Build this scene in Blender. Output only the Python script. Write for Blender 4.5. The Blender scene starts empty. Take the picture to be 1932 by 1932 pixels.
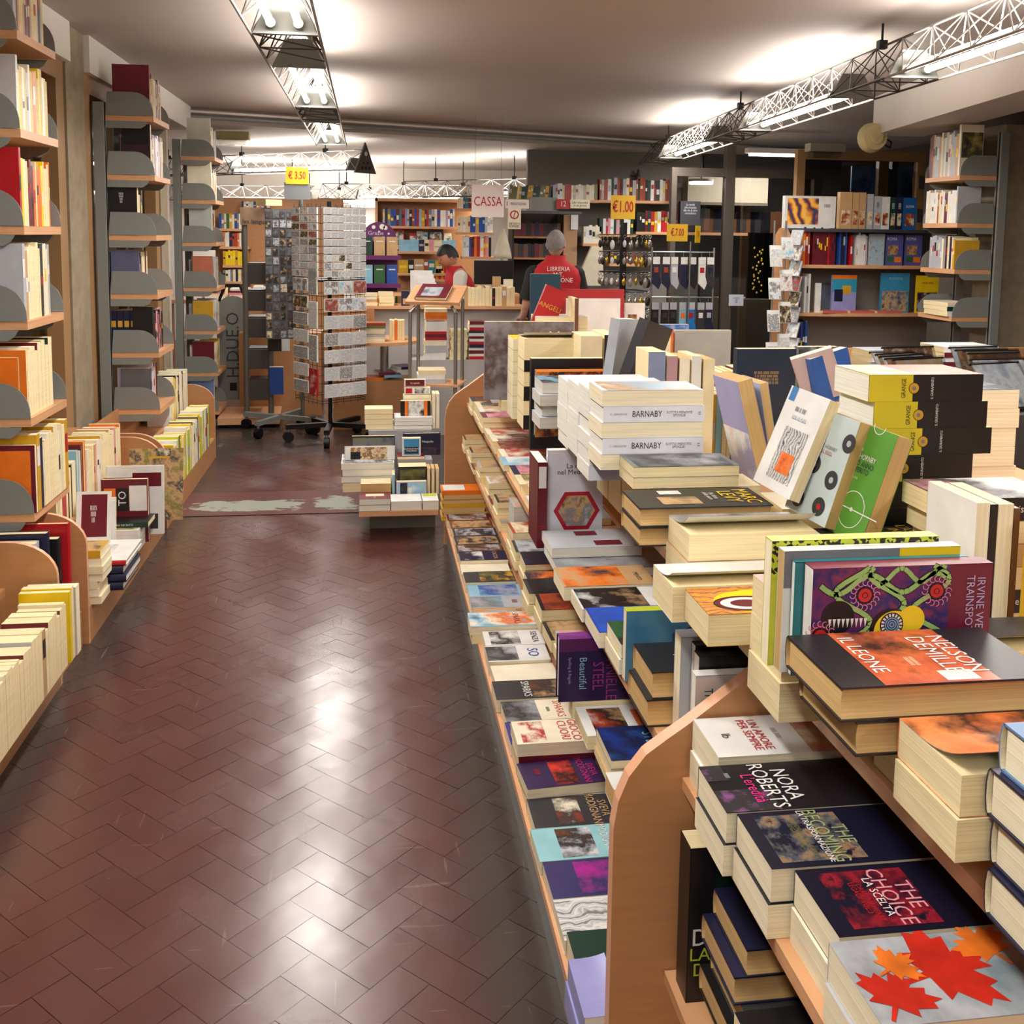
import bpy, math, random
from mathutils import Vector, Matrix
SC = bpy.context.scene
COL = SC.collection
RN = random.Random(11)
# ---------------- camera, world, exposure ----------------
F, CX, CY, H = 1932., 966., 644., 1.6
_p = math.atan((CY - 440.) / F)
_y = math.atan((CX - 692.) / F * math.cos(_p))
_f = Vector((math.sin(_y) * math.cos(_p), math.cos(_y) * math.cos(_p), -math.sin(_p)))
_r = Vector((math.cos(_y), -math.sin(_y), 0))
_u = _r.cross(_f)
_a = math.radians(0.75)
CR = _r * math.cos(_a) + _u * math.sin(_a)
CU = _u * math.cos(_a) - _r * math.sin(_a)
cd = bpy.data.cameras.new('camera')
cam = bpy.data.objects.new('camera', cd)
COL.objects.link(cam)
cam.matrix_world = Matrix(((CR.x, CU.x, -_f.x, 0), (CR.y, CU.y, -_f.y, 0), (CR.z, CU.z, -_f.z, H), (0, 0, 0, 1)))
cd.sensor_fit = 'HORIZONTAL'
cd.sensor_width = 36.
cd.lens = 36.
cd.shift_y = -(966. - CY) / 1932.
cd.clip_start = 0.02
SC.camera = cam
SC.view_settings.view_transform = 'Standard'
SC.view_settings.look = 'None'
SC.view_settings.gamma = 1
SC.view_settings.use_curve_mapping = False
SC.view_settings.exposure = 1.0
TUBE = 9.0
PDN, PUP = 9.0, 4.0
w = bpy.data.worlds.new('world')
SC.world = w
w.use_nodes = True
w.node_tree.nodes['Background'].inputs[0].default_value = (0.5, 0.6, 0.75, 1)
w.node_tree.nodes['Background'].inputs[1].default_value = 0.15
SC.cycles.max_bounces = 7
SC.cycles.diffuse_bounces = 4
SC.cycles.glossy_bounces = 3
SC.cycles.transmission_bounces = 6
SC.cycles.transparent_max_bounces = 10
SC.cycles.sample_clamp_indirect = 5
SC.cycles.blur_glossy = 0.5
SC.cycles.use_denoising = True

def ray(px, py):
    return _f + CR * ((px - CX) / F) - CU * ((py - CY) / F)
def atY(px, py, Y):
    d = ray(px, py); return d * (Y / d.y) + Vector((0, 0, H))
def atZ(px, py, Z):
    d = ray(px, py); return d * ((Z - H) / d.z) + Vector((0, 0, H))
def atX(px, py, X):
    d = ray(px, py); return d * (X / d.x) + Vector((0, 0, H))

# ---------------- colours & materials ----------------
def lin(c):
    return tuple((v / 12.92 if v <= .04045 else ((v + .055) / 1.055) ** 2.4) for v in c)
PAL = dict(cream=(232, 218, 178), white=(228, 228, 224), black=(24, 23, 26), navy=(26, 30, 62), blue=(38, 78, 160), red=(178, 24, 34),
           maroon=(104, 22, 38), orange=(232, 118, 30), yellow=(240, 205, 20), green=(44, 96, 56), grey=(120, 122, 126), purple=(62, 32, 96),
           pink=(220, 150, 160), teal=(40, 120, 130), brown=(110, 70, 45), lavender=(150, 150, 205), skyblue=(140, 190, 215), tan=(196, 160, 112),
           silver=(178, 182, 188), gold=(206, 158, 40), lime=(190, 205, 50), charcoal=(52, 52, 56), olive=(120, 118, 60), darkgreen=(20, 56, 44), rust=(160, 66, 36), ivory=(240, 232, 206), lilac=(205, 190, 215))
CN = dict(skyblue='pale blue', darkgreen='dark green')
def rgb(c):
    if isinstance(c, str): c = PAL[c]
    if max(c) > 1.001: c = tuple(v / 255. for v in c)
    return lin(c)
MC = {}
def mat(name, c=(200, 200, 200), rough=.5, metal=0, emit=0, spec=.5, var=0.0, scale=20, bump=0, alpha=None, stretch=None):
    if name in MC: return MC[name]
    m = bpy.data.materials.new(name); m.use_nodes = True
    nt = m.node_tree; b = nt.nodes['Principled BSDF']
    col = rgb(c) + (1,)
    b.inputs['Base Color'].default_value = col
    b.inputs['Roughness'].default_value = rough
    b.inputs['Metallic'].default_value = metal
    b.inputs['Specular IOR Level'].default_value = spec
    if emit:
        b.inputs['Emission Color'].default_value = col
        b.inputs['Emission Strength'].default_value = emit
    if var or bump:
        tc = nt.nodes.new('ShaderNodeTexCoord'); mp = nt.nodes.new('ShaderNodeMapping')
        mp.inputs['Scale'].default_value = stretch or (1, 1, 1)
        nz = nt.nodes.new('ShaderNodeTexNoise'); nz.inputs['Scale'].default_value = scale; nz.inputs['Detail'].default_value = 4
        nt.links.new(tc.outputs['Object'], mp.inputs[0]); nt.links.new(mp.outputs[0], nz.inputs['Vector'])
        if var:
            r = nt.nodes.new('ShaderNodeValToRGB')
            r.color_ramp.elements[0].position = .3; r.color_ramp.elements[1].position = .7
            r.color_ramp.elements[0].color = tuple(max(0, v * (1 - var)) for v in col[:3]) + (1,)
            r.color_ramp.elements[1].color = tuple(min(1, v * (1 + var * .6)) for v in col[:3]) + (1,)
            nt.links.new(nz.outputs['Fac'], r.inputs[0]); nt.links.new(r.outputs[0], b.inputs['Base Color'])
        if bump:
            bp = nt.nodes.new('ShaderNodeBump'); bp.inputs['Strength'].default_value = bump; bp.inputs['Distance'].default_value = .002
            nt.links.new(nz.outputs['Fac'], bp.inputs['Height']); nt.links.new(bp.outputs[0], b.inputs['Normal'])
    MC[name] = m
    return m
def art(key, cols, scale=8, rough=.35, seed=0, kind='noise', stretch=(1, 1, 1)):
    """printed picture: patches of several inks"""
    key = 'print_' + key
    if key in MC: return MC[key]
    m = bpy.data.materials.new(key); m.use_nodes = True
    nt = m.node_tree; b = nt.nodes['Principled BSDF']; b.inputs['Roughness'].default_value = rough
    tc = nt.nodes.new('ShaderNodeTexCoord'); mp = nt.nodes.new('ShaderNodeMapping')
    mp.inputs['Location'].default_value = (seed * 1.7, seed * 2.3, seed * .9)
    mp.inputs['Scale'].default_value = stretch
    nt.links.new(tc.outputs['Object'], mp.inputs[0])
    if kind == 'voronoi':
        t = nt.nodes.new('ShaderNodeTexVoronoi'); t.inputs['Scale'].default_value = scale; out = t.outputs['Color']
    elif kind == 'wave':
        t = nt.nodes.new('ShaderNodeTexWave'); t.inputs['Scale'].default_value = scale; t.inputs['Distortion'].default_value = 12; t.inputs['Detail'].default_value = 3; out = t.outputs['Fac']
    else:
        t = nt.nodes.new('ShaderNodeTexNoise'); t.inputs['Scale'].default_value = scale; t.inputs['Detail'].default_value = 5; t.inputs['Roughness'].default_value = .6; out = t.outputs['Fac']
    nt.links.new(mp.outputs[0], t.inputs['Vector'])
    r = nt.nodes.new('ShaderNodeValToRGB'); cr = r.color_ramp
    n = len(cols); cr.interpolation = 'CONSTANT' if kind == 'voronoi' else 'LINEAR'
    lo, hi = (.0, 1.) if kind != 'noise' else (.32, .68)
    while len(cr.elements) < n: cr.elements.new(.5)
    for i, c in enumerate(cols):
        cr.elements[i].position = lo + (hi - lo) * i / max(1, n - (0 if kind == 'voronoi' else 1))
        cr.elements[i].color = rgb(c) + (1,)
    nt.links.new(out, r.inputs[0]); nt.links.new(r.outputs[0], b.inputs['Base Color'])
    MC[key] = m
    return m
def glass_mat(name, tint=(200, 210, 210), a=.12, rough=.02):
    if name in MC: return MC[name]
    m = bpy.data.materials.new(name); m.use_nodes = True
    nt = m.node_tree; nt.nodes.remove(nt.nodes['Principled BSDF'])
    g = nt.nodes.new('ShaderNodeBsdfGlossy'); g.inputs['Roughness'].default_value = rough
    t = nt.nodes.new('ShaderNodeBsdfTransparent'); t.inputs[0].default_value = rgb(tint) + (1,)
    mx = nt.nodes.new('ShaderNodeMixShader'); mx.inputs[0].default_value = a
    nt.links.new(t.outputs[0], mx.inputs[1]); nt.links.new(g.outputs[0], mx.inputs[2])
    nt.links.new(mx.outputs[0], nt.nodes['Material Output'].inputs[0])
    MC[name] = m
    return m
def cov(c, rough=.38):
    """plain ink on a cover with faint mottling"""
    k = c if isinstance(c, str) else '%d_%d_%d' % tuple(c)
    return mat('cover_' + k, c, rough, var=.10, scale=14)
def paper(k='cream'):
    c = dict(cream=(236, 219, 172), white=(232, 230, 218), tan=(206, 170, 112), grey=(200, 196, 186), ivory=(240, 229, 196))[k]
    return mat('page_edges_' + k, c, .85, var=.12, scale=6, stretch=(1, 1, 60), bump=.25)
BEECH = mat('beech_wood', (212, 160, 116), .42, var=.10, scale=7, stretch=(2, .6, 14))
BEECHF = mat('beech_veneer_face', (184, 132, 86), .45, var=.08, scale=9, stretch=(1, 1, 8))
PINKW = mat('beech_edge_band', (222, 168, 132), .45, var=.06, scale=8)
GREYM = mat('grey_painted_metal', (128, 131, 127), .45, var=.03, scale=30)
DGREY = mat('dark_grey_metal', (72, 72, 76), .45, .3)
BLACKM = mat('black_steel', (20, 20, 22), .4, .4)
CHROME = mat('brushed_chrome', (170, 172, 170), .3, .9)
WHITEP = mat('white_paint', (222, 216, 208), .6, var=.03, scale=3)
TUBEM = mat('fluorescent_tube', (255, 244, 232), .3, emit=TUBE)
DARK = mat('dark_void', (22, 20, 20), .7)

# ---------------- mesh helpers ----------------
class MB:
    def __init__(s): s.v = []; s.f = []; s.m = []; s.mats = []; s.smooth = []
    def mi(s, m):
        if m not in s.mats: s.mats.append(m)
        return s.mats.index(m)
    def add(s, vs, fs, m, sm=False):
        o = len(s.v); s.v += [tuple(v) for v in vs]; k = s.mi(m)
        for f in fs: s.f.append(tuple(i + o for i in f)); s.m.append(k); s.smooth.append(sm)
        return s
    def box(s, a, b, m, M=None):
        x0, y0, z0 = a; x1, y1, z1 = b
        vs = [(x0, y0, z0), (x1, y0, z0), (x1, y1, z0), (x0, y1, z0), (x0, y0, z1), (x1, y0, z1), (x1, y1, z1), (x0, y1, z1)]
        if M: vs = [M @ Vector(v) for v in vs]
        return s.add(vs, [(0, 3, 2, 1), (4, 5, 6, 7), (0, 1, 5, 4), (1, 2, 6, 5), (2, 3, 7, 6), (3, 0, 4, 7)], m)
    def prism(s, poly, ax, a, b, m, me=None, M=None):
        """poly of 2-tuples extruded along axis ax from a to b"""
        def P(p, t):
            return dict(x=(t, p[0], p[1]), y=(p[0], t, p[1]), z=(p[0], p[1], t))[ax]
        n = len(poly)
        vs = [P(p, a) for p in poly] + [P(p, b) for p in poly]
        if M: vs = [M @ Vector(v) for v in vs]
        s.add(vs, [tuple(range(n)), tuple(range(2 * n - 1, n - 1, -1))], m)
        return s.add(vs, [(i, i + n, (i + 1) % n + n, (i + 1) % n) for i in range(n)], me or m)
    def tube(s, p0, p1, r, m, n=8, r2=None, cap=True, sm=True):
        p0 = Vector(p0); p1 = Vector(p1); d = (p1 - p0)
        if d.length < 1e-6: return s
        q = d.to_track_quat('Z', 'Y'); r2 = r if r2 is None else r2
        vs = []
        for p, rr in ((p0, r), (p1, r2)):
            for i in range(n):
                t = 2 * math.pi * i / n
                vs.append(p + q @ Vector((rr * math.cos(t), rr * math.sin(t), 0)))
        s.add(vs, [(i, (i + 1) % n, (i + 1) % n + n, i + n) for i in range(n)], m, sm)
        if cap: s.add(vs, [tuple(range(n - 1, -1, -1)), tuple(range(n, 2 * n))], m)
        return s
    def path(s, pts, r, m, n=6):
        for a, b in zip(pts[:-1], pts[1:]): s.tube(a, b, r, m, n)
        return s
    def ball(s, c, r, m, seg=12, ring=8, sc=(1, 1, 1)):
        vs = []; fs = []
        for i in range(ring + 1):
            a = math.pi * i / ring
            for j in range(seg):
                t = 2 * math.pi * j / seg
                vs.append((c[0] + r * sc[0] * math.sin(a) * math.cos(t), c[1] + r * sc[1] * math.sin(a) * math.sin(t), c[2] + r * sc[2] * math.cos(a)))
        for i in range(ring):
            for j in range(seg): fs.append((i * seg + j, (i + 1) * seg + j, (i + 1) * seg + (j + 1) % seg, i * seg + (j + 1) % seg))
        return s.add(vs, fs, m, True)
    def disc(s, c, r, axis, m, n=20, ry=None):
        u, v = dict(x=((0, 1, 0), (0, 0, 1)), y=((1, 0, 0), (0, 0, 1)), z=((1, 0, 0), (0, 1, 0)))[axis]
        ry = ry or r
        vs = [Vector(c) + Vector(u) * r * math.cos(2 * math.pi * i / n) + Vector(v) * ry * math.sin(2 * math.pi * i / n) for i in range(n)]
        return s.add(vs, [tuple(range(n))], m)
    def build(s, name, parent=None, M=None, kind=None):
        me = bpy.data.meshes.new(name)
        me.from_pydata(s.v, [], s.f)
        for m in s.mats: me.materials.append(m)
        me.polygons.foreach_set('material_index', s.m)
        me.polygons.foreach_set('use_smooth', s.smooth)
        me.update()
        o = bpy.data.objects.new(name, me); COL.objects.link(o)
        if M is not None: o.matrix_world = M
        if parent: o.parent = parent
        if kind: o['kind'] = kind
        return o
def tag(o, label, cat, group=None, kind=None):
    o['label'] = label; o['category'] = cat
    if group: o['group'] = group
    if kind: o['kind'] = kind
    return o
def thing(name, label, cat, loc=(0, 0, 0), rz=0, group=None, M=None):
    o = bpy.data.objects.new(name, None); COL.objects.link(o)
    o.empty_display_size = .05
    if M is not None: o.matrix_world = M
    else: o.location = loc; o.rotation_euler = (0, 0, rz)
    return tag(o, label, cat, group)
def copy_tree(o, parent=None):
    c = o.copy(); COL.objects.link(c)
    if parent: c.parent = parent
    for ch in list(o.children): copy_tree(ch, c)
    return c
def T(x, y, z): return Matrix.Translation((x, y, z))
def RZ(a): return Matrix.Rotation(a, 4, 'Z')
def RX(a): return Matrix.Rotation(a, 4, 'X')
def RY(a): return Matrix.Rotation(a, 4, 'Y')
TXT = {}
def text(s, size, col, M, parent, name='title', sx=1, emit=0):
    if s not in TXT:
        cu = bpy.data.curves.new('t', 'FONT'); cu.body = s; cu.resolution_u = 2
        cu.align_x = 'CENTER'; cu.align_y = 'CENTER'; cu.space_line = .85
        if s[0] == '€': cu.offset = .018
        ob = bpy.data.objects.new('t', cu)
        TXT[s] = bpy.data.meshes.new_from_object(ob)
        bpy.data.objects.remove(ob)
    me = TXT[s].copy(); me.name = name
    me.materials.clear(); me.materials.append(mat('ink_%s' % (col if isinstance(col, str) else '%d_%d_%d' % tuple(col)), col, .5))
    o = bpy.data.objects.new(name, me); COL.objects.link(o)
    o.matrix_world = M @ Matrix.Diagonal((size * sx, size, 1, 1))
    if parent: o.parent = parent
    return o
AX = {'+X': Vector((1, 0, 0)), '-X': Vector((-1, 0, 0)), '+Y': Vector((0, 1, 0)), '-Y': Vector((0, -1, 0)), '+Z': Vector((0, 0, 1)), '-Z': Vector((0, 0, -1))}
def frame(code, mn, W, Hh, t, rz=0, tilt=0, tax='X'):
    """book frame: local x spine->fore edge, y foot->head, z back->front cover; mn = low corner of its box"""
    ax = AX[code[:2]]; ay = AX[code[2:]]; az = ax.cross(ay)
    o = Vector(mn)
    for a, l in ((ax, W), (ay, Hh), (az, t)):
        for i in range(3):
            if a[i] < 0: o[i] += l
    M = Matrix(((ax.x, ay.x, az.x, o.x), (ax.y, ay.y, az.y, o.y), (ax.z, ay.z, az.z, o.z), (0, 0, 0, 1)))
    if rz or tilt:
        ext = [abs(ax[i]) * W + abs(ay[i]) * Hh + abs(az[i]) * t for i in range(3)]
        c = Vector(mn) + Vector((ext[0] / 2, ext[1] / 2, 0))
        Rm = RZ(rz)
        if tilt: Rm = Rm @ Matrix.Rotation(tilt, 4, tax)
        M = T(*c) @ Rm @ T(*-c) @ M
    return M
SIMPLEQ = []; COVERS = {}
NBOOK = [0]
def book(code, mn, W, Hh, t, c='white', sp=None, pg='cream', hard=False, label='', group=None, rz=0, tilt=0, tax='X',
         titles=(), stitle=None, rects=(), pic=None, curl=0, name='book', M=None, simple=False, cat='book', back=None, band=None, into=None):
    """pic=(material,x0,y0,x1,y1 fractions) on the front; titles=(text,size,fx,fy,colour[,sx]); stitle=(text,size,colour[,f])"""
    M = frame(code, mn, W, Hh, t, rz, tilt, tax) if M is None else M
    cm = c if isinstance(c, bpy.types.Material) else cov(c)
    sm = cm if sp is None else (sp if isinstance(sp, bpy.types.Material) else cov(sp))
    bm_ = cm if back is None else cov(back)
    pm = paper(pg)
    b = .0025 if hard else .0007
    ov = .003 if hard else .0
    if simple is True:
        SIMPLEQ.append(dict(M=M, W=W, Hh=Hh, t=t, c=c, sp=sp, pg=pg, label=label, group=group, pic=pic, name=name, cat=cat, back=back, band=band))
        return None
    if simple:
        g = into or MB()
        g.add([(0, 0, 0), (W, 0, 0), (W, Hh, 0), (0, Hh, 0), (0, 0, t), (W, 0, t), (W, Hh, t), (0, Hh, t)], [(0, 1, 5, 4), (1, 2, 6, 5), (2, 3, 7, 6)], pm)
        g.add([(0, 0, 0), (W, 0, 0), (W, Hh, 0), (0, Hh, 0), (0, 0, t), (W, 0, t), (W, Hh, t), (0, Hh, t)], [(4, 5, 6, 7)], cm)
        g.add([(0, 0, 0), (W, 0, 0), (W, Hh, 0), (0, Hh, 0)], [(0, 3, 2, 1)], bm_)
        g.add([(0, 0, 0), (0, Hh, 0), (0, Hh, t), (0, 0, t)], [(0, 3, 2, 1)], sm)
        if band:
            f0, f1, bc = band
            g.add([(-.0006, Hh * f0, t * .12), (-.0006, Hh * f1, t * .12), (-.0006, Hh * f1, t * .88), (-.0006, Hh * f0, t * .88)], [(0, 3, 2, 1)], cov(bc))
        if pic:
            pmm, a0, b0, a1, b1 = pic
            g.add([(W * a0, Hh * b0, t + .0008), (W * a1, Hh * b0, t + .0008), (W * a1, Hh * b1, t + .0008), (W * a0, Hh * b1, t + .0008)], [(0, 1, 2, 3)], pmm)
        if into: return None
        o = g.build(name, M=M)
        return tag(o, label, cat, group)
    NBOOK[0] += name == 'book'
    r = thing(name, label, cat, M=M, group=group)
    g = MB()
    # back board, spine, front board
    g.box((0, 0, 0), (W, Hh, b), bm_)
    if hard:
        n = 5; pts = []
        for i in range(n + 1):
            a = -math.pi / 2 + math.pi * i / n
            pts.append((-.006 * math.cos(a) * min(1, t / .02) , t / 2 + t / 2 * math.sin(a)))
        vs = [(x, 0, z) for x, z in pts] + [(x, Hh, z) for x, z in pts]
        g.add(vs, [(i, i + n + 1, i + n + 2, i + 1) for i in range(n)], sm, True)
        vs2 = [(x + .002, 0, z) for x, z in pts] + [(x + .002, Hh, z) for x, z in pts]
        g.add(vs2, [(i, i + 1, i + n + 2, i + n + 1) for i in range(n)], pm, True)
        g.add(vs + vs2, [(i, i + 1, i + 1 + 2 * n + 2, i + 2 * n + 2) for i in range(n)], sm)
        g.add(vs + vs2, [(i + n + 1, i + n + 2, i + n + 2 + 2 * n + 2, i + n + 1 + 2 * n + 2) for i in range(n)], sm)
    else:
        g.box((-.0005, 0, 0), (b, Hh, t), sm)
    if curl:
        n = 8; ct = abs(curl); up = []
        for j in range(2):
            for i in range(n + 1):
                fx = i / n
                k = ct * (fx ** 3) * (1 if curl > 0 or j == 0 else .15)
                up.append((W * fx - k * .25, Hh * j, t + k))
        lo = [(x, y, z - b) for x, y, z in up]
        g.add(up, [(i, i + 1, i + n + 2, i + n + 1) for i in range(n)], cm, True)
        g.add(lo, [(i, i + n + 1, i + n + 2, i + 1) for i in range(n)], cov('white'), True)
        g.add(up + lo, [(n, n + n + 2 + n, n + n + 2 + n + n + 1, n + n + 1)], cm)
    else:
        g.box((0, 0, t - b), (W, Hh, t), cm)
    zz = t + .0004
    if pic and not curl:
        for k, (pmm, a0, b0, a1, b1) in enumerate(pic if isinstance(pic, list) else [pic]):
            g.add([(W * a0, Hh * b0, zz + k * .0002), (W * a1, Hh * b0, zz + k * .0002), (W * a1, Hh * b1, zz + k * .0002), (W * a0, Hh * b1, zz + k * .0002)], [(0, 1, 2, 3)], pmm)
    if band:
        f0, f1, bc = band; xx = -.0066 if hard else -.0009
        g.add([(xx, Hh * f0, t * .1), (xx, Hh * f1, t * .1), (xx, Hh * f1, t * .9), (xx, Hh * f0, t * .9)], [(0, 3, 2, 1)], cov(bc))
    cvo = g.build('cover', r)
    g = MB()
    if hard:
        n = 6; xf = W - ov; poly = [(.002, b), (xf, b)] + [(xf - .004 * math.sin(math.pi * i / n), b + (t - 2 * b) * i / n) for i in range(1, n)] + [(xf, t - b), (.002, t - b)]
        g.prism([(x, z) for x, z in poly], 'y', ov, Hh - ov, pm)
    else:
        g.box((b, .0004, b), (W - .0006, Hh - .0004, t - b), pm)
    g.build('page_block', r)
    if titles:
        for q in titles:
            s_, sz, fx, fy, tc = q[:5]; sx = q[5] if len(q) > 5 else 1; rot = q[6] if len(q) > 6 else 0
            text(s_, sz, tc, T(W * fx, Hh * fy, t + .0012) @ RZ(rot), cvo, 'title', sx)
    if stitle:
        for q in (stitle if isinstance(stitle, list) else [stitle]):
            s_, sz, tc = q[:3]; fy = q[3] if len(q) > 3 else .5; sx = q[4] if len(q) > 4 else 1
            # reads head to foot, letter tops towards the front cover
            xx = -.0068 if hard else -.001
            Mx = Matrix(((0, 0, -1, xx), (-1, 0, 0, Hh * fy), (0, 1, 0, t / 2), (0, 0, 0, 1)))
            text(s_, sz, tc, Mx, cvo, 'spine_title', sx)
    COVERS[r.name] = cvo
    return r
ORD = ['first', 'second', 'third', 'fourth', 'fifth', 'sixth', 'seventh', 'eighth', 'ninth', 'tenth', 'eleventh', 'twelfth', 'thirteenth', 'fourteenth', 'fifteenth', 'sixteenth', 'seventeenth', 'eighteenth', 'nineteenth', 'twentieth']
TENS = {2: 'twenty', 3: 'thirty', 4: 'forty', 5: 'fifty', 6: 'sixty'}
def ordn(i):
    if i < 20: return ORD[i]
    t, u = divmod(i + 1, 10)
    return TENS[t] + ('-' + ORD[u - 1] if u else 'th').replace('yth', 'ieth') if u else TENS[t][:-1] + 'ieth'
def cname(c):
    return CN.get(c, c) if isinstance(c, str) else 'coloured'
def row(p, axis, length, face, place, group, tr=(.012, .03), hr=(.19, .22), dr=(.13, .15), cols=('cream', 'white', 'red', 'navy'), pg='cream',
        fore=0, lean=0, simple=True, gap=.0012, first=None, order='from the left', pics=None, kind='book', maxn=99, flush=0, bands=True):
    """books standing side by side from p along axis ('+X','+Y'); face = side their outer edge looks to ('+X','-X','-Y')"""
    a = AX[axis]; s = 0; i = 0; nm = dict(paperback='book')
    while i < maxn:
        t = RN.uniform(*tr); hh = RN.uniform(*hr); W = RN.uniform(*dr)
        if s + t > length: break
        c = RN.choice(cols)
        out = AX[face]
        isf = RN.random() < fore
        axv = {'+X': '-X', '-X': '+X', '-Y': '+Y', '+Y': '-Y'}[face] if not isf else face
        fw = flush * RN.random() * .02
        mn = Vector(p) + a * s
        # book box: low corner; outer edge at p on the face side
        if out.x > 0: mn.x -= W + fw
        if out.y > 0: mn.y -= W + fw
        if out.x < 0: mn.x += fw
        if out.y < 0: mn.y += fw
        if a.x < 0: mn.x -= t
        if a.y < 0: mn.y -= t
        pl_ = place[4:] if place.startswith('the ') else place
        lb = '%s %s%s, %s %s, %s' % (cname(c), 'page-edge-out ' if isf else '', kind, ordn(i), order, pl_)
        bnd = None
        if bands and not isf and RN.random() < .7:
            f0 = RN.uniform(.3, .6); bnd = (f0, f0 + RN.uniform(.1, .3), RN.choice(['white', 'cream', 'black', 'yellow', 'red', 'silver']))
        pic = None
        if pics and RN.random() < .5: pic = (RN.choice(pics), .08, .1, .92, .6)
        ln = lean if not callable(lean) else lean(i)
        kw = dict(first) if (first and i == 0) else {}
        lab0 = kw.pop('label', lb)
        cc = kw.pop('c', c)
        t_ = kw.pop('t', t); h_ = kw.pop('h', hh); pgk = kw.pop('pg', pg)
        book(axv + '+Z', mn, W, h_, t_, cc, None, pgk, label=lab0, group=group, simple=kw.pop('simple', simple), band=bnd, pic=kw.pop('pic', pic), tilt=ln, tax='X' if a.y else 'Y', hard=kw.pop('hard', False), **kw)
        s += t_ + gap; i += 1
    return i
def stack(p, n, W, Hh, t, code, cols, place, group, pg='cream', rz=0, jit=.006, simple=True, hard=False, tj=.2, top=None, dirn='from the bottom', kind='book', sub='pile', **kw):
    """n books lying on one another; returns top z"""
    z = p[2]
    for i in range(n):
        c = cols[i % len(cols)]
        tt = t * (1 + RN.uniform(-tj, tj))
        k = dict(kw)
        if i == n - 1 and top: k.update(top)
        lab = k.pop('label', '%s %s, %s %s, %s' % (cname(k.get('c', c)), kind, ordn(i), dirn, place))
        cc = k.pop('c', c); tt = k.pop('t', tt)
        book(k.pop('code', code), (p[0] + RN.uniform(-jit, jit), p[1] + RN.uniform(-jit, jit), z), W, Hh, tt, cc, pg=k.pop('pg', pg), hard=k.pop('hard', hard), label=lab, group=group,
             rz=k.pop('rz', rz) + RN.uniform(-.03, .03) * (jit > 0), simple=k.pop('simple', simple), **k)
        z += tt + .0006
    return z
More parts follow.
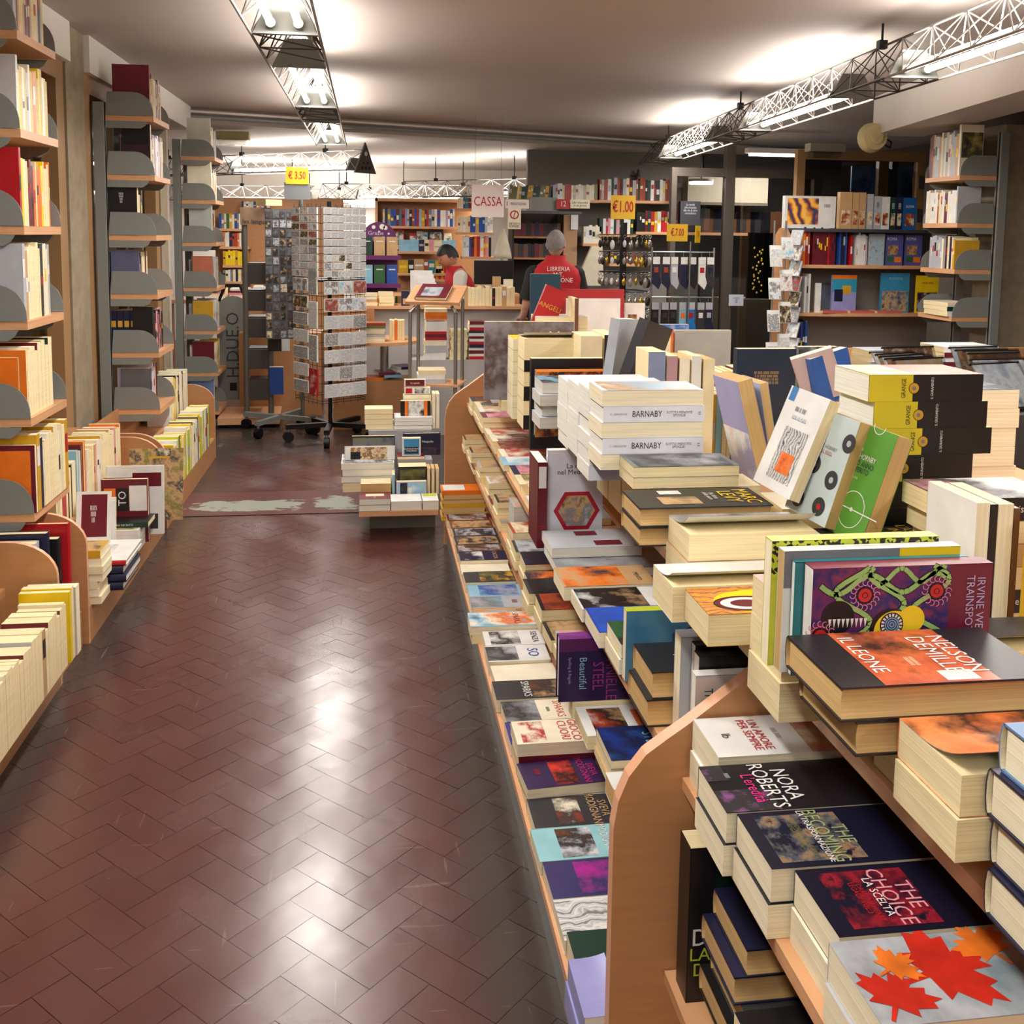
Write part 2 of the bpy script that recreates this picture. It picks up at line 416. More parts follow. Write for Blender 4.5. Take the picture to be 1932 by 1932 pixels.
# ---------------- floor: herringbone tiles ----------------
def floor_mat():
    m = bpy.data.materials.new('worn_red_tile'); m.use_nodes = True
    nt = m.node_tree; b = nt.nodes['Principled BSDF']; N = nt.nodes.new; L = nt.links.new
    tc = N('ShaderNodeTexCoord'); sx = N('ShaderNodeSeparateXYZ'); L(tc.outputs['Object'], sx.inputs[0])
    def noise(sc, det=4, rough=.55, mp=None):
        n = N('ShaderNodeTexNoise'); n.inputs['Scale'].default_value = sc; n.inputs['Detail'].default_value = det; n.inputs['Roughness'].default_value = rough
        if mp:
            q = N('ShaderNodeMapping'); q.inputs['Scale'].default_value = mp; L(tc.outputs['Object'], q.inputs[0]); L(q.outputs[0], n.inputs['Vector'])
        else: L(tc.outputs['Object'], n.inputs['Vector'])
        return n
    def math_(op, a, b_=None, c=None):
        n = N('ShaderNodeMath'); n.operation = op
        for i, v in enumerate((a, b_, c)):
            if v is None: continue
            if hasattr(v, 'links'): L(v, n.inputs[i])
            else: n.inputs[i].default_value = v
        return n.outputs[0]
    def mixc(fac, a, b_):
        n = N('ShaderNodeMix'); n.data_type = 'RGBA'; L(fac, n.inputs[0])
        for i, v in ((6, a), (7, b_)):
            if hasattr(v, 'links'): L(v, n.inputs[i])
            else: n.inputs[i].default_value = v + (1,)
        return n.outputs[2]
    red1, red2, gry = lin((98/255, 54/255, 47/255)), lin((82/255, 52/255, 47/255)), lin((64/255, 59/255, 56/255))
    big = noise(1.3, 3); fine = noise(9, 6, .7)
    c = mixc(fine.outputs['Fac'], red1, red2)
    # grime band where nobody walks: along the two display plinths and far back
    d1 = math_('SUBTRACT', sx.outputs[0], .17)
    d1 = math_('MULTIPLY', d1, 8.)
    d2 = math_('MULTIPLY', math_('SUBTRACT', -.84, sx.outputs[0]), 6.)
    d3 = math_('MULTIPLY', math_('SUBTRACT', sx.outputs[1], 6.9), 1.)
    g = math_('MAXIMUM', math_('MAXIMUM', d1, d2), d3)
    n2 = noise(3.5, 5, .65)
    g = math_('ADD', g, math_('MULTIPLY', math_('SUBTRACT', n2.outputs['Fac'], .5), 1.6))
    g = math_('ADD', g, math_('MULTIPLY', math_('SUBTRACT', big.outputs['Fac'], .5), 1.2))
    cl = N('ShaderNodeClamp'); L(g, cl.inputs[0]); gg = math_('MULTIPLY', cl.outputs[0], .85)
    c = mixc(gg, c, gry)
    # per tile tone
    at = N('ShaderNodeAttribute'); at.attribute_name = 'tone'
    hs = N('ShaderNodeHueSaturation'); L(math_('ADD', math_('MULTIPLY', at.outputs['Fac'], .12), .94), hs.inputs['Value']); L(c, hs.inputs['Color'])
    c = hs.outputs[0]
    # fine scratches
    sc = noise(60, 2, .5, (1, .07, 1)); s2 = noise(55, 2, .5, (.08, 1, 1))
    s = math_('GREATER_THAN', math_('MAXIMUM', sc.outputs['Fac'], s2.outputs['Fac']), .715)
    c = mixc(math_('MULTIPLY', s, .22), c, lin((.62, .54, .48)))
    L(c, b.inputs['Base Color'])
    r = N('ShaderNodeMapRange'); L(n2.outputs['Fac'], r.inputs[0]); r.inputs[1].default_value = .3; r.inputs[2].default_value = .7; r.inputs[3].default_value = .21; r.inputs[4].default_value = .29
    L(r.outputs[0], b.inputs['Roughness'])
    b.inputs['Specular IOR Level'].default_value = .62
    bp = N('ShaderNodeBump'); bp.inputs['Strength'].default_value = .5; bp.inputs['Distance'].default_value = .004
    wv = noise(5, 2, .45); L(math_('ADD', wv.outputs['Fac'], math_('MULTIPLY', fine.outputs['Fac'], .12)), bp.inputs['Height'])
    L(bp.outputs[0], b.inputs['Normal'])
    return m
def build_floor():
    fm = floor_mat(); grout = mat('floor_grout', (58, 40, 36), .7, var=.2, scale=5)
    vs, fs, tone = [], [], []
    a, bl = .09, .18; c45 = math.sqrt(.5); g = .0006
    def put(x0, y0, x1, y1):
        cx, cy = (x0 + x1) / 2, (y0 + y1) / 2
        wx, wy = (cx - cy) * c45, (cx + cy) * c45
        if not (-1.7 < wx < 3.4 and -.2 < wy < 9.4): return
        tx, ty = RN.gauss(0, .0024), RN.gauss(0, .0024)
        o = len(vs)
        for x, y in ((x0 + g, y0 + g), (x1 - g, y0 + g), (x1 - g, y1 - g), (x0 + g, y1 - g)):
            X, Y = (x - y) * c45, (x + y) * c45
            vs.append((X, Y, (X - wx) * tx + (Y - wy) * ty))
        fs.append((o, o + 1, o + 2, o + 3)); tone.append(RN.random())
    n = 90
    for i in range(-n, n):
        for j in range(-n, n):
            # herringbone unit: one horizontal, one vertical tile per diagonal step
            x = i * a + j * 2 * a; y = i * a - j * 2 * a
            put(x, y, x + bl, y + a)
            put(x + bl, y, x + bl + a, y + bl) if False else put(x - a, y, x, y + bl)
    me = bpy.data.meshes.new('floor'); me.from_pydata(vs, [], fs)
    at = me.attributes.new('tone', 'FLOAT', 'FACE'); at.data.foreach_set('value', tone)
    me.materials.append(fm); me.materials.append(grout)
    o = bpy.data.objects.new('floor', me); COL.objects.link(o); o['kind'] = 'structure'
    s = MB(); s.box((-4.6, -3.2, -.08), (6.2, 16, -.0022), mat('floor_beyond', (62, 40, 36), .3, var=.3, scale=3))
    s.build('floor', kind='structure')
build_floor()
def struct(name, mb, **k): return mb.build(name, kind='structure', **k)
# worn strip across the aisle with bare grey patches
def patch():
    m = bpy.data.materials.new('worn_threshold'); m.use_nodes = True
    nt = m.node_tree; b = nt.nodes['Principled BSDF']; N = nt.nodes.new; L = nt.links.new
    tc = N('ShaderNodeTexCoord'); mp = N('ShaderNodeMapping'); mp.inputs['Scale'].default_value = (1.0, 2.2, 1)
    L(tc.outputs['Object'], mp.inputs[0])
    n = N('ShaderNodeTexNoise'); n.inputs['Scale'].default_value = 7; n.inputs['Detail'].default_value = 8; n.inputs['Roughness'].default_value = .62; L(mp.outputs[0], n.inputs['Vector'])
    # two bare areas
    def blob(cx, cy, sx, sy):
        q = N('ShaderNodeMapping'); q.vector_type = 'POINT'; q.inputs['Location'].default_value = (-cx / sx, -cy / sy, 0); q.inputs['Scale'].default_value = (1 / sx, 1 / sy, 0)
        L(tc.outputs['Object'], q.inputs[0]); v = N('ShaderNodeVectorMath'); v.operation = 'LENGTH'; L(q.outputs[0], v.inputs[0]); return v.outputs['Value']
    mn = N('ShaderNodeMath'); mn.operation = 'MINIMUM'; L(blob(-.68, 5.98, .36, .13), mn.inputs[0]); L(blob(-.19, 6.0, .14, .17), mn.inputs[1])
    ad = N('ShaderNodeMath'); ad.operation = 'MULTIPLY_ADD'; L(n.outputs['Fac'], ad.inputs[0]); ad.inputs[1].default_value = -2.6; L(mn.outputs[0], ad.inputs[2])
    lt = N('ShaderNodeMath'); lt.operation = 'LESS_THAN'; L(ad.outputs[0], lt.inputs[0]); lt.inputs[1].default_value = -.42
    mx = N('ShaderNodeMix'); mx.data_type = 'RGBA'; L(lt.outputs[0], mx.inputs[0])
    r = N('ShaderNodeValToRGB'); L(n.outputs['Fac'], r.inputs[0]); r.color_ramp.elements[0].position = .35; r.color_ramp.elements[1].position = .6
    r.color_ramp.elements[0].color = lin((.34, .24, .22)) + (1,); r.color_ramp.elements[1].color = lin((.40, .19, .17)) + (1,)
    L(r.outputs[0], mx.inputs[6]); mx.inputs[7].default_value = lin((.60, .62, .57)) + (1,)
    L(mx.outputs[2], b.inputs['Base Color']); b.inputs['Roughness'].default_value = .45
    g = MB()
    g.add([(-1.12, 5.78, .0035), (.1, 5.78, .0035), (.1, 6.3, .0035), (-1.12, 6.3, .0035)], [(0, 1, 2, 3)], m)
    struct('trim_1', g)
patch()
# ---------------- ceiling ----------------
CEIL = mat('ceiling_plaster', (176, 166, 158), .75, var=.05, scale=1.2, bump=.15)
CEILB = mat('ceiling_plaster_back', (205, 198, 190), .75, var=.04, scale=1.2)
g = MB()
# front field ends on a slanting line; back field slightly lower
A = (-4.6, 8.2); B = (6.2, 12.2)
g.add([(-4.6, -3.2, 2.64), (6.2, -3.2, 2.64), (B[0], B[1], 2.64), (A[0], A[1], 2.64)], [(0, 3, 2, 1)], CEIL)
struct('ceiling', g)
g = MB()
g.add([(A[0], A[1], 2.52), (B[0], B[1], 2.52), (6.2, 16, 2.52), (-4.6, 16, 2.52)], [(0, 3, 2, 1)], CEILB)
g.add([(A[0], A[1], 2.64), (B[0], B[1], 2.64), (B[0], B[1], 2.52), (A[0], A[1], 2.52)], [(0, 1, 2, 3)], CEIL)
struct('ceiling', g)
g = MB(); g.tube((-1.55, 9.20, 2.56), (3.6, 11.1, 2.56), .022, GREYM, 6); g.tube((-1.55, 9.16, 2.60), (3.6, 11.06, 2.60), .012, WHITEP, 6)
struct('trim_2', g)
# ---------------- walls ----------------
WOODF = mat('bronze_window_frame', (158, 122, 82), .45, var=.08, scale=5, stretch=(1, 1, .2))
PIL = mat('rough_concrete', (150, 136, 112), .85, var=.18, scale=14, bump=.6)
g = MB(); g.box((-2.1, -3.2, 0), (-2.0, 9.3, 2.64), mat('striped_backdrop', (150, 130, 100), .6, var=.35, scale=3, stretch=(1, 9, .15)))  # added backdrop; brown stripes of the panes' reflections put into its colour
struct('wall_left', g)
g = MB(); g.box((-1.72, -3.2, 2.44), (-1.50, 5.60, 2.639), WHITEP); g.box((-1.72, 5.965, 2.44), (-1.50, 9.2, 2.639), WHITEP); struct('wall_left', g)
WG = glass_mat('window_glass', (190, 178, 160), .10)
def window(i, y0, y1):
    g = MB()
    x0, x1 = -1.63, -1.54
    for a, b_ in ((y0, y0 + .13), (y1 - .13, y1)): g.box((x0, a, .22), (x1, b_, 2.34), WOODF)
    g.box((x0, y0, 2.34), (x1, y1, 2.44), WOODF); g.box((x0, y0, .1), (x1, y1, .22), WOODF)
    for k in range(1, 4):
        yy = y0 + (y1 - y0) * k / 4; g.box((x0 + .02, yy - .02, .22), (x1 - .02, yy + .02, 2.34), mat('window_mullion', (110, 92, 70), .5))
    o = struct('window_%d' % i, g)
    q = MB(); q.add([(-1.62, y0, .1), (-1.62, y1, .1), (-1.62, y1, 2.4), (-1.62, y0, 2.4)], [(0, 1, 2, 3)], WG); q.build('pane', o)
window(1, 2.2, 5.60); window(2, 5.97, 7.98); window(3, -3.0, 2.15)
g = MB(); g.box((-1.70, 5.61, 0), (-1.53, 5.955, 2.639), PIL); struct('wall_left', g)
g = MB(); g.box((-1.70, 8.0, 0), (-1.535, 8.27, 2.639), PIL); struct('wall_left', g)
g = MB(); g.box((-1.70, 3.0, 0), (-1.50, 9.2, .1), PIL); struct('baseboard_left', g)
WALLB = mat('back_wall_paint', (214, 208, 200), .7, var=.03, scale=2)
g = MB(); g.box((-4.6, 9.25, 0), (-1.72, 9.35, 2.52), WALLB); struct('wall_left', g)
g = MB(); g.box((-4.7, 9.3, 0), (-4.6, 16, 2.52), WALLB); struct('wall_left', g)
g = MB(); g.box((-4.7, 15.2, 0), (6.2, 15.3, 2.52), WALLB); struct('wall_back', g)
g = MB(); g.box((1.75, 11.35, 0), (3.75, 11.45, 2.52), mat('partition_grey', (122, 118, 112), .7, var=.05)); struct('wall_back', g)
g = MB(); g.box((-4.7, -3.3, 0), (6.2, -3.2, 2.64), WALLB); struct('wall_front', g)
# right wall, slightly splayed
def RX_(Y): return 4.45 + .085 * (Y - 6.3)
WR = mat('right_wall', (86, 76, 66), .7, var=.15, scale=4)
g = MB()
g.prism([(RX_(-3.2), -3.2), (RX_(-3.2) + .1, -3.2), (RX_(7.3) + .1, 7.3), (RX_(7.3), 7.3)], 'z', 0, 2.64, WR); struct('wall_right', g)
g = MB(); g.box((4.54, 7.3, 0), (6.2, 7.4, 2.64), WR); struct('wall_right', g)
g = MB(); g.box((6.1, 7.4, 0), (6.2, 15.2, 2.64), WR); struct('wall_right', g)
g = MB(); e = .35
g.prism([(3.02, 3.2), (3.42, 3.2), (4.12, 7.3), (3.72, 7.3)], 'z', 2.36, 2.638, WHITEP); struct('trim_3', g)

# ---------------- lighting trusses ----------------
def truss(p0, p1, segs, label, endplate=False, Wd=.125, Ht=.2, reflector=False, hang=None, group='fluorescent lighting trusses'):
    p0 = Vector(p0); p1 = Vector(p1); d = p1 - p0; Ln = d.length
    rz = math.atan2(-d.x, d.y)
    r = thing('lighting_truss', label, 'lamp', p0, rz, group)
    wh = mat('truss_white_rod', (150, 146, 140), .5); dk = mat('truss_rod_unlit', (70, 64, 62), .4, .3)  # same rods twice: paler by the tubes, darker between; light put into colour
    r.rotation_euler = (math.asin(d.z / Ln), 0, rz)
    def lamp(y0, y1, up, e):
        ld = bpy.data.lights.new('tube_light', 'AREA'); ld.shape = 'RECTANGLE'; ld.size = .13; ld.size_y = y1 - y0 - .1; ld.energy = e * (y1 - y0); ld.color = (1, .955, .91)
        lo = bpy.data.objects.new('tube_light', ld); COL.objects.link(lo); lo.parent = r
        lo.location = (0, (y0 + y1) / 2, .075 if up else .012); lo.rotation_euler = (math.pi if up else 0, 0, 0)
    for a, b in segs: lamp(a, b, False, PDN); lamp(a, b, True, PUP)
    def lit(y): return any(a - .05 <= y <= b + .05 for a, b in segs)
    g = MB()
    cuts = sorted(set([0, Ln] + [v for s in segs for v in s]))
    for a, b in zip(cuts[:-1], cuts[1:]):
        m = wh if lit((a + b) / 2) else dk
        for x, z in ((-Wd, 0), (Wd, 0), (0, Ht)): g.tube((x, a, z), (x, b, z), .006, m, 6)
    n = max(2, int(Ln / .29)); st = Ln / n
    for i in range(n):
        a, b = i * st, (i + 1) * st; m = wh if lit((a + b) / 2) else dk
        for x in (-Wd, Wd):
            g.tube((x, a, 0), (0, b, Ht), .0035, m, 5, cap=False); g.tube((0, a, Ht), (x, b, 0), .0035, m, 5, cap=False); g.tube((x, a, 0), (0, a, Ht), .003, m, 5, cap=False)
        if not lit((a + b) / 2):
            g.tube((-Wd, a, 0), (Wd, b, 0), .0035, dk, 5, cap=False)
            g.tube((-Wd, a, 0), (Wd, a, 0), .0035, dk, 5, cap=False)
    g.build('truss_frame', r)
    for a, b in segs:
        for y in (a, b):
            q = MB(); q.prism([(-Wd * .95, .0), (Wd * .95, .0), (Wd * .45, Ht * .62), (-Wd * .45, Ht * .62)], 'y', y - .012, y + .012, GREYM)
            q.build('lamp_end_plate', r)
        for x in (-.05, .05):
            q = MB(); q.tube((x, a + .03, .035), (x, b - .03, .035), .014, TUBEM, 10); tb = q.build('fluorescent_tube', r)
            for u in (a + .012, b - .045): MB().tube((x, u, .035), (x, u + .033, .035), .019, GREYM, 10).build('tube_holder', tb)
    if endplate:
        q = MB(); y = Ln if endplate > 0 else 0
        q.prism([(-.15, -.03), (.15, -.03), (0, .27)], 'y', y - .01, y + .01, mat('end_plate_dark', (74, 66, 62), .5))
        for hx, hz, hr in ((0, .16, .022), (-.05, .02, .018), (0, .02, .018), (.05, .02, .018), (-.025, .07, .014), (.03, .07, .012)):
            q.disc((hx, y - .0125, hz), hr, 'y', WHITEP if hz > .1 else BLACKM, 14); q.disc((hx, y + .0125, hz), hr, 'y', WHITEP if hz > .1 else BLACKM, 14)
        q.build('end_plate', r)
    hz = (2.63 if p0.y < 9 else 2.52) - p0.z - Ht
    for y in (hang or [Ln * .15, Ln * .5, Ln * .85]):
        q = MB(); q.tube((0, y, Ht), (0, y, Ht + max(.02, hz)), .006, BLACKM, 6); q.box((-.02, y - .02, Ht - .01), (.02, y + .02, Ht + .03), BLACKM); q.build('hanger', r)
    if reflector:
        a, b = segs[0]
        q = MB(); n = 8; vs = []
        for yy in (a - .1, b + .1):
            for i in range(n + 1):
                t = math.pi * (1 + i / n); vs.append((.15 * math.cos(t), yy, -.02 + .12 * math.sin(t) * .7))
        q.add(vs, [(i, i + 1, i + n + 2, i + n + 1) for i in range(n)], mat('white_reflector_shade', (250, 240, 232), .5, emit=.75), True); q.build('diffuser_shade', r)
    return r
truss((-.30, -1.6, 2.32), (-.305, 8.95, 2.32), [(.0, 1.3), (2.0, 3.3), (4.0, 5.57), (6.35, 7.84), (8.7, 10.5)], 'long ceiling truss of paired tubes running down the aisle towards the postcard racks', hang=[3.6, 5.9, 8.3])
# right truss, splayed
def T2(y): return 2.33 + .075 * (y - 3.0)
truss((T2(-1.0), -1.0, 2.32), (T2(10.4), 10.4, 2.32), [(.1, 1.5), (2.3, 3.8), (5.0, 6.45), (7.1, 8.6), (9.3, 10.9)][0:2] + [(4.02, 5.45), (6.15, 7.85), (8.75, 10.5)], 'long ceiling truss of paired tubes on the right, over the big book table', hang=[3.9, 5.8, 8.2, 10.6])
truss((-2.7, 12.9, 2.22), (-.03, 10.35, 2.2), [(1.75, 3.55)], 'short truss ending in a dark triangle above the yellow price sign', endplate=1)
truss((.45, 13.1, 2.03), (3.0, 11.3, 2.06), [(1.05, 2.95)], 'back truss with a dark triangular end plate above the cashier sign', endplate=1)
truss((-.6, 13.9, 2.02), (1.5, 12.9, 1.99), [(.55, 2.0)], 'back truss carrying a wide white diffuser above the wall of books', reflector=True)
truss((-2.6, 14.3, 1.98), (-.7, 13.8, 1.98), [(.3, 1.9)], 'farthest back truss on the left, above the left-hand wall books')
truss((-1.0, 14.9, 1.98), (.2, 14.5, 1.98), [(.2, 1.2)], 'small far truss just right of the yellow price sign')
tag(MB().tube((3.35, 10.15, 2.12), (3.35, 10.15, 2.145), .12, TUBEM, 20).tube((3.35, 10.15, 2.145), (3.35, 10.15, 2.17), .125, WHITEP, 20).tube((3.35, 10.15, 2.17), (3.35, 10.15, 2.63), .006, BLACKM, 6).build('round_lamp'), 'small round white ceiling lamp hanging before the glass partition', 'lamp')
# emergency light boxes and a beige bell
def emer(x, y, z, label, c=(170, 160, 110)):
    r = thing('emergency_light', label, 'lamp', (x, y, z))
    MB().box((-.16, -.06, 0), (.16, .06, .07), mat('aged_plastic' + label[:4], c, .5)).build('housing', r)
    MB().box((-.13, -.055, -.05), (.13, .055, 0), glass_mat('clear_plastic', (225, 225, 220), .25, .15)).build('lens', r)
e1 = atY(450, 247, 9.8); emer(e1.x, 9.8, 2.5 - .0, 'old greenish emergency light box under the far left ceiling') if False else emer(-1.25, 9.9, 2.43, 'old greenish emergency light box under the far left ceiling')
emer(3.95, 8.6, 2.34, 'grey emergency light box above the wooden door frame', (150, 145, 130))
r = thing('alarm_bell', 'round beige alarm bell on the end of the white beam', 'alarm', (3.66, 7.2, 2.33))
MB().tube((0, -.0, 0), (0, -.07, 0), .11, mat('aged_beige', (212, 200, 150), .5), 20, r2=.09).tube((0, -.07, 0), (0, -.09, 0), .05, mat('aged_beige', (212, 200, 150), .5), 14).build('bell_cover', r)
MB().path([(.1, -.02, 0), (.15, -.02, -.03), (.14, -.02, -.07), (.1, -.02, -.05)], .006, BLACKM).build('wire', r)

r = thing('strip_light', 'short fluorescent strip light on the ceiling behind the glass partition', 'lamp', (4.15, 10.1, 2.46))
MB().box((-.35, -.05, -.02), (.35, .05, .03), WHITEP).build('housing', r)
MB().tube((-.32, 0, -.035), (.32, 0, -.035), .014, TUBEM, 10).build('fluorescent_tube', r)
ld = bpy.data.lights.new('strip_glow', 'AREA'); ld.shape = 'RECTANGLE'; ld.size = .6; ld.size_y = .06; ld.energy = 34; ld.color = (1, .95, .9)
lo = bpy.data.objects.new('strip_glow', ld); COL.objects.link(lo); lo.parent = r; lo.location = (0, 0, -.055)
# ---------------- left wall shelf columns ----------------
def bracket_poly(d=.26, h=.13):
    pts = [(-d, 0), (-d + .012, h), (-d * .42, h)]
    n = 8
    for i in range(1, n + 1):
        t = math.pi / 2 * i / n
        pts.append((-d * .42 + (d * .42) * math.sin(t), h * math.cos(t) ** .8 if i < n else .0))
    return pts
def column(x, y0, y1, zs, label, d=.26, top=2.3, mirror=1, group='wall shelving columns'):
    r = thing('shelving_column', label, 'shelf', (x, (y0 + y1) / 2, 0), group=group)
    L0, L1 = y0 - (y0 + y1) / 2, y1 - (y0 + y1) / 2
    s = mirror
    for yy in (L0 - .03, L1 - .02):
        MB().box(*sorted_box((-s * (d + .06), yy, 0), (-s * (d + .005), yy + .05, top)), GREYM).box(*sorted_box((-s * (d + .012), yy + .02, 0), (-s * (d + .002), yy + .03, top)), BLACKM).build('post', r)
    for z in zs:
        MB().box(*sorted_box((-s * d, L0, z - .015), (0, L1, z + .015)), BEECH).build('shelf_board', r)
        sb = COL.objects[-1]
        for yy in (L0 - .004, L1 + .001):
            MB().prism([(s * a, z + .016 + b) for a, b in bracket_poly(d)], 'y', yy, yy + .003, GREYM).build('bracket', sb)
            MB().prism([(-s * d, z - .016), (-s * .03, z - .016), (-s * .045, z - .04), (-s * .07, z - .055), (-s * d, z - .055)], 'y', yy, yy + .003, GREYM).build('shelf_support', sb)
    return r
def sorted_box(a, b):
    return tuple(min(p, q) for p, q in zip(a, b)), tuple(max(p, q) for p, q in zip(a, b))
C1 = (2.26, 1.925, 1.587, 1.25, .90, .55)
C2 = (2.215, 1.885, 1.545, 1.21, .872, .54)
C3 = (2.155, 1.815, 1.48, 1.12, .775, .435, .12)
column(-1.2, 3.83, 4.27, C1, 'grey metal shelf column with beech boards, nearest on the left wall')
column(-1.2, 6.11, 6.57, C2, 'grey metal shelf column with beech boards, second along the left wall')
column(-1.2, 8.45, 8.92, C3, 'grey metal shelf column with beech boards, farthest on the left wall')
tag(MB().box((-1.45, 8.5, 0), (-1.21, 8.9, .06), GREYM).build('column_base'), 'low grey metal base block under the farthest left column', 'base')
G = 'books on the left wall columns'
SH = ['top', 'second', 'third', 'fourth', 'fifth', 'sixth']
mono = ['cream', 'white', 'ivory', 'maroon', 'silver', 'orange', 'grey', 'tan']
def colrow(k, cn, x, y, z, ln, first, cols, fore, pg='cream', **kw):
    row((x, y, z + .0158), '+Y', ln, '+X', '%s shelf of the %s left column' % (SH[k], cn), G, cols=cols, fore=fore, pg=pg, first=first, order='from the near end', hr=kw.pop('hr', (.205, .245)), dr=kw.pop('dr', (.15, .2)), **kw)
arm = art('marbled_dark', ['charcoal', 'grey', 'black', 'tan'], 9)
x1, y1 = -1.215, 3.845
colrow(0, 'near', x1, y1, C1[0], .36, dict(c='silver', h=.28, W=.2, t=.02, simple=False, label='tall pale grey book, nearest on the top shelf of the near left column') if 0 else dict(c='silver', h=.27, t=.03), ['red', 'cream', 'navy', 'silver', 'white', 'cream', 'maroon', 'tan'], .3)
colrow(1, 'near', x1, y1, C1[1], .37, dict(c=(196, 192, 190), h=.255, t=.022, simple=False, label='tall light grey blank book, nearest on the second shelf of the near left column'), ['cream', 'ivory', 'silver', 'cream', 'orange', 'yellow', 'rust', 'ivory'], .5)
# red book with yellow panel
colrow(2, 'near', x1, y1, C1[2], .36, dict(c='red', h=.275, t=.02, simple=False, pic=(cov('yellow'), .12, .3, .62, .72), label='big red book with a yellow panel on its cover, on the near left column'), ['maroon', 'orange', 'cream', 'yellow', 'orange', 'maroon', 'ivory'], .25)
colrow(3, 'near', x1, y1, C1[3], .33, dict(c='silver', h=.275, t=.028, simple=False, pic=(art('grey_dotted', ['grey', 'silver', 'grey', 'white'], 60, .15), .08, .1, .78, .72), label='silver grey plastic-wrapped album with a dotted picture, on the near left column'), ['cream', 'white', 'tan', 'cream', 'charcoal', 'ivory', 'silver', 'cream'], .55, hr=(.24, .28), tr=(.014, .034))
colrow(4, 'near', x1, y1, C1[4], .34, dict(c='orange', h=.245, t=.016, simple=False, pic=[(cov('cream'), .15, .1, .86, .9), (cov('orange'), .165, .11, .845, .89)], titles=[('aaa aaaa aa\naaa aa aaaa', .012, .5, .5, 'brown')] if 0 else (), label='orange hardback with thin cream frame lines, on the near left column'), ['white', 'ivory', 'cream', 'ivory', 'white', 'cream', 'darkgreen', 'maroon'], .8, hr=(.23, .265), tr=(.02, .045))
colrow(5, 'near', x1 + .02, y1 - .005, C1[5], .42, dict(c='maroon', h=.25, t=.02, simple=False, pic=(cov('orange'), .1, .08, .9, .92), label='maroon book with a large orange title panel, on the lowest near left shelf'), ['lavender', 'gold', 'white', 'cream', 'ivory', 'cream', 'navy', 'white', 'teal'], .5, hr=(.24, .285), tr=(.018, .042))
x2, y2 = -1.225, 6.13
colrow(0, 'middle', x2, y2, C2[0], .34, dict(c='maroon', h=.285, t=.03, simple=False, pic=(cov('black'), 0, .62, 1, 1), label='tall dark red book with a black top half, on the middle left column'), ['red', 'cream', 'maroon', 'navy', 'white', 'tan'], .2)
colrow(1, 'middle', x2, y2, C2[1], .38, dict(c=(52, 26, 44), h=.285, t=.03, simple=False, pic=(cov('black'), 0, .6, 1, 1), label='tall dark plum book with a black top, on the middle left column'), ['lilac', 'maroon', 'silver', 'cream', 'white', 'black'], .3)
colrow(2, 'middle', x2 - .08, y2, C2[2], .16, dict(c='black', h=.27, t=.04, simple=False, titles=[('lllllllllllll\nllllllllllll\nlllllllll\nlllllll', .018, .5, .78, 'white', .5)], label='tall black book with a small white text block, on the middle left column'), ['black', 'white', 'charcoal'], .3)
colrow(3, 'middle', x2 - .08, y2, C2[3], .25, dict(c=(92, 92, 122), h=.25, t=.025, simple=False, label='faded slate blue book facing out, on the middle left column'), ['cream', 'black', 'charcoal', 'navy', 'black', 'maroon'], .1)
for k in range(4):
    book('+Y+Z', (-1.47 + k * .036, 6.14, C2[4] + .0158), .15, .24, .033, 'navy', label='navy blue volume with gold spine blocks, %s from the left on the middle column' % ordn(k), group=G, simple=True, band=(.6, .75, 'gold'))
colrow(4, 'middle', x2 - .01, y2 + .0, C2[4], .3, dict(c='black', h=.262, t=.025, simple=False, W=None) if 0 else dict(c='black', h=.262, t=.03), ['black', 'pink', 'black', 'charcoal'], 0, dr=(.11, .13))
colrow(5, 'middle', x2 - .03, y2, C2[5], .2, dict(c=(98, 98, 102), h=.235, t=.03, simple=False, label='plain mid grey book facing out, lowest shelf of the middle left column'), ['maroon', 'lilac', 'white'], .2, hr=(.23, .27))
x3, y3 = -1.235, 8.47
colrow(0, 'far', x3, y3, C3[0], .34, dict(c=(205, 205, 196), h=.30, t=.03), ['navy', 'white', 'cream', 'navy'], .2)
colrow(1, 'far', x3, y3, C3[1], .32, dict(c='ivory', h=.30, t=.03, pic=(art('pale_red_scene', ['tan', 'pink', 'rust', 'cream'], 14), .1, .1, .85, .88), label='pale album with a framed reddish picture, second shelf of the far left column'), ['cream', 'white', 'navy', 'silver'], .4)
colrow(2, 'far', x3, y3, C3[2], .16, dict(c=(180, 186, 180), h=.29, t=.04, pic=(art('grey_arch', ['silver', 'grey', 'silver'], 6), .1, 0, .9, .8), label='pale grey album with a faint arch, third shelf of the far left column'), ['rust', 'black'], .1)
colrow(3, 'far', x3, y3, C3[3], .34, dict(c=(188, 112, 84), h=.25, t=.012, label='salmon brown book with a yellow edge, fourth shelf of the far left column'), ['yellow', 'silver', 'grey', 'teal', 'silver'], .0)
colrow(4, 'far', x3, y3, C3[4], .33, dict(c='gold', h=.235, t=.03, label='mustard yellow book facing out, fifth shelf of the far left column'), ['white', 'skyblue', 'white', 'silver'], .3)
colrow(5, 'far', x3, y3, C3[5], .33, dict(c='maroon', h=.25, t=.02, pic=(cov('white'), .04, .0, 1, .92), label='white sheet with a dark red top edge, sixth shelf of the far left column'), ['cream', 'yellow', 'white'], .3)
book('+X+Z', (-1.43, 8.47, C3[6] + .017), .19, .27, .03, (112, 128, 176), label='grey blue book facing out near the floor of the far left column', group=G, simple=True)
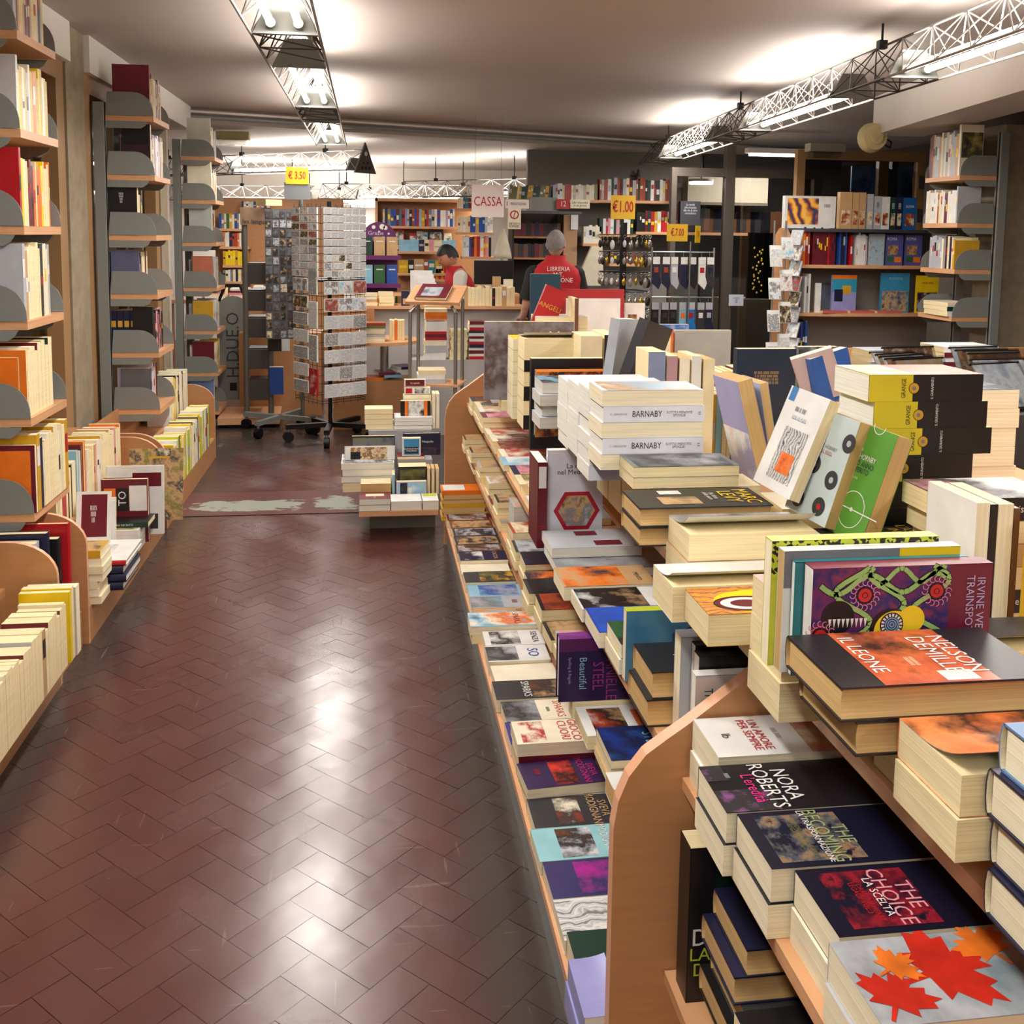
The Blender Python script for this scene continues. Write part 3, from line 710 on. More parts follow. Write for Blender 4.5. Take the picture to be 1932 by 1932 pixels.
# ---------------- low beech bins along the left ----------------
def end_poly(xf, xb, zt, rr=.11):
    pts = [(xb, 0), (xf, 0), (xf, zt - rr * 1.15)]
    for i in range(1, 9):
        t = math.pi / 2 * i / 8
        pts.append((xf - rr * 1.5 * (1 - math.cos(t)), zt - rr * 1.15 * (1 - math.sin(t))))
    pts.append((xb, zt))
    return pts
XF = -1.07
def low_bin(y0, y1, label, zt=.52, ends=(1, 1), xf=XF):
    r = thing('display_bin', label, 'display stand', (xf, (y0 + y1) / 2, 0), group='low beech bins along the left wall')
    a, b = y0 - (y0 + y1) / 2, y1 - (y0 + y1) / 2
    for i, (yy, e) in enumerate(((a, ends[0]), (b - .02, ends[1]))):
        if e: MB().prism([(p - xf, q) for p, q in end_poly(xf, xf - .36, zt)], 'y', yy, yy + .02, BEECHF, PINKW).build('end_panel', r)
    MB().box((-.012, a + .021, .0), (.0, b - .021, .14), BEECHF).build('front_board', r)
    MB().box((-.17, a + .021, .12), (-.013, b - .021, .14), BEECH).build('lower_tray', r)
    MB().box((-.185, a + .021, .0), (-.171, b - .021, .36), BEECHF).build('riser', r)
    MB().box((-.36, a + .021, .34), (-.186, b - .021, .36), BEECH).build('upper_tray', r)
    MB().box((-.375, a, .0), (-.361, b, zt + .04), BEECHF).build('back_panel', r)
    return r
low_bin(1.9, 3.65, 'low beech display bin full of page-edge-out books, nearest on the left')
low_bin(4.0, 5.48, 'low beech display bin with piled albums in the middle of the left side')
low_bin(5.56, 7.34, 'low beech display bin holding the yellow magazines')
GB = 'books in the low left bins'
# near bin: upper tier row leaning, lower row of fore-edges
row((-1.0, 2.15, .1405), '+Y', 1.33, '+X', 'the nearest low left bin', GB, tr=(.014, .034), hr=(.2, .225), dr=(.135, .14), cols=['cream', 'ivory', 'white', 'cream', 'tan', 'maroon', 'ivory', 'silver'], fore=.93, order='from the near end', lean=0)
book('-X+Z', (-1.155, 3.492, .1405), .16, .245, .022, 'yellow', label='bright yellow book near the far end of the nearest low left bin', group=GB, hard=False)
book('+X+Z', (-1.155, 3.518, .1405), .16, .25, .03, 'yellow', sp='gold', label='thick yellow softcover against the near rounded beech panel', group=GB)
book('+X+Z', (-1.155, 3.553, .1405), .165, .24, .045, 'silver', pg='ivory', label='plastic-wrapped thick book against the near rounded beech panel', group=GB)
row((-1.275, 2.6, .3605), '+Y', .98, '+X', 'the upper tier of the nearest left bin', GB, tr=(.012, .03), hr=(.2, .23), dr=(.13, .135), cols=['charcoal', 'black', 'navy', 'cream', 'maroon'], fore=.3, order='from the near end')
# gap between bins: pile and standing volumes
tag(MB().box((-1.43, 3.67, 0), (-1.09, 3.98, .14), BEECHF).build('gap_plinth'), 'low beech plinth between the two nearest left bins', 'plinth')
for k, (c, h, t) in enumerate((('silver', .35, .05), ('navy', .37, .04), ('black', .33, .045), ('red', .37, .028))):
    book('-X+Z', (-1.335 + .02 * k, 3.70 + .062 * k, .1405), .17, h, t, c, label='tall %s volume standing between the two nearest left bins' % cname(c), group=GB, hard=True)
zz = .1405
zt = stack((-1.47, 3.69, .145), 10, .14, .17, .031, '+X-Y', ['cream', 'ivory', 'tan', 'charcoal', 'cream'], 'the pile behind the nearest beech panel', GB, jit=.004) if 0 else 0
tag(MB().box((-1.66, 3.70, .0), (-1.33, 3.95, .40), BEECHF).build('side_cabinet'), 'small beech cabinet below the nearest wall shelf column', 'cabinet')
stack((-1.56, 3.70, .4005), 4, .2, .16, .017, '+X-Y', ['cream', 'ivory', 'tan', 'charcoal', 'white', 'blue'], 'the pile under the nearest left column', GB, jit=.004, tj=.3)
# middle bin, upper tier
U = 'the upper tier of the middle left bin'
def up(yy, c, t, h, W=.15, fore=False, label='', **kw):
    code = '+X+Z' if fore else '-X+Z'
    book(code, (-1.262 - W, yy, .3605), W, h, t, c, label=label, group=GB, tilt=kw.pop('tilt', 0), **kw)
yy = 4.295
upl = [('cream', .03, .2, 1), ('tan', .018, .2, 1), ('ivory', .034, .2, 1), ('red', .055, .205, 0), ('cream', .026, .2, 1), ('black', .014, .22, 0), ('cream', .03, .22, 1), ('black', .012, .23, 0), ('ivory', .055, .235, 1)]
for i, (c, t, h, fo) in enumerate(upl):
    up(yy, c, t, h, fore=fo, label='%s book, %s from the near end on %s' % (cname(c), ordn(i), U)); yy += t + .002
yy += .02
for c, t, h, lb in (('skyblue', .03, .27, 'large pale blue and white album standing in the middle left bin'), ('white', .02, .26, 'white album behind the pale blue one in the middle left bin'), ('maroon', .02, .28, 'dark maroon album standing in the middle left bin'), ('orange', .03, .29, 'bright orange softcover standing in the middle left bin')):
    up(yy, c, t, h, W=.18, label=lb, hard=True, fore=True, pic=(cov('olive' if c == 'skyblue' else c), .55, .2, .92, .66)); yy += t + .012
row((-1.26, yy, .3605), '+Y', 5.40 - yy, '+X', U.replace('the upper tier', 'the far end of the upper tier') if 0 else 'the far upper end of the middle bin', GB, tr=(.014, .032), hr=(.22, .26), dr=(.14, .16), cols=['ivory', 'cream', 'pink', 'white', 'tan', 'orange', 'black', 'gold'], fore=.7, order='from the near end')
# big art book behind with spine up the post
book('-Y+Z', (-1.44, 4.36, .66), .19, .30, .03, art('old_map', ['tan', 'cream', 'brown', 'ivory'], 9), sp='maroon', label='tall album with red lettered spine and faded picture by the wall post', group=GB, hard=True, stitle=('GARIBALDI', .03, 'cream')) if 0 else book('+X+Z', (-1.62, 4.55, .59), .22, .30, .025, art('old_map', ['tan', 'cream', 'brown', 'ivory'], 9), sp='maroon', label='tall album with faded picture and red lettered spine by the concrete post', group=GB, hard=True, titles=[('GARIBALDI', .04, .07, .5, 'white', 1, -math.pi / 2)], pic=[(cov('maroon'), 0, 0, .17, 1)])
tag(MB().box((-1.64, 4.45, 0), (-1.458, 5.4, .588), BEECHF).build('wall_ledge'), 'beech ledge between the middle left bin and the window', 'ledge')
# middle bin, lower tray: stacks
LP = 'the lower tray of the middle left bin'
zt = .1405
for k in range(7):
    book('-Y+X' if k % 2 else '+Y-X', (-1.235 + RN.uniform(-.01, .02), 4.04 + RN.uniform(0, .01), zt), .14, .2, .030, 'cream' if k < 6 else 'gold', pg='ivory',
         label='tan paperback, %s from the bottom of the near pile in the middle left bin' % ordn(k), group=GB, pic=(art('tan_cover', ['black', 'tan', 'gold'], 11), .05, .05, .95, .95) if k == 6 else None); zt += .0306
zt = .1405
for k in range(3):
    book('+Y-X', (-1.235 + .012 * (k == 1), 4.20 + .004 * k, zt), .27, .25, .032, 'navy', pg='white', hard=True, label='navy slipcased art album, %s from the bottom in the middle left bin' % ordn(k), group=GB); zt += .0326
book('+Y-X', (-1.235, 4.215, zt), .29, .26, .022, 'white', sp='red', pg='white', hard=True, label='white art album with a grey drawing on top of the navy pile', group=GB, pic=(art('grey_drawing', ['white', 'white', 'silver', 'charcoal'], 9, seed=3), .3, .3, .75, .7))
# magazines standing behind the pile
for k in range(3):
    book('-Y+Z' if 0 else '+X+Z', (-1.245, 4.52 + .02 * k, .1405 + 0), .15, .28 + .01 * k, .013, 'white', label='white cover with red capitals, %s of three standing behind the navy albums' % ordn(k), group=GB,
         titles=[('VIDA', .03, .45, .84, 'charcoal'), ('JOBS', .045, .5, .7, 'red')], pic=(art('bw_figure', ['white', 'silver', 'black'], 9, seed=k), .2, .08, .8, .6), tilt=-.12) if k < 2 else book('+X+Z', (-1.235, 4.45, .24), .14, .24, .012, 'white', label='white cover with a dark red panel, standing behind the navy albums', group=GB, pic=(cov('maroon'), .15, .2, .9, .95), tilt=-.2, titles=[('llllll\nlllll\nlll', .03, .5, .6, 'white', .7)])
zt = .1405
for k in range(4):
    book('+Y-X', (-1.225, 4.72, zt), .22, .19, .024, 'green' if k == 1 else 'white', pg='white', label='%s softcover, %s from the bottom behind the navy albums' % ('green' if k == 1 else 'white', ordn(k)), group=GB, pic=(art('stone_scene', ['cream', 'olive', 'tan'], 10), .05, .05, .95, .95) if k == 3 else None); zt += .0246
book('+Y-X', (-1.235, 4.76, zt), .15, .235, .024, 'black', sp='darkgreen', label='black paperback with small white spine words on the white softcovers', group=GB, stitle=('IL LIBRO DEI FATTI', .012, 'white')); zt += .0246
book('-X-Y' if 0 else '+X+Z', (-1.225, 4.86, .1405), .205, .30, .035, 'maroon', label='dark red slipcase with an orange and a black block, standing in the middle left bin', group=GB, pic=[(cov('orange'), .05, .5, .3, .86), (cov('black'), .32, .5, .58, .86), (cov('white'), .6, .5, .98, .9)], titles=[('TO', .05, .45, .7, 'white', 1, math.pi / 2), ('OVEST', .03, .17, .68, 'tan', 1, math.pi / 2)], hard=True)
book('+X+Z', (-1.235, 4.98, .1405), .26, .33, .02, 'white', label='white album with a dark red corner and black triangle, leaning in the middle left bin', group=GB, tilt=-.08, hard=True, pic=[(cov('maroon'), .45, .7, .96, .9), (cov('charcoal'), .2, .08, .9, .3)])
book('+X+Z', (-1.19, 5.22, .1405), .26, .36, .012, art('winter_trees', ['tan', 'olive', 'tan', 'charcoal', 'cream'], 9, stretch=(1, 1, 1)), label='large ochre album with bare dark trees, leaning at the far end of the middle bin', group=GB, tilt=-.18, pic=(cov('gold'), .35, .86, .75, .89), hard=True)
# yellow magazines bin
Q = 'the yellow magazine bin'
yc = ['yellow', 'cream', 'yellow', 'navy', 'white', 'cream', 'silver', 'black']
row((-1.07, 5.75, .1405), '+Y', 1.35, '+X', Q + ' lower tier', GB, tr=(.02, .05), hr=(.25, .29), dr=(.12, .14), cols=['yellow', 'yellow', 'lime', 'olive', 'white'], fore=.1, order='from the near end', lean=0)
row((-1.24, 6.60, .3605), '+Y', .66, '+X', Q + ' upper tier', GB, tr=(.016, .034), hr=(.26, .30), dr=(.13, .15), cols=['cream', 'white', 'navy', 'ivory', 'yellow', 'white', 'yellow'], fore=.4, order='from the near end')
# trolley with embossed lettering
r = thing('hand_trolley', 'grey hand trolley board with printed letters and red-hubbed black wheels', 'trolley', (-1.165, 9.12, 0), .1)
ply = [(-.135, .12), (.135, .12), (.135, .9)] + [(.135 * math.cos(t * math.pi / 10), .9 + .13 * math.sin(t * math.pi / 10)) for t in range(1, 10)] + [(-.135, .9)]
MB().prism(ply, 'y', -.012, .012, mat('trolley_grey', (132, 134, 130), .4, .2)).build('back_board', r)
text('H.DUE.O', .155, 'charcoal', T(.0, -.0135, .60) @ RX(math.pi / 2) @ RZ(math.pi / 2), r, 'lettering', .95)
MB().box((-.035, -.015, .2), (.025, -.0125, .27), BLACKM).build('printed_square', r)
for sx in (-.19, .19):
    wh_ = MB().tube((sx - .025, 0, .13), (sx + .025, 0, .13), .13, BLACKM, 24).build('wheel', r); MB().tube((sx - .028, 0, .13), (sx + .028, 0, .13), .065, mat('red_hub', (190, 20, 40), .4), 16).build('hub', wh_)
MB().box((-.15, -.15, .02), (.15, -.012, .035), GREYM).build('foot_plate', r)
MB().path([(-.11, .03, .15), (-.11, .03, 1.0), (-.06, .03, 1.12), (.06, .03, 1.12), (.11, .03, 1.0), (.11, .03, .15)], .013, BLACKM, 8).build('handle', r)
def A0(k, *c, **kw): return art(k, c, **kw)
# ---------------- helpers that read a flat front at depth Y ----------------
def fr(x0, yb, x1, yt, Y):
    a = atY(x0, yb, Y); b = atY(x1, yt, Y)
    return a.x, b.x, a.z, b.z
def fbook(x0, yb, x1, yt, Y, t, c, label, z=None, **kw):
    """a book standing with its front cover to the aisle end"""
    X0, X1, Z0, Z1 = fr(x0, yb, x1, yt, Y)
    h = Z1 - Z0
    if z is not None: Z0 = z; 
    return book(kw.pop('code', '+X+Z'), (X0, Y, Z0), X1 - X0, (Z1 - Z0), t, c, label=label, simple=kw.pop('simple', True), **kw)
def pstack(x0, yb, x1, yt, Y, n, D, cols, place, group, z=None, code='-Y+X', **kw):
    X0, X1, Z0, Z1 = fr(x0, yb, x1, yt, Y)
    if z is not None: Z0 = z
    W = X1 - X0
    return stack((X0, Y, Z0), n, D, W, (Z1 - Z0) / n, code, cols, place, group, **kw) if code[1] == 'Y' else stack((X0, Y, Z0), n, W, D, (Z1 - Z0) / n, code, cols, place, group, **kw)
def prow(x0, yb, x1, yt, Y, cols, place, group, z=None, tr=(.014, .034), fore=0, D=(.12, .15), **kw):
    X0, X1, Z0, Z1 = fr(x0, yb, x1, yt, Y); h = Z1 - Z0
    if z is not None: Z0 = z
    return row((X0, Y, Z0), '+X', X1 - X0, '-Y', place, group, tr=tr, hr=(h * .88, h), dr=D, cols=cols, fore=fore, **kw)
def board(x0, y0, z0, x1, y1, z1, m, name, label, cat, group=None):
    return tag(MB().box((x0, y0, z0), (x1, y1, z1), m).build(name), label, cat, group)
def sign(x0, yb, x1, yt, Y, label, bg, txts, hang=None, t=.006, name='sign', rz=0, cat='sign', pole=None, polec=None):
    X0, X1, Z0, Z1 = fr(x0, yb, x1, yt, Y); w_, h_ = X1 - X0, Z1 - Z0
    r = thing(name, label, cat, ((X0 + X1) / 2, Y, (Z0 + Z1) / 2), rz)
    MB().box((-w_ / 2, 0, -h_ / 2), (w_ / 2, t, h_ / 2), mat('sign_%s' % (bg if isinstance(bg, str) else '%d%d%d' % tuple(bg)), bg, .5)).build('board', r)
    for s_, sz, fx, fy, c, sx in txts:
        text(s_, sz * h_, c, T((fx - .5) * w_, -.0015, (fy - .5) * h_) @ RX(math.pi / 2), r, 'lettering', sx)
    if hang:
        q = MB()
        for sx in (-.4, .4): q.tube((w_ * sx, t / 2, h_ / 2), (w_ * sx, t / 2, h_ / 2 + hang), .0015, GREYM, 4)
        q.build('hanging_wires', r)
    if pole: MB().box((-.012, t, -h_ / 2 - pole), (.012, t + .02, h_ / 2 - .02), polec or BLACKM).build('pole', r)
    return r
# ---------------- end stand with piles before the far panel ----------------
r = thing('end_stand', 'stepped stand with beech tray and grey plinth before the far end of the big table', 'display stand', (.16, 5.6, 0))
MB().box((-.155, -.14, 0), (.20, .45, .13), GREYM).build('plinth', r)
MB().box((-.21, -.37, .13), (.20, .1, .155), BEECH).build('tray', r)
MB().box((-.20, -.13, .156), (.20, .22, .185), BEECHF).build('step', r)
MB().box((-.16, .23, .131), (.20, .6, .465), mat('grey_box', (168, 166, 168), .5)).build('upper_box', r)
GE = 'books on the end stand'; E1 = 'the end stand'
def eb(x0, yb, x1, yt, Y, t, c, lb, **kw):
    X0, X1, Z0, Z1 = fr(x0, yb, x1, yt, Y)
    Z0 = kw.pop('z', Z0)
    return book(kw.pop('code', '+X+Z'), (X0, Y, Z0), X1 - X0 if kw.get('W') is None else kw.pop('W'), Z1 - Z0, t, c, label=lb, group=GE, simple=False, **kw)
def el(x0, x1, Y, z0, z1, D, n, cols, lb, **kw):
    """n lying books whose near faces span x0..x1 between heights z0 and z1"""
    X0, X1 = atY(x0, 900, Y).x, atY(x1, 900, Y).x; t = (z1 - z0) / n
    for k in range(n):
        c = cols[k % len(cols)]; tp = k == n - 1
        book(kw.get('code', '-Y+X'), (X0 + RN.uniform(-.004, .004), Y, z0 + .0006 + t * k), D, X1 - X0, t - .0008, c, pg=kw.get('pg', 'ivory'), label=(lb if tp else '%s book, %s from the bottom under the %s' % (cname(c), ordn(k), ' '.join(lb.split()[:5]))), group=GE,
             simple=False, pic=kw.get('pic') if tp else None, titles=kw.get('ti', ()) if tp else ())
el(678, 737, 5.235, .156, .222, .14, 2, ['maroon', 'maroon'], 'dark red booklet with cream title panel at the left front of the end stand', pg='white', pic=(cov('cream'), .25, .2, .6, .8), ti=[('LLLLLLLL', .014, .72, .5, 'cream')])
el(739, 797, 5.24, .156, .205, .15, 1, ['white'], 'thick white curling book at the middle front of the end stand', pg='white')
el(799, 829, 5.24, .156, .205, .15, 1, ['white'], 'thick white book with a yellow sheet at the right front of the end stand', pg='white', pic=(cov('lime'), .05, .05, .4, .95))
el(680, 737, 5.40, .1855, .262, .12, 1, ['cream'], 'very thick cream paperback lying behind the dark red booklets', pg='tan')
eb(740, 938, 745, 896, 5.41, .12, 'skyblue', 'narrow pale blue spine standing in the middle of the end stand', code='-X+Z', z=.186)
eb(748, 938, 805, 908, 5.40, .03, 'lilac', 'pale lilac book with a black door picture on the end stand', z=.186, pic=[(A0('bw_door', 'white', 'skyblue', 'lilac'), .04, .05, .97, .95), (cov('black'), .12, .1, .36, .92), (cov('white'), .4, .1, .5, .6)])
eb(752, 907, 805, 880, 5.47, .10, 'charcoal', 'dark landscape box standing below the dark red book on the end stand', z=.186, pic=(A0('dkls', 'charcoal', 'olive', 'darkgreen'), .05, .1, .95, .9))
for k in range(3): eb(806 + 8 * k, 940, 812 + 8 * k, 884, 5.45, .11, 'cream', 'tall cream book, %s of three at the right of the end stand' % ordn(k), z=.186, code='-X+Z', pg='tan')
el(646, 745, 5.53, .1855, .235, .2, 3, ['cream', 'ivory', 'cream'], 'uppermost cream paperback of the wide left pile on the end stand', pg='cream')
el(645, 745, 5.53, .2355, .345, .24, 3, ['black', 'silver', 'white'], 'white stone-patterned album topping the wide left pile', pg='white', pic=(A0('bw_stones', 'white', 'silver', 'charcoal', 'white', scale=16), .02, .02, .98, .98))
eb(652, 880, 745, 842, 5.60, .02, 'white', 'black and sepia album with a town view, standing on the left pile', z=.3465, hard=True, pic=[(art('sepia_town', ['cream', 'brown', 'tan', 'cream', 'charcoal'], 40), .1, .04, .84, .92), (cov('black'), .1, .04, .3, .6)], tilt=-.1)
eb(664, 842, 745, 822, 5.70, .02, 'charcoal', 'grey landscape album behind the sepia town album', z=.3465, pic=(A0('grey_scape', 'charcoal', 'grey', 'olive'), .02, .05, .98, .9))
el(751, 802, 5.60, .3465 - .001, .362, .12, 1, ['maroon'], 'dark red book lying under the small blue dictionary') 
eb(759, 862, 794, 826, 5.61, .03, 'white', 'small dictionary with a blue cover standing on the dark red book', z=.3635, pic=[(cov((60, 140, 190)), .08, .06, .92, .94), (cov('navy'), .14, .12, .86, .5)], titles=[('NAPOLETANO\nITALIANO', .013, .5, .33, 'white', 1)])
board(.16, 5.592, .186, .35, 5.80, .345, mat('grey_box', (168, 166, 168), .5), 'grey_riser', 'small grey riser box under the dark red book on the end stand', 'box')
eb(762, 866, 831, 817, 5.70, .03, 'navy', 'dark navy album with small white letters behind the dictionary', z=.3465, hard=True, titles=[('a Neapolis', .018, .62, .62, 'white')], pic=(A0('night_city', 'navy', 'brown', 'navy', 'charcoal', scale=16), .05, .03, .95, .35))
el(689, 742, 5.86, .466, .585, .13, 4, ['cream', 'ivory', 'tan', 'cream'], 'topmost cream paperback of the left pile on the grey box', pg='cream')
el(744, 815, 5.85, .466, .535, .16, 3, ['olive', 'silver', 'white'], 'white magazine topping the thin pile on the grey box', pg='white')
eb(756, 783, 812, 756, 5.90, .04, 'black', 'black book with two orange bars standing on the grey box', z=.5355, pic=[(cov('orange'), .14, 0, .24, 1), (A0('bw_tree', 'black', 'white', 'charcoal', scale=14), .26, 0, .78, 1), (cov('orange'), .79, 0, .9, 1)])
board(.225, 5.945, .466, .40, 6.05, .60, cov('ivory'), 'paper_box', 'plain ivory box standing at the back of the grey box', 'box')
eb(761, 757, 813, 745, 5.95, .06, 'ivory', 'thick ivory block lying behind the two orange bars', z=.6005)
eb(763, 744, 812, 731, 5.96, .05, 'white', 'white box with a red square and black print on the end stand', z=atY(763, 757, 5.95).z + .04, pic=[(cov('red'), .05, .1, .3, .9), (A0('bwp', 'white', 'black', 'white', scale=14), .4, .1, .95, .9)])
eb(763, 731, 803, 716, 5.97, .04, 'white', 'white box with a dark red lettered top on the end stand', z=atY(763, 744, 5.96).z + .045, pic=(cov('maroon'), .05, .05, .95, .95), titles=[('La capitale', .016, .5, .5, 'white', .8)])
for k in range(2): eb(816 + 7 * k, 800, 822 + 7 * k, 743, 5.87, .12, 'ivory', 'tall ivory book standing %s at the right of the grey box' % ('left' if k == 0 else 'right'), z=.466, code='-X+Z', pg='cream')
# ---------------- postcard spinner ----------------
PCG = 'postcards on the tall spinner'
def pcol(): return RN.choice([('silver', 'grey'), ('white', 'silver'), ('skyblue', 'blue', 'tan'), ('white', 'rust', 'tan'), ('tan', 'black', 'cream'), ('red', 'white', 'brown')])
def wirebase(r, rad, m, ang=0, n=5, h=.1, post=None):
    for k in range(n):
        a = ang + 2 * math.pi * k / n; c, s = math.cos(a), math.sin(a)
        lg = MB().box((0.02, -.02, h), (rad, .02, h + .035), m, RZ(a)).build('base_leg', r)
        q = MB(); q.tube((rad * c * .95, rad * s * .95, .05), (rad * c * .95, rad * s * .95, h), .012, CHROME, 8)
        q.tube((rad * c * .95 - .02 * s, rad * s * .95 + .02 * c, .04), (rad * c * .95 + .02 * s, rad * s * .95 - .02 * c, .04), .04, BLACKM, 14); q.build('caster', lg)
th = math.radians(34)
nc = Vector((-.345, 7.62, 0))      # near corner of the square tower
e1 = Vector((math.cos(th), math.sin(th), 0)); e2 = Vector((-math.sin(th), math.cos(th), 0))
S_ = .40
ctr = nc + (e1 + e2) * S_ / 2
r = thing('postcard_spinner', 'tall square wire spinner of postcards on a black wheeled base', 'rack', ctr, th)
MB().tube((0, 0, .12), (0, 0, 1.82), .016, BLACKM, 10).build('pole', r)
wirebase(r, .34, BLACKM, .3, 5)
q = MB()
for z in [.32 + .21 * .155 / .155 * 0] + [.34 + .13 * k for k in range(8)] + [1.25 + .058 * k for k in range(10)]:
    hs = S_ / 2 - .01
    q.path([(-hs, -hs, z), (hs, -hs, z), (hs, hs, z), (-hs, hs, z), (-hs, -hs, z)], .0022, BLACKM, 4)
for k in range(7):
    u = -S_ / 2 + .01 + (S_ - .02) * k / 6
    for a, b in ((u, -S_ / 2 + .01), (u, S_ / 2 - .01), (-S_ / 2 + .01, u), (S_ / 2 - .01, u)): q.tube((a, b, .3), (a, b, 1.80), .0018, BLACKM, 4)
q.box((-.19, -.19, 1.225), (.19, .19, 1.24), BLACKM)
q.build('wire_cage', r)
inks = [art('card%d' % i, c, 60 if i in (0, 1, 3) else 22, .25, i) for i, c in enumerate([('white', 'silver', 'white'), ('white', 'grey', 'white'), ('skyblue', 'white', 'grey', 'tan'), ('white', 'silver', 'white', 'tan'), ('tan', 'black', 'cream'), ('rust', 'white', 'brown'), ('skyblue', 'white', 'grey'), ('grey', 'rust', 'silver')])]
def card(u0, u1, z0, z1, facev, lab, ink, bright='white', t=.012, tilt=.12):
    """facev 0 = left face (along e2), 1 = right face (along e1)"""
    base = nc + (e1 if facev else e2) * u0
    n = (-e2 if facev else -e1)          # outward
    w_ = u1 - u0; h_ = z1 - z0
    o = base + n * (.006 + t)
    xa = (e1 if facev else -e2)
    if not facev: o = nc + e2 * u1 + n * (.006 + t)
    M = Matrix(((xa.x, n.x * -1, 0, o.x), (xa.y, n.y * -1, 0, o.y), (0, 0, 1, z0), (0, 0, 0, 1)))
    M = M @ RX(-tilt * 0) @ RX(tilt * -1 * -1 * 0)
    g = MB(); g.box((0, 0, 0), (w_, t, h_), cov(bright)); mrg = .004
    g.add([(mrg, -.0006, mrg), (w_ - mrg, -.0006, mrg), (w_ - mrg, -.0006, h_ - mrg), (mrg, -.0006, h_ - mrg)], [(0, 1, 2, 3)], ink)
    o_ = g.build('postcard', M=M)
    return tag(o_, lab, 'postcard', PCG)
for k in range(9):
    z0 = 1.26 + .0575 * k
    for j in range(3):
        card(.02 + .122 * j, .02 + .122 * j + .118, z0, z0 + .05, 0, 'small %s postcard pack, upper left face, row %s from the top, %s column' % (['pale', 'grey', 'mixed'][j], ordn(8 - k), ordn(2 - j)), inks[(k * 3 + j * 5) % 8])
    for j in range(6):
        card(.02 + .061 * j, .02 + .061 * j + .059, z0, z0 + .05, 1, 'small white postcard pack, upper right face, row %s from the top, %s column' % (ordn(8 - k), ordn(j)), inks[0 if k > 2 or j > 3 else (j + k) % 8])
for k in range(7):
    z0 = .385 + .128 * k
    card(.16, .37, z0, z0 + .092, 0, 'wide %s postcard, lower left face, row %s from the top' % ('picture' if k > 4 else 'white', ordn(6 - k)), inks[(4 if k == 5 else 2 if k == 6 else 3 if k % 2 else 1)])
    for j in range(3):
        card(.02 + .124 * j, .02 + .124 * j + .118, z0 - .02, z0 + .078, 1, 'white bordered postcard, lower right face, row %s from the top, %s column' % (ordn(6 - k), ordn(j)), inks[(2, 6, 7)[(k + j) % 3] if k > 4 else (0, 0, 3, 1, 0)[(k + 2 * j) % 5]])
for k in range(4):
    z0 = .38 + .25 * k
    card(.03, .145, z0, z0 + (.2), 0, 'tall narrow card, lower left face, %s from the bottom' % ordn(k), art('red_card', ['maroon', 'red', 'white'], 9) if k == 0 else inks[1 if k % 2 else 3], bright='red' if k == 0 else 'white')
# second spinner behind with magnets board, and its price sign
r = thing('magnet_stand', 'grey panel stand covered in small magnets behind the postcards', 'rack', (-.70, 8.25, 0), .1)
MB().tube((.18, .05, .12), (.18, .05, 1.98), .016, GREYM, 10).build('pole', r)
wirebase(r, .33, GREYM, 1.0, 4)
X0, X1, Z0, Z1 = fr(517, 640, 552, 395, 8.2)
MB().box((-.1, -.03, Z0), (.13, .0, Z1), mat('magnet_panel', (92, 90, 92), .5)).build('magnet_panel', r)
mg = [art('magnet%d' % i, c, 30, .3, i + 20) for i, c in enumerate([('black', 'silver', 'charcoal'), ('charcoal', 'grey'), ('charcoal', 'black', 'tan'), ('grey', 'charcoal', 'brown'), ('black', 'cream', 'charcoal')])]
for k in range(14):
    for j in range(4):
        x = -.095 + .055 * j; z = Z1 - .07 - .072 * k; s = RN.uniform(.018, .024)
        g = MB(); g.box((x, -.038, z), (x + 2 * s, -.031, z + 2.6 * s), mg[RN.randrange(5)]); o = g.build('fridge_magnet', M=T(-.70, 8.25, 0) @ RZ(.1))
        tag(o, 'small souvenir magnet on the grey panel, row %s, %s from the left' % (ordn(k), ordn(j)), 'magnet', 'magnets on the grey panel')
sign(536, 376, 585, 345, 8.2, 'plain grey board under the yellow price card on the postcard stand', (112, 114, 116), [])
sign(539, 347, 582, 316, 8.19, 'yellow price card reading 3.50 euros above the postcard stands', (222, 176, 24), [('€ 3.50', .62, .5, .5, 'red', .62)])
# open book tower with grey posts
r = thing('book_tower', 'tall open book rack with two grey tube posts and dark trays on a beech base', 'rack', (-.86, 8.7, 0), .05)
for x in (-.14, .055):
    MB().tube((x, -.12, .09), (x, -.12, 1.72), .023, mat('tube_grey', (110, 106, 98), .4, .4), 12).build('post', r)
MB().box((-.36, -.3, .03), (.13, .25, .085), BEECH).build('base_board', r)
MB().box((-.3, -.22, 0), (.1, .2, .03), BLACKM).build('base_foot', r)
for k, z in enumerate((.36, .62, .88, 1.1, 1.32)):
    MB().box((-.12, -.1, z), (.04, .12, z + .012), DGREY).box((-.12, -.13, z - .16), (.04, -.118, z), mat('dark_tray', (66, 60, 56), .5)).build('tray', r)
X0, X1, Z0, Z1 = fr(465, 430, 516, 397, 8.55)
MB().box((-.17, -.16, 1.64), (.075, -.145, 1.78), mat('header_card', (150, 120, 96), .5, var=.3, scale=12)).build('header_card', r)
text('les langues', .05, 'black', T(-.045, -.162, 1.665) @ RX(math.pi / 2), r, 'lettering')
GT = 'books around the tall open rack'
book('-X-Y', (-.87, 8.50, 1.795), .14, .2, .05, 'orange', sp='orange', label='thick orange book lying on the tall open rack', group=GT, rz=.5, simple=False)
book('-X+Y', (-.83, 8.6, 1.135), .13, .18, .035, 'blue', label='blue paperback tilted on a middle tray of the open rack', group=GT, rz=.5)
book('+X+Z', (-.80, 8.46, .62), .10, .2, .04, 'black', label='black book with gold letters standing on the open rack', group=GT)
book('+X+Z', (-.73, 8.66, .60), .08, .2, .02, 'white', label='white paper block beside the black book on the open rack', group=GT)
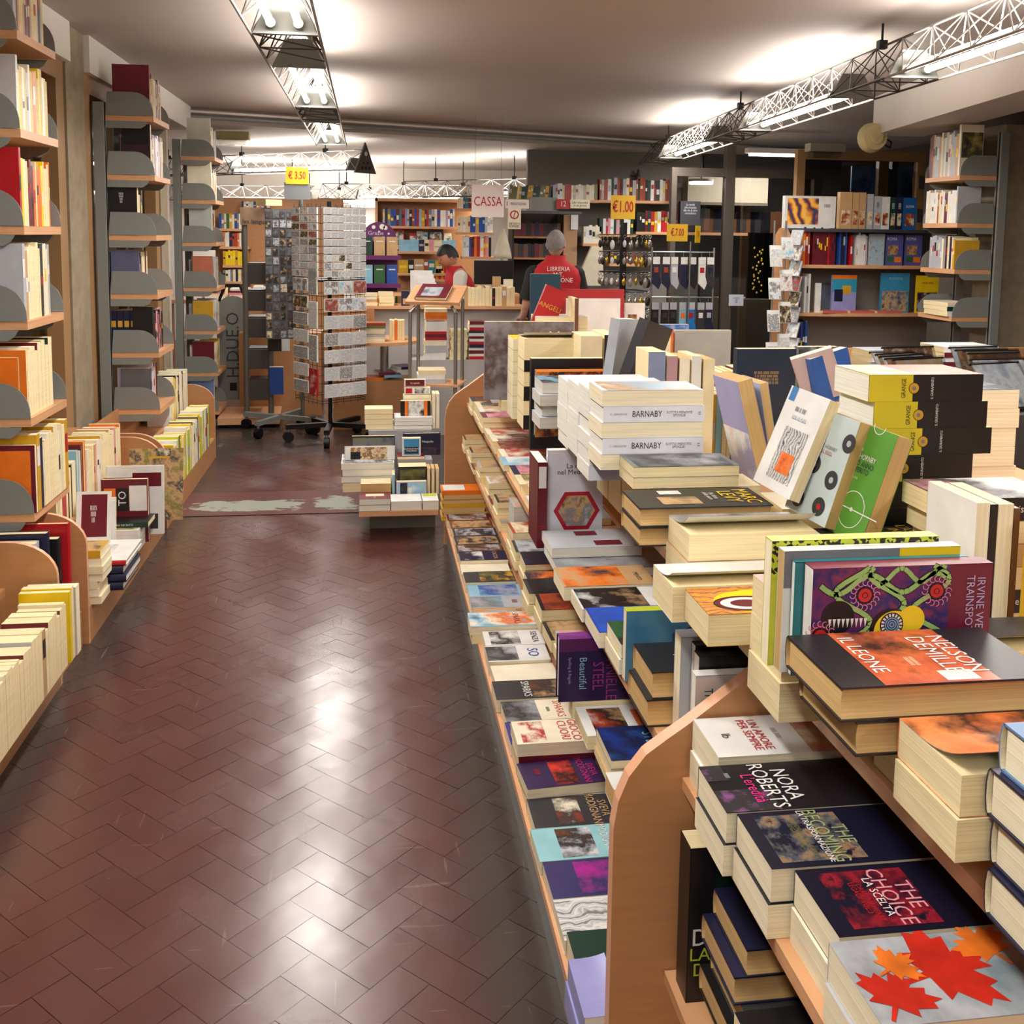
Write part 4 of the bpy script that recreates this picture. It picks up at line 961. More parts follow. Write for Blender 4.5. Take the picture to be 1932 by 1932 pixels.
book('+X+Z', (-.80, 8.5, .26), .11, .23, .03, 'blue', label='bright blue folder standing low behind the postcards', group=GT, tilt=.1)
board(-1.1, 8.96, .0, -.4, 9.3, .72, BEECHF, 'cabinet', 'beech cabinet behind the tall open book rack', 'cabinet')
stack((-.95, 9.0, .7205), 3, .15, .22, .02, '+Y-X', ['cream', 'white', 'ivory'], 'the beech cabinet behind the open rack', GT)
# ---------------- low beech box, round table, lectern ----------------
board(-.28, 8.275, 0, .33, 8.6, .40, BEECHF, 'low_cabinet', 'low dark-veneered cabinet behind the postcard spinner', 'cabinet')
GM = 'magazines and piles beyond the end stand'
for k, (c, x) in enumerate((('orange', -.02), ('skyblue', .12), ('maroon', .06), ('white', .2), ('purple', .22))):
    book('+Y-X', (x, 8.28 + .01 * k, .4005 + .021 * k), .2, .14, .02, c, pg='white', label='%s magazine lying on the low cabinet beyond the end stand' % cname(c), group=GM, rz=.1 * k)
r = thing('round_table', 'round beech table on a grey column with a curved back rail', 'table', (.08, 8.42, 0))
MB().tube((0, 0, .70), (0, 0, .725), .34, BEECH, 32).build('tabletop', r)
MB().tube((.05, 0, .42), (.05, 0, .70), .035, CHROME, 14).build('column', r)
MB().tube((.05, 0, .401), (.05, 0, .42), .07, CHROME, 20).build('foot', r)
q = MB(); n = 12; vs = []
for i in range(n + 1):
    a = math.radians(95 + 85 * i / n); vs += [(.33 * math.cos(a), .33 * math.sin(a), .726), (.33 * math.cos(a), .33 * math.sin(a), .95)]
q.add(vs, [(2 * i, 2 * i + 2, 2 * i + 3, 2 * i + 1) for i in range(n)] + [(2 * i + 1, 2 * i + 3, 2 * i + 2, 2 * i) for i in range(n)], BEECH); q.build('back_rail', r)
stack((-.11, 8.17, .7255), 3, .2, .24, .02, '+Y-X', ['ivory', 'cream', 'silver'], 'the lower pile on the round table', GM)
stack((-.07, 8.18, .788), 4, .15, .2, .02, '+Y-X', ['cream', 'ivory', 'olive', 'rust'], 'the upper pile on the round table', GM)
row((.17, 8.3, .7255), '+X', .13, '-Y', 'the round table', GM, tr=(.015, .022), hr=(.16, .17), dr=(.12, .13), cols=['ivory', 'cream', 'orange'], fore=.8)
r = thing('lectern', 'grey tube lectern with a slanted beech top and a lower shelf', 'lectern', (.50, 7.55, 0), -.3)
tl = math.radians(20)
MB().box((-.2, -.16, -.012), (.2, .16, .012), BEECH, T(0, 0, 1.14) @ RX(tl) ).build('slanted_top', r)
for x, y in ((-.17, -.12), (.17, -.12), (-.17, .12), (.17, .12)):
    MB().path([(x, y, 0), (x, y, 1.06 + y * .36), (x * .8, y * .8, 1.105 + y * .36)], .014, CHROME, 10).build('leg', r)
MB().box((-.2, -.16, .48), (.2, .16, .495), BEECH).build('shelf', r)
M_ = T(.50, 7.55, 0) @ RZ(-.3) @ T(0, 0, 1.14) @ RX(tl) @ T(.11, -.12, .0125)
book('-X+Y', (0, 0, 0), .23, .25, .025, 'maroon', label='dark red hardback with grey picture lying open-faced on the lectern', group=None, hard=True, pic=(art('grey_view', ['grey', 'silver', 'charcoal'], 9), .15, .1, .75, .75),
     M=M_ @ Matrix(((-1, 0, 0, .1), (0, 1, 0, 0), (0, 0, 1, 0), (0, 0, 0, 1))) @ Matrix.Rotation(0, 4, 'Z') if 0 else T(.50, 7.55, 0) @ RZ(-.3) @ T(0, 0, 1.14) @ RX(tl) @ T(-.13, -.13, .0125))
stack((.36, 7.45, .4955), 3, .2, .2, .03, '+Y-X', ['silver', 'white', 'cream'], 'the lectern shelf', GM)
# table of piles right of the lectern
board(.34, 8.0, 0, .95, 8.36, .60, mat('counter_grey', (176, 174, 172), .5), 'low_cabinet', 'low grey cabinet under the piles beyond the lectern', 'cabinet') 
stack((.44, 8.02, .6005), 3, .14, .17, .05, '+Y-X', ['white', 'silver', 'ivory'], 'the tall pile behind the lectern', GM, jit=.003)
stack((.44, 8.02, .755), 3, .14, .17, .022, '+Y-X', ['red', 'maroon', 'red'], 'the red pile behind the lectern', GM, jit=.003, tj=.05)
stack((.44, 8.02, .824), 1, .14, .17, .09, '+Y-X', ['white'], 'the lectern', GM, label='thick white block between the red and orange books behind the lectern')
stack((.44, 8.02, .916), 3, .14, .17, .027, '+Y-X', ['orange', 'orange', 'cream'], 'the orange pile behind the lectern', GM, jit=.003)
stack((.64, 8.02, .6005), 10, .14, .13, .022, '-Y+X', ['cream', 'ivory', 'cream', 'tan'], 'the cream pile right of the lectern', GM)
stack((.79, 7.9, .6005), 12, .14, .14, .022, '+Y-X', ['red', 'white', 'maroon', 'white', 'navy'], 'the red and white magazines by the big table', GM) if 0 else stack((.79, 8.02, .6005), 13, .14, .14, .024, '+Y-X', ['red', 'white', 'maroon', 'white', 'navy'], 'the red and white pile by the big table', GM)
# ---------------- counter ----------------
CW = mat('counter_panel_grey', (196, 192, 190), .5)
r = thing('counter', 'long sales counter with grey front and beech top shelf', 'counter', (.7, 9.0, 0))
MB().box((-.85, .06, 0), (.66, .10, .93), CW).build('front_panel', r)
MB().box((-.87, -.04, .93), (.68, .32, .955), BEECH).build('top_shelf', r)
MB().box((-.5, .33, 1.02), (.68, .56, 1.045), BEECH).build('inner_top', r)
MB().box((-.5, .33, 0), (-.46, .55, 1.02), BEECHF).build('side_panel', r)
MB().box((.64, .33, 0), (.68, .55, 1.02), BEECHF).build('side_panel', r)
GC = 'books along the sales counter'
prow(868, 583, 977, 546, 9.0, ['cream', 'tan', 'ivory', 'black', 'tan', 'cream'], 'the counter shelf', GC, z=.9555, tr=(.022, .04), fore=.85)
prow(800, 583, 866, 546, 9.0, ['cream', 'white', 'tan', 'maroon'], 'the left part of the counter shelf', GC, z=.9555, tr=(.03, .05), fore=.85)
stack((-.11, 9.0, .9555), 4, .14, .19, .03, '+Y-X', ['cream', 'tan', 'ivory'], 'the left counter pile', GC)
stack((.09, 9.0, .9555), 4, .14, .13, .03, '-Y+X', ['tan', 'cream'], 'the second counter pile', GC)
fbook(757, 572, 773, 549, 9.0, .02, 'navy', 'small navy book facing out on the counter shelf', group=GC, z=.9555, pic=(cov('tan'), .2, .1, .8, .5))
X0, X1, Z0, Z1 = fr(775, 545, 825, 515, 9.45)
for k in range(5): tag(MB().box((X0 + .03 * (4 - k), 9.38 + .04 * k, 1.0455), (X1 - .01 * k, 9.41 + .04 * k, 1.07 + .035 * (k + 1)), cov('white')).build('paper_tray'), 'white stepped paper tray on the counter, %s step from the front' % ordn(k), 'paper', 'white paper steps on the counter')
r = thing('computer_screen', 'black flat computer screen on the counter beside the cashier in red', 'screen', (1.17, 9.45, 1.0455))
MB().box((-.20, -.01, .08), (.16, .02, .30), BLACKM).build('display', r); MB().box((-.03, 0, 0), (.03, .03, .1), BLACKM).box((-.1, -.05, 0), (.1, .08, .012), BLACKM).build('stand', r)
for k, (a, b_, c, cc) in enumerate(((929, 945, 522, 'tan'), (950, 968, 527, 'ivory'))): fbook(a, 552, b_, c, 9.4, .03, cc, '%s card standing on the counter before the screen' % cname(cc), z=1.0455, group=GC)
# purple stand
r = thing('promo_stand', 'purple arched cardboard stand with four ledges of booklets', 'rack', (.14, 9.6, 0)) if 0 else thing('promo_stand', 'purple arched cardboard stand with ledges of booklets by the counter', 'rack', (.10, 9.72, 0))
PUR = mat('purple_card', (96, 22, 92), .5)
pl = [(-.17, 0), (.17, 0), (.17, 1.5)] + [(.17 * math.cos(math.pi * i / 12), 1.5 + .19 * math.sin(math.pi * i / 12)) for i in range(1, 12)] + [(-.17, 1.5)]
MB().prism(pl, 'y', .0, .02, PUR).build('back_card', r)
text('Grazie\nragazzi!', .055, 'lilac', T(-.03, -.002, 1.56) @ RX(math.pi / 2), r, 'lettering')
q = MB()
for x, z, rr in ((-.05, 1.64, .018), (.03, 1.645, .026), (.06, 1.635, .02), (.0, 1.6, .008), (.09, 1.58, .01)): q.disc((x, -.002, z), rr, 'y', cov('white'), 14)
q.build('printed_bubbles', r)
for k, z in enumerate((1.36, 1.10, .84)):
    MB().box((-.18, -.14, z - .02), (.20, .0, z), PUR).box((-.18, -.15, z - .02), (.20, -.14, z + .02), PUR).build('ledge', r)
    for j in range(3):
        c = [['darkgreen', 'tan', 'tan'], ['skyblue', 'green', 'blue'], ['orange', 'orange', 'green']][k][j]
        book('+X+Z', (.10 - .16 + .115 * j, 9.63, z + .001), .10, .19, .02, c, label='%s booklet, %s on ledge %s of the purple stand' % (cname(c), ORD[j], ['one', 'two', 'three'][k]), group='booklets on the purple stand', simple=True, pic=(cov('white'), .2, .75, .8, .8))
# ---------------- back walls of books ----------------
def wallshelf(x0, yb, x1, Y, label, d=.24, sd=(0, 0), ht=.3):
    X0, X1, Z0, Z1 = fr(x0, yb, x1, yb, Y)
    return tag(MB().box((X0, Y, Z0 - .03), (X1, Y + d, Z0), BEECH).build('wall_shelf'), label, 'shelf', 'beech wall shelves at the back'), Z0
GK = 'books on the back walls'
mix = ['red', 'blue', 'cream', 'silver', 'navy', 'orange', 'maroon', 'skyblue', 'gold', 'lavender', 'white', 'teal', 'rust', 'grey', 'ivory']
YB = 12.4
r = thing('wall_bookcase', 'beech panelled bookcase behind the young cashier', 'bookcase', (1.2, YB + .3, 0))
X0, X1, _, _ = fr(708, 520, 905, 375, YB)
MB().box((X0 - 1.2, 0, 0), (X1 - 1.2, .03, 2.0), BEECHF).build('back_panel', r)
MB().box((X0 - 1.2, -.3, 0), (X0 - 1.17, 0, 2.0), BEECH).build('side_panel', r)
MB().box((X0 - 1.2, -.3, 1.96), (X1 - 1.2, -.0, 2.0), BEECH).build('top_board', r)
for i, (a, yb, b, yt, tt) in enumerate(((720, 426, 862, 394, mix), (751, 474, 862, 452, ['teal', 'white', 'cream', 'skyblue', 'pink', 'navy']), (750, 515, 845, 489, ['gold', 'skyblue', 'teal', 'black', 'cream', 'rust', 'tan']), (820, 527, 865, 500, ['red', 'orange', 'white']), (862, 393, 893, 372, mix), (862, 438, 932, 407, ['blue', 'tan', 'white', 'cream', 'silver']), (872, 484, 932, 445, ['blue', 'red', 'lavender', 'pink', 'orange', 'white', 'black', 'navy', 'maroon']), (895, 533, 935, 500, ['navy', 'blue', 'black', 'skyblue', 'orange']))):
    YY = YB if a < 860 else YB - .35
    o, z = wallshelf(a, yb, b, YY, 'beech shelf %s of the bookcases behind the young cashier' % ['one', 'two', 'three', 'four', 'five', 'six', 'seven', 'eight'][i])
    prow(a + 2, yb, b - 2, yt, YY + .02, tt, 'back shelf %s' % ['one', 'two', 'three', 'four', 'five', 'six', 'seven', 'eight'][i], GK, z=z, tr=(.02, .04) if i != 1 and i != 2 else (.05, .12), bands=True)
# boxed toys and cards, second back shelf
for k, (a, b_, t_, c) in enumerate(((741, 763, 431, 'red'), (772, 785, 440, 'red'), (786, 797, 436, 'silver'), (797, 807, 438, 'skyblue'), (808, 836, 432, 'navy'), (838, 852, 440, 'ivory'))):
    fbook(a, 452, b_, t_, YB + .12, .06, c, '%s boxed game, %s from the left behind the young cashier' % (cname(c), ordn(k)), group='boxed games on the back shelf', name='game_box', cat='box', pic=(art('toy%d' % k, [c, 'white', 'charcoal', 'gold'], 14, seed=k), .1, .1, .9, .85), z=atY(741, 474, YB).z)
# far left back shelves
for i, (a, yb, b, yt, tt) in enumerate(((412, 431, 460, 403, mix + ['green', 'lime']), (414, 465, 470, 438, ['orange', 'silver', 'white', 'rust', 'grey', 'navy']), (420, 500, 470, 472, ['yellow', 'yellow', 'gold']), (420, 531, 470, 508, ['navy', 'cream', 'grey', 'white']), (455, 396, 512, 380, ['white', 'navy', 'silver', 'cream']))):
    o, z = wallshelf(a, yb, b, 12.6, 'beech shelf %s of the far left back wall' % ['one', 'two', 'three', 'four', 'five'][i])
    prow(a + 1, yb, b - 1, yt, 12.62, tt, 'far left back shelf %s' % ['one', 'two', 'three', 'four', 'five'][i], GK, z=z, tr=(.018, .035))
X0, X1, Z0, Z1 = fr(408, 560, 648, 376, 12.86)
tag(MB().box((X0, 12.86, 0), (X1, 12.9, Z1), BEECHF).build('wall_panel'), 'beech panelling behind the postcard racks at the back left', 'panel')
board(-2.3, 11.4, .80, -1.0, 11.9, .84, BEECH, 'back_table', 'beech table with white paper heaps at the back left', 'table')
o = [q for q in COL.objects if q.name.startswith('back_table')][0]
for x in (-2.2, -1.15): MB().box((x, 11.45, 0), (x + .05, 11.85, .80), BEECHF).build('leg', o)
for k in range(4): stack((-2.0 + .25 * k, 11.5, .8405), 5, .2, .2, .024 + .006 * (k % 2), '+Y-X', ['white', 'ivory', 'pink', 'maroon'], 'paper heap %s on the back left table' % ['one', 'two', 'three', 'four'][k], GK)
# shelves above the senior cashier
YC = 10.9
for i, (a, yb, b, yt, tt) in enumerate(((958, 375, 1042, 350, ['olive', 'gold', 'cream', 'darkgreen', 'olive']), (1042, 376, 1130, 347, ['cream', 'olive', 'white', 'red', 'rust', 'silver', 'ivory']), (1130, 377, 1276, 337, ['red', 'white', 'maroon', 'darkgreen', 'cream', 'silver', 'rust', 'white', 'lime', 'black']), (1100, 459, 1136, 424, ['white', 'ivory']), (1130, 441, 1200, 412, ['darkgreen', 'pink', 'red', 'white']), (1200, 437, 1284, 398, ['darkgreen', 'red', 'white', 'black', 'red', 'gold', 'maroon']), (1150, 497, 1222, 475, ['brown', 'charcoal']))):
    o, z = wallshelf(a, yb, b, YC, 'beech shelf %s on the grey partition behind the senior cashier' % ['one', 'two', 'three', 'four', 'five', 'six', 'seven'][i])
    prow(a + 1, yb, b - 1, yt, YC + .02, tt, 'partition shelf %s' % ['one', 'two', 'three', 'four', 'five', 'six', 'seven'][i], GK, z=z, tr=(.02, .04), lean=(lambda i: .12) if i == 0 else 0)
r = thing('dark_cupboard', 'open dark cupboard behind the senior cashier', 'cupboard', (1.5, 11.2, 0))
X0, X1, Z0, Z1 = fr(965, 560, 1065, 402, 11.0)
DK = mat('cupboard_inside', (46, 36, 34), .6)
MB().box((X0 - 1.5, .1, 0), (X1 - 1.5, .13, Z1), DK).build('back_panel', r)
for x in (X0 - 1.5, X1 - 1.52): MB().box((x, -.2, 0), (x + .02, .1, Z1), DK).build('side_panel', r)
for yy in (446, 486):
    z = atY(1000, yy, 11.0).z; MB().box((X0 - 1.48, -.2, z - .02), (X1 - 1.52, .1, z), BEECHF).build('shelf', r)
    prow(967, yy, 1060, yy - 26, 11.04, ['maroon', 'black', 'navy', 'brown', 'charcoal'], 'the dark cupboard', GK, z=z + .0005, tr=(.03, .06), bands=False)
board(fr(1063, 500, 1090, 405, 10.95)[0], 10.95, 0, fr(1063, 500, 1090, 405, 10.95)[1], 11.0, fr(1063, 500, 1090, 405, 10.95)[3], mat('plywood', (176, 138, 100), .6), 'wooden_board', 'plain plywood board standing beside the dark cupboard', 'board')
sign(1077, 433, 1091, 405, 10.93, 'small white and red safety notice on the plywood board', 'white', [])
r = thing('wall_printer', 'grey machine box on a bracket above the senior cashier', 'machine', (1.85, 10.4, atY(1025, 398, 10.4).z))
X0, X1, Z0, Z1 = fr(1003, 398, 1052, 373, 10.4)
MB().box((X0 - 1.85, 0, 0), (X1 - 1.85, .3, Z1 - Z0), GREYM).build('housing', r); MB().box((X0 - 1.95, -.05, -.03), (X1 - 1.6, .35, -.002), DGREY).build('shelf_bracket', r)
sign(890, 409, 951, 349, 9.3, 'white hanging sign with red capitals reading CASSA', (236, 222, 216), [('CASSA', .42, .5, .47, 'red', .72)], hang=.62, rz=-.04)
sign(953, 393, 998, 377, 9.8, 'white strip sign with red letters beside the cashier sign', 'white', [('PRENOTAZIONI', .45, .55, .5, 'red', .55), ('1', .7, .08, .5, 'red', 1)])
sign(958, 432, 983, 393, 9.75, 'white no smoking sheet with a red ring', 'ivory', [('O', .62, .5, .66, 'red', 1), ('/', .5, .5, .68, 'red', 1), ('VIETATO', .17, .5, .25, 'black', .8), ('FUMARE', .17, .5, .12, 'black', .8)])
sign(1050, 394, 1075, 376, 10.35, 'small red notice reading 12 above the counter', 'red', [('12', .8, .5, .5, 'white', .8)])
sign(1076, 393, 1113, 377, 10.4, 'white notice with two dark lines above the counter', 'ivory', [('Libri disponibili\nin un giorno', .38, .5, .5, 'black', .8)])
sign(1283, 425, 1322, 380, 9.5, 'charcoal board with faint chalk lines on the partition', 'charcoal', [('Le tavole\nalle necessita\nalla vita & altro\nconcediamo', .14, .5, .68, 'silver', .7)])
sign(1152, 413, 1199, 369, 8.4, 'yellow price card reading 1.00 euro over the key rings', (222, 176, 24), [('€1.00', .66, .5, .5, 'red', .58)], pole=.9)
sign(1258, 455, 1298, 423, 8.1, 'yellow price card reading 7.00 euros facing the camera over the socks', (222, 176, 24), [('€.7.00', .6, .5, .5, 'red', .5)])
sign(1304, 458, 1330, 426, 8.15, 'yellow price card turned sideways over the socks', (222, 176, 24), [('7.00', .55, .5, .5, 'red', .4)], rz=.9)
# cloth bags hanging
for k, (a, yb, b, yt) in enumerate(((932, 488, 968, 432), (938, 526, 965, 480))):
    X0, X1, Z0, Z1 = fr(a, yb, b, yt, 9.9)
    g = MB(); n = 10; rings = []
    for j in range(7):
        f = j / 6; w_ = (X1 - X0) / 2 * (1 - .82 * f ** 1.3); z = Z0 + (Z1 - Z0) * f
        rings.append([((X0 + X1) / 2 + w_ * math.cos(2 * math.pi * i / n) * (1 + .12 * math.sin(5 * i)), 9.95 + k * .12 + .04 * (1 - f * .7) * math.sin(2 * math.pi * i / n), z) for i in range(n)])
    vs = [v for rr in rings for v in rr]
    g.add(vs, [(j * n + i, j * n + (i + 1) % n, (j + 1) * n + (i + 1) % n, (j + 1) * n + i) for j in range(6) for i in range(n)] + [tuple(range(n - 1, -1, -1))], mat('canvas_cloth', (206, 198, 176), .8, var=.1, scale=12, bump=.3), True)
    tag(g.build('cloth_bag'), 'cream cloth bag hanging %s between the two cashiers' % ('uppermost' if k == 0 else 'below the other'), 'bag', 'cloth bags by the counter')
X0, X1, Z0, Z1 = fr(1100, 540, 1145, 465, 9.8)
g = MB().prism([(X0 - .06, Z0), (X1, Z0), (X1 - .02, Z1), (X0 + .1, Z1)], 'y', 9.9, 9.96, mat('canvas_cloth', (206, 198, 176), .8)); tag(g.build('tote_bag'), 'cream tote bag hanging right of the senior cashier', 'bag')
# ---------------- people ----------------
SKIN = mat('skin', (206, 158, 132), .5, var=.08, scale=30); REDF = mat('red_fleece', (176, 18, 28), .8, var=.12, scale=20, bump=.3)
def skinbody(pts, edges, rad, root=0, sub=2, m=SKIN):
    me = bpy.data.meshes.new('body'); me.from_pydata(pts, edges, [])
    o = bpy.data.objects.new('body', me); COL.objects.link(o)
    o.modifiers.new('Skin', 'SKIN'); sv = me.skin_vertices[0].data
    for i, rr in enumerate(rad): sv[i].radius = rr if isinstance(rr, tuple) else (rr, rr)
    sv[root].use_root = True
    s = o.modifiers.new('Sub', 'SUBSURF'); s.levels = sub; s.render_levels = sub
    dg = bpy.context.evaluated_depsgraph_get(); ev = o.evaluated_get(dg)
    m2 = bpy.data.meshes.new_from_object(ev)
    bpy.data.objects.remove(o)
    g = MB(); g.add([v.co[:] for v in m2.vertices], [tuple(p.vertices) for p in m2.polygons], m, True)
    return g
def head(g, c, r, yaw, pitch, m, nose=1):
    """a head with brow, nose, lips, chin and ears; face looks along -y of its frame"""
    Mh = T(*c) @ RZ(yaw) @ RX(pitch)
    seg, ring = 24, 18; vs = []
    for i in range(ring + 1):
        a = math.pi * i / ring
        for j in range(seg):
            t = 2 * math.pi * j / seg
            x = math.sin(a) * math.sin(t); y = -math.sin(a) * math.cos(t); z = math.cos(a)
            X, Y_, Z = x * r * .76, y * r * .95, z * r * 1.15
            if z < -.1: X *= 1 - .38 * (-z - .1); Y_ *= 1 - .15 * (-z - .1)
            if y < -.2:
                fz = math.exp(-((z + .12) / .20) ** 2) * math.exp(-(x / .16) ** 2); Y_ -= .22 * r * fz
                Y_ += .06 * r * math.exp(-((z - .10) / .10) ** 2) * math.exp(-((abs(x) - .33) / .16) ** 2)
                Y_ -= .05 * r * math.exp(-((z + .47) / .09) ** 2) * math.exp(-(x / .25) ** 2)
                Y_ -= .09 * r * math.exp(-((z + .85) / .16) ** 2) * math.exp(-(x / .3) ** 2)
            vs.append(Mh @ Vector((X, Y_, Z)))
    g.add(vs, [(i * seg + j, (i + 1) * seg + j, (i + 1) * seg + (j + 1) % seg, i * seg + (j + 1) % seg) for i in range(ring) for j in range(seg)], m, True)
    for s in (-1, 1):
        q = MB(); q.ball((0, 0, 0), r * .2, m, 10, 8, (.35, .8, 1.2)); g.add([Mh @ T(s * r * .76, r * .05, -r * .08) @ RZ(s * -.5) @ Vector(v) for v in q.v], q.f, m, True)
        e = MB(); e.ball((s * r * .27, -r * .80, r * .08), r * .085, cov('charcoal'), 8, 6); g.add([Mh @ Vector(v) for v in e.v], e.f, cov('charcoal'), True)
    return Mh
def shell(r_, Mh, r, m, hair_line, name='hair', sc=1.0, parent=None):
    seg, ring = 28, 16; vs = []; fs = []
    for i in range(ring + 1):
        a = math.pi * i / ring
        for j in range(seg):
            t = 2 * math.pi * j / seg
            x = math.sin(a) * math.sin(t); y = -math.sin(a) * math.cos(t); z = math.cos(a)
            vs.append(Mh @ Vector((x * r * .80 * sc, y * r * 1.0 * sc, z * r * 1.20 * sc)))
    for i in range(ring):
        for j in range(seg):
            a = math.pi * (i + .5) / ring; t = 2 * math.pi * (j + .5) / seg
            y = -math.sin(a) * math.cos(t); z = math.cos(a)
            if z > hair_line(y): fs.append((i * seg + j, (i + 1) * seg + j, (i + 1) * seg + (j + 1) % seg, i * seg + (j + 1) % seg))
    g = MB(); g.add(vs, fs, m, True); return g.build(name, r_)
def loft(rings, m, n=20, cap=True):
    g = MB(); vs = []
    for cx, cy, z, rx, ry in rings:
        for i in range(n):
            t = 2 * math.pi * i / n; c_, s_ = math.cos(t), math.sin(t)
            e = .8; vs.append((cx + rx * math.copysign(abs(c_) ** e, c_), cy + ry * math.copysign(abs(s_) ** e, s_), z))
    k = len(rings)
    g.add(vs, [(j * n + i, j * n + (i + 1) % n, (j + 1) * n + (i + 1) % n, (j + 1) * n + i) for j in range(k - 1) for i in range(n)], m, True)
    return g
def hand(pts, w_, side):
    # five short chains rooted in the palm
    P = []; E_ = []; Rr = []
    return P
# senior cashier, seen from behind
px, py = 1.60, 9.62 - .12
py = 8.78 + .85
r = thing('person', 'grey-haired person in a red lettered vest, seen from behind at the counter', 'person', (atY(1049, 440, 8.5).x, 8.5, 0), .0)
r.scale = (.93, .93, .925)
def arm(s, el, wr, b0):
    hx, hy, hz = wr
    d = [(s * .21, 0, 1.30 * 1.0), el, wr, (hx, hy - .0, hz - .07)]
    return d
pts = [(0, 0, .92), (0, 0, 1.05), (0, .01, 1.2), (0, .01, 1.36), (0, 0, 1.46), (0, -.01, 1.54),
       (-.18, 0, 1.385), (-.255, .0, 1.12), (-.27, -.12, .97), (-.27, -.19, .95),
       (.18, 0, 1.385), (.255, .0, 1.12), (.27, -.12, .97), (.27, -.19, .95),
       (-.09, 0, .82), (-.10, -.01, .46), (-.10, .02, .08), (-.10, -.12, .04), (.09, 0, .82), (.10, -.01, .46), (.10, .02, .08), (.10, -.12, .04)]
# hands: wrists 8/12, palms 9/13, fingers
ed = [(0, 1), (1, 2), (2, 3), (3, 4), (4, 5), (3, 6), (6, 7), (7, 8), (8, 9), (3, 10), (10, 11), (11, 12), (12, 13), (0, 14), (14, 15), (15, 16), (16, 17), (0, 18), (18, 19), (19, 20), (20, 21)]
rad = [(.16, .11), (.15, .11), (.17, .12), (.16, .11), (.065, .06), (.055, .055), .06, .046, .032, .034, .06, .046, .032, .034, .085, .06, .045, .035, .085, .06, .045, .035]
for s, w_ in ((-1, 9), (1, 13)):
    bx, by, bz = pts[w_]
    for k in range(5):
        fx = bx + (k - 1.5) * .02 * 1 if k < 4 else bx - s * .045
        L_ = [.075, .085, .08, .062, .05][k]
        i0 = len(pts)
        if k < 4: pts += [(fx, by - .05, bz - .005), (fx, by - .05 - L_ * .6, bz - .02), (fx, by - .05 - L_, bz - .045)]
        else: pts += [(fx, by - .0, bz - .01), (fx - s * .01, by - .03, bz - .02), (fx - s * .01, by - .055, bz - .03)]
        ed += [(w_, i0), (i0, i0 + 1), (i0 + 1, i0 + 2)]; rad += [.010, .0095, .008]
fl = lambda P: [(x, -y, z) for x, y, z in P]
g = skinbody(fl(pts), ed, rad)
Mh = head(g, (0, .0, 1.635), .108, math.pi - .35, .10, SKIN)
g.build('body', r)
shell(r, Mh, .108, mat('grey_hair', (128, 120, 116), .8, var=.25, scale=60, bump=.6), lambda y: (.35 if y < -.3 else -.12 - .45 * max(0, y)), sc=1.03)
loft([(0, 0, .90, .20, .14), (0, 0, 1.05, .20, .15), (0, .0, 1.2, .225, .155), (0, 0, 1.33, .24, .15), (0, 0, 1.405, .215, .142), (0, 0, 1.455, .15, .12), (0, 0, 1.49, .10, .095), (0, 0, 1.535, .088, .088)], REDF).build('vest', r)
BLK = mat('black_jersey', (20, 20, 22), .8)
for s in (-1, 1):
    MB().tube((s * .195, 0, 1.375), (s * .265, 0, 1.13), .075, BLK, 14, r2=.062).ball((s * .195, 0, 1.37), .075, BLK).build('sleeve', r)
for s in (-1, 1):
    MB().tube((s * .09, 0, .93), (s * .10, 0, .09), .10, mat('dark_trousers', (38, 40, 48), .8), 14, r2=.07).build('trouser_leg', r)
for i, (s_, z) in enumerate((('LIBRERIA', 1.415), ('M.T.', 1.365), ('CICERONE', 1.315))):
    text(s_, .056, 'white', T(0, (-.150, -.156, -.160)[i], z) @ RX(math.pi / 2), r, 'lettering', .95)
# young cashier, head bent, profile to the left
r = thing('person', 'young dark-haired person in a red vest over pale sleeves, head bent at the counter', 'person', (.90, 9.86, 0), 0)
r.scale = (.98, .98, .985)
pts = [(0, 0, .82), (0, 0, .95), (-.02, 0, 1.08), (-.04, 0, 1.20), (-.07, 0, 1.27), (-.10, 0, 1.32),
       (-.03, -.17, 1.20), (-.05, -.22, 1.0), (-.22, -.16, .98), (-.28, -.14, 1.0),
       (-.03, .17, 1.20), (-.05, .22, 1.0), (-.22, .16, .98), (-.28, .14, 1.0),
       (0, -.09, .75), (0, -.1, .42), (.02, -.1, .08), (-.12, -.1, .04), (0, .09, .75), (0, .1, .42), (.02, .1, .08), (-.12, .1, .04)]
rad = rad[:22]; ed = ed[:21]; rad[0] = (.12, .15); rad[1] = (.11, .14); rad[2] = (.12, .16); rad[3] = (.10, .14)
for s, w_ in ((-1, 9), (1, 13)):
    bx, by, bz = pts[w_]
    for k in range(5):
        fy = by + (k - 1.5) * .02 if k < 4 else by - s * .045
        L_ = [.075, .085, .08, .062, .05][k]; i0 = len(pts)
        pts += [(bx - (.05 if k < 4 else .01), fy, bz - .005), (bx - .05 - L_ * .5 * (k < 4), fy, bz - .015), (bx - .05 - L_ * (k < 4) - .02 * (k == 4), fy, bz - .04)]
        ed += [(w_, i0), (i0, i0 + 1), (i0 + 1, i0 + 2)]; rad += [.010, .0095, .008]
SK2 = mat('skin_tan', (190, 132, 100), .5, var=.08, scale=30)
g = skinbody(pts, ed, rad, m=SK2)
Mh = head(g, (-.145, 0, 1.385), .10, -math.pi / 2 + .25, .42, SK2)
g.build('body', r)
shell(r, Mh, .10, mat('black_hair', (26, 20, 20), .6, var=.3, scale=60, bump=.8), lambda y: (.30 if y < -.2 else .0 - .35 * max(0, y)), sc=1.08)
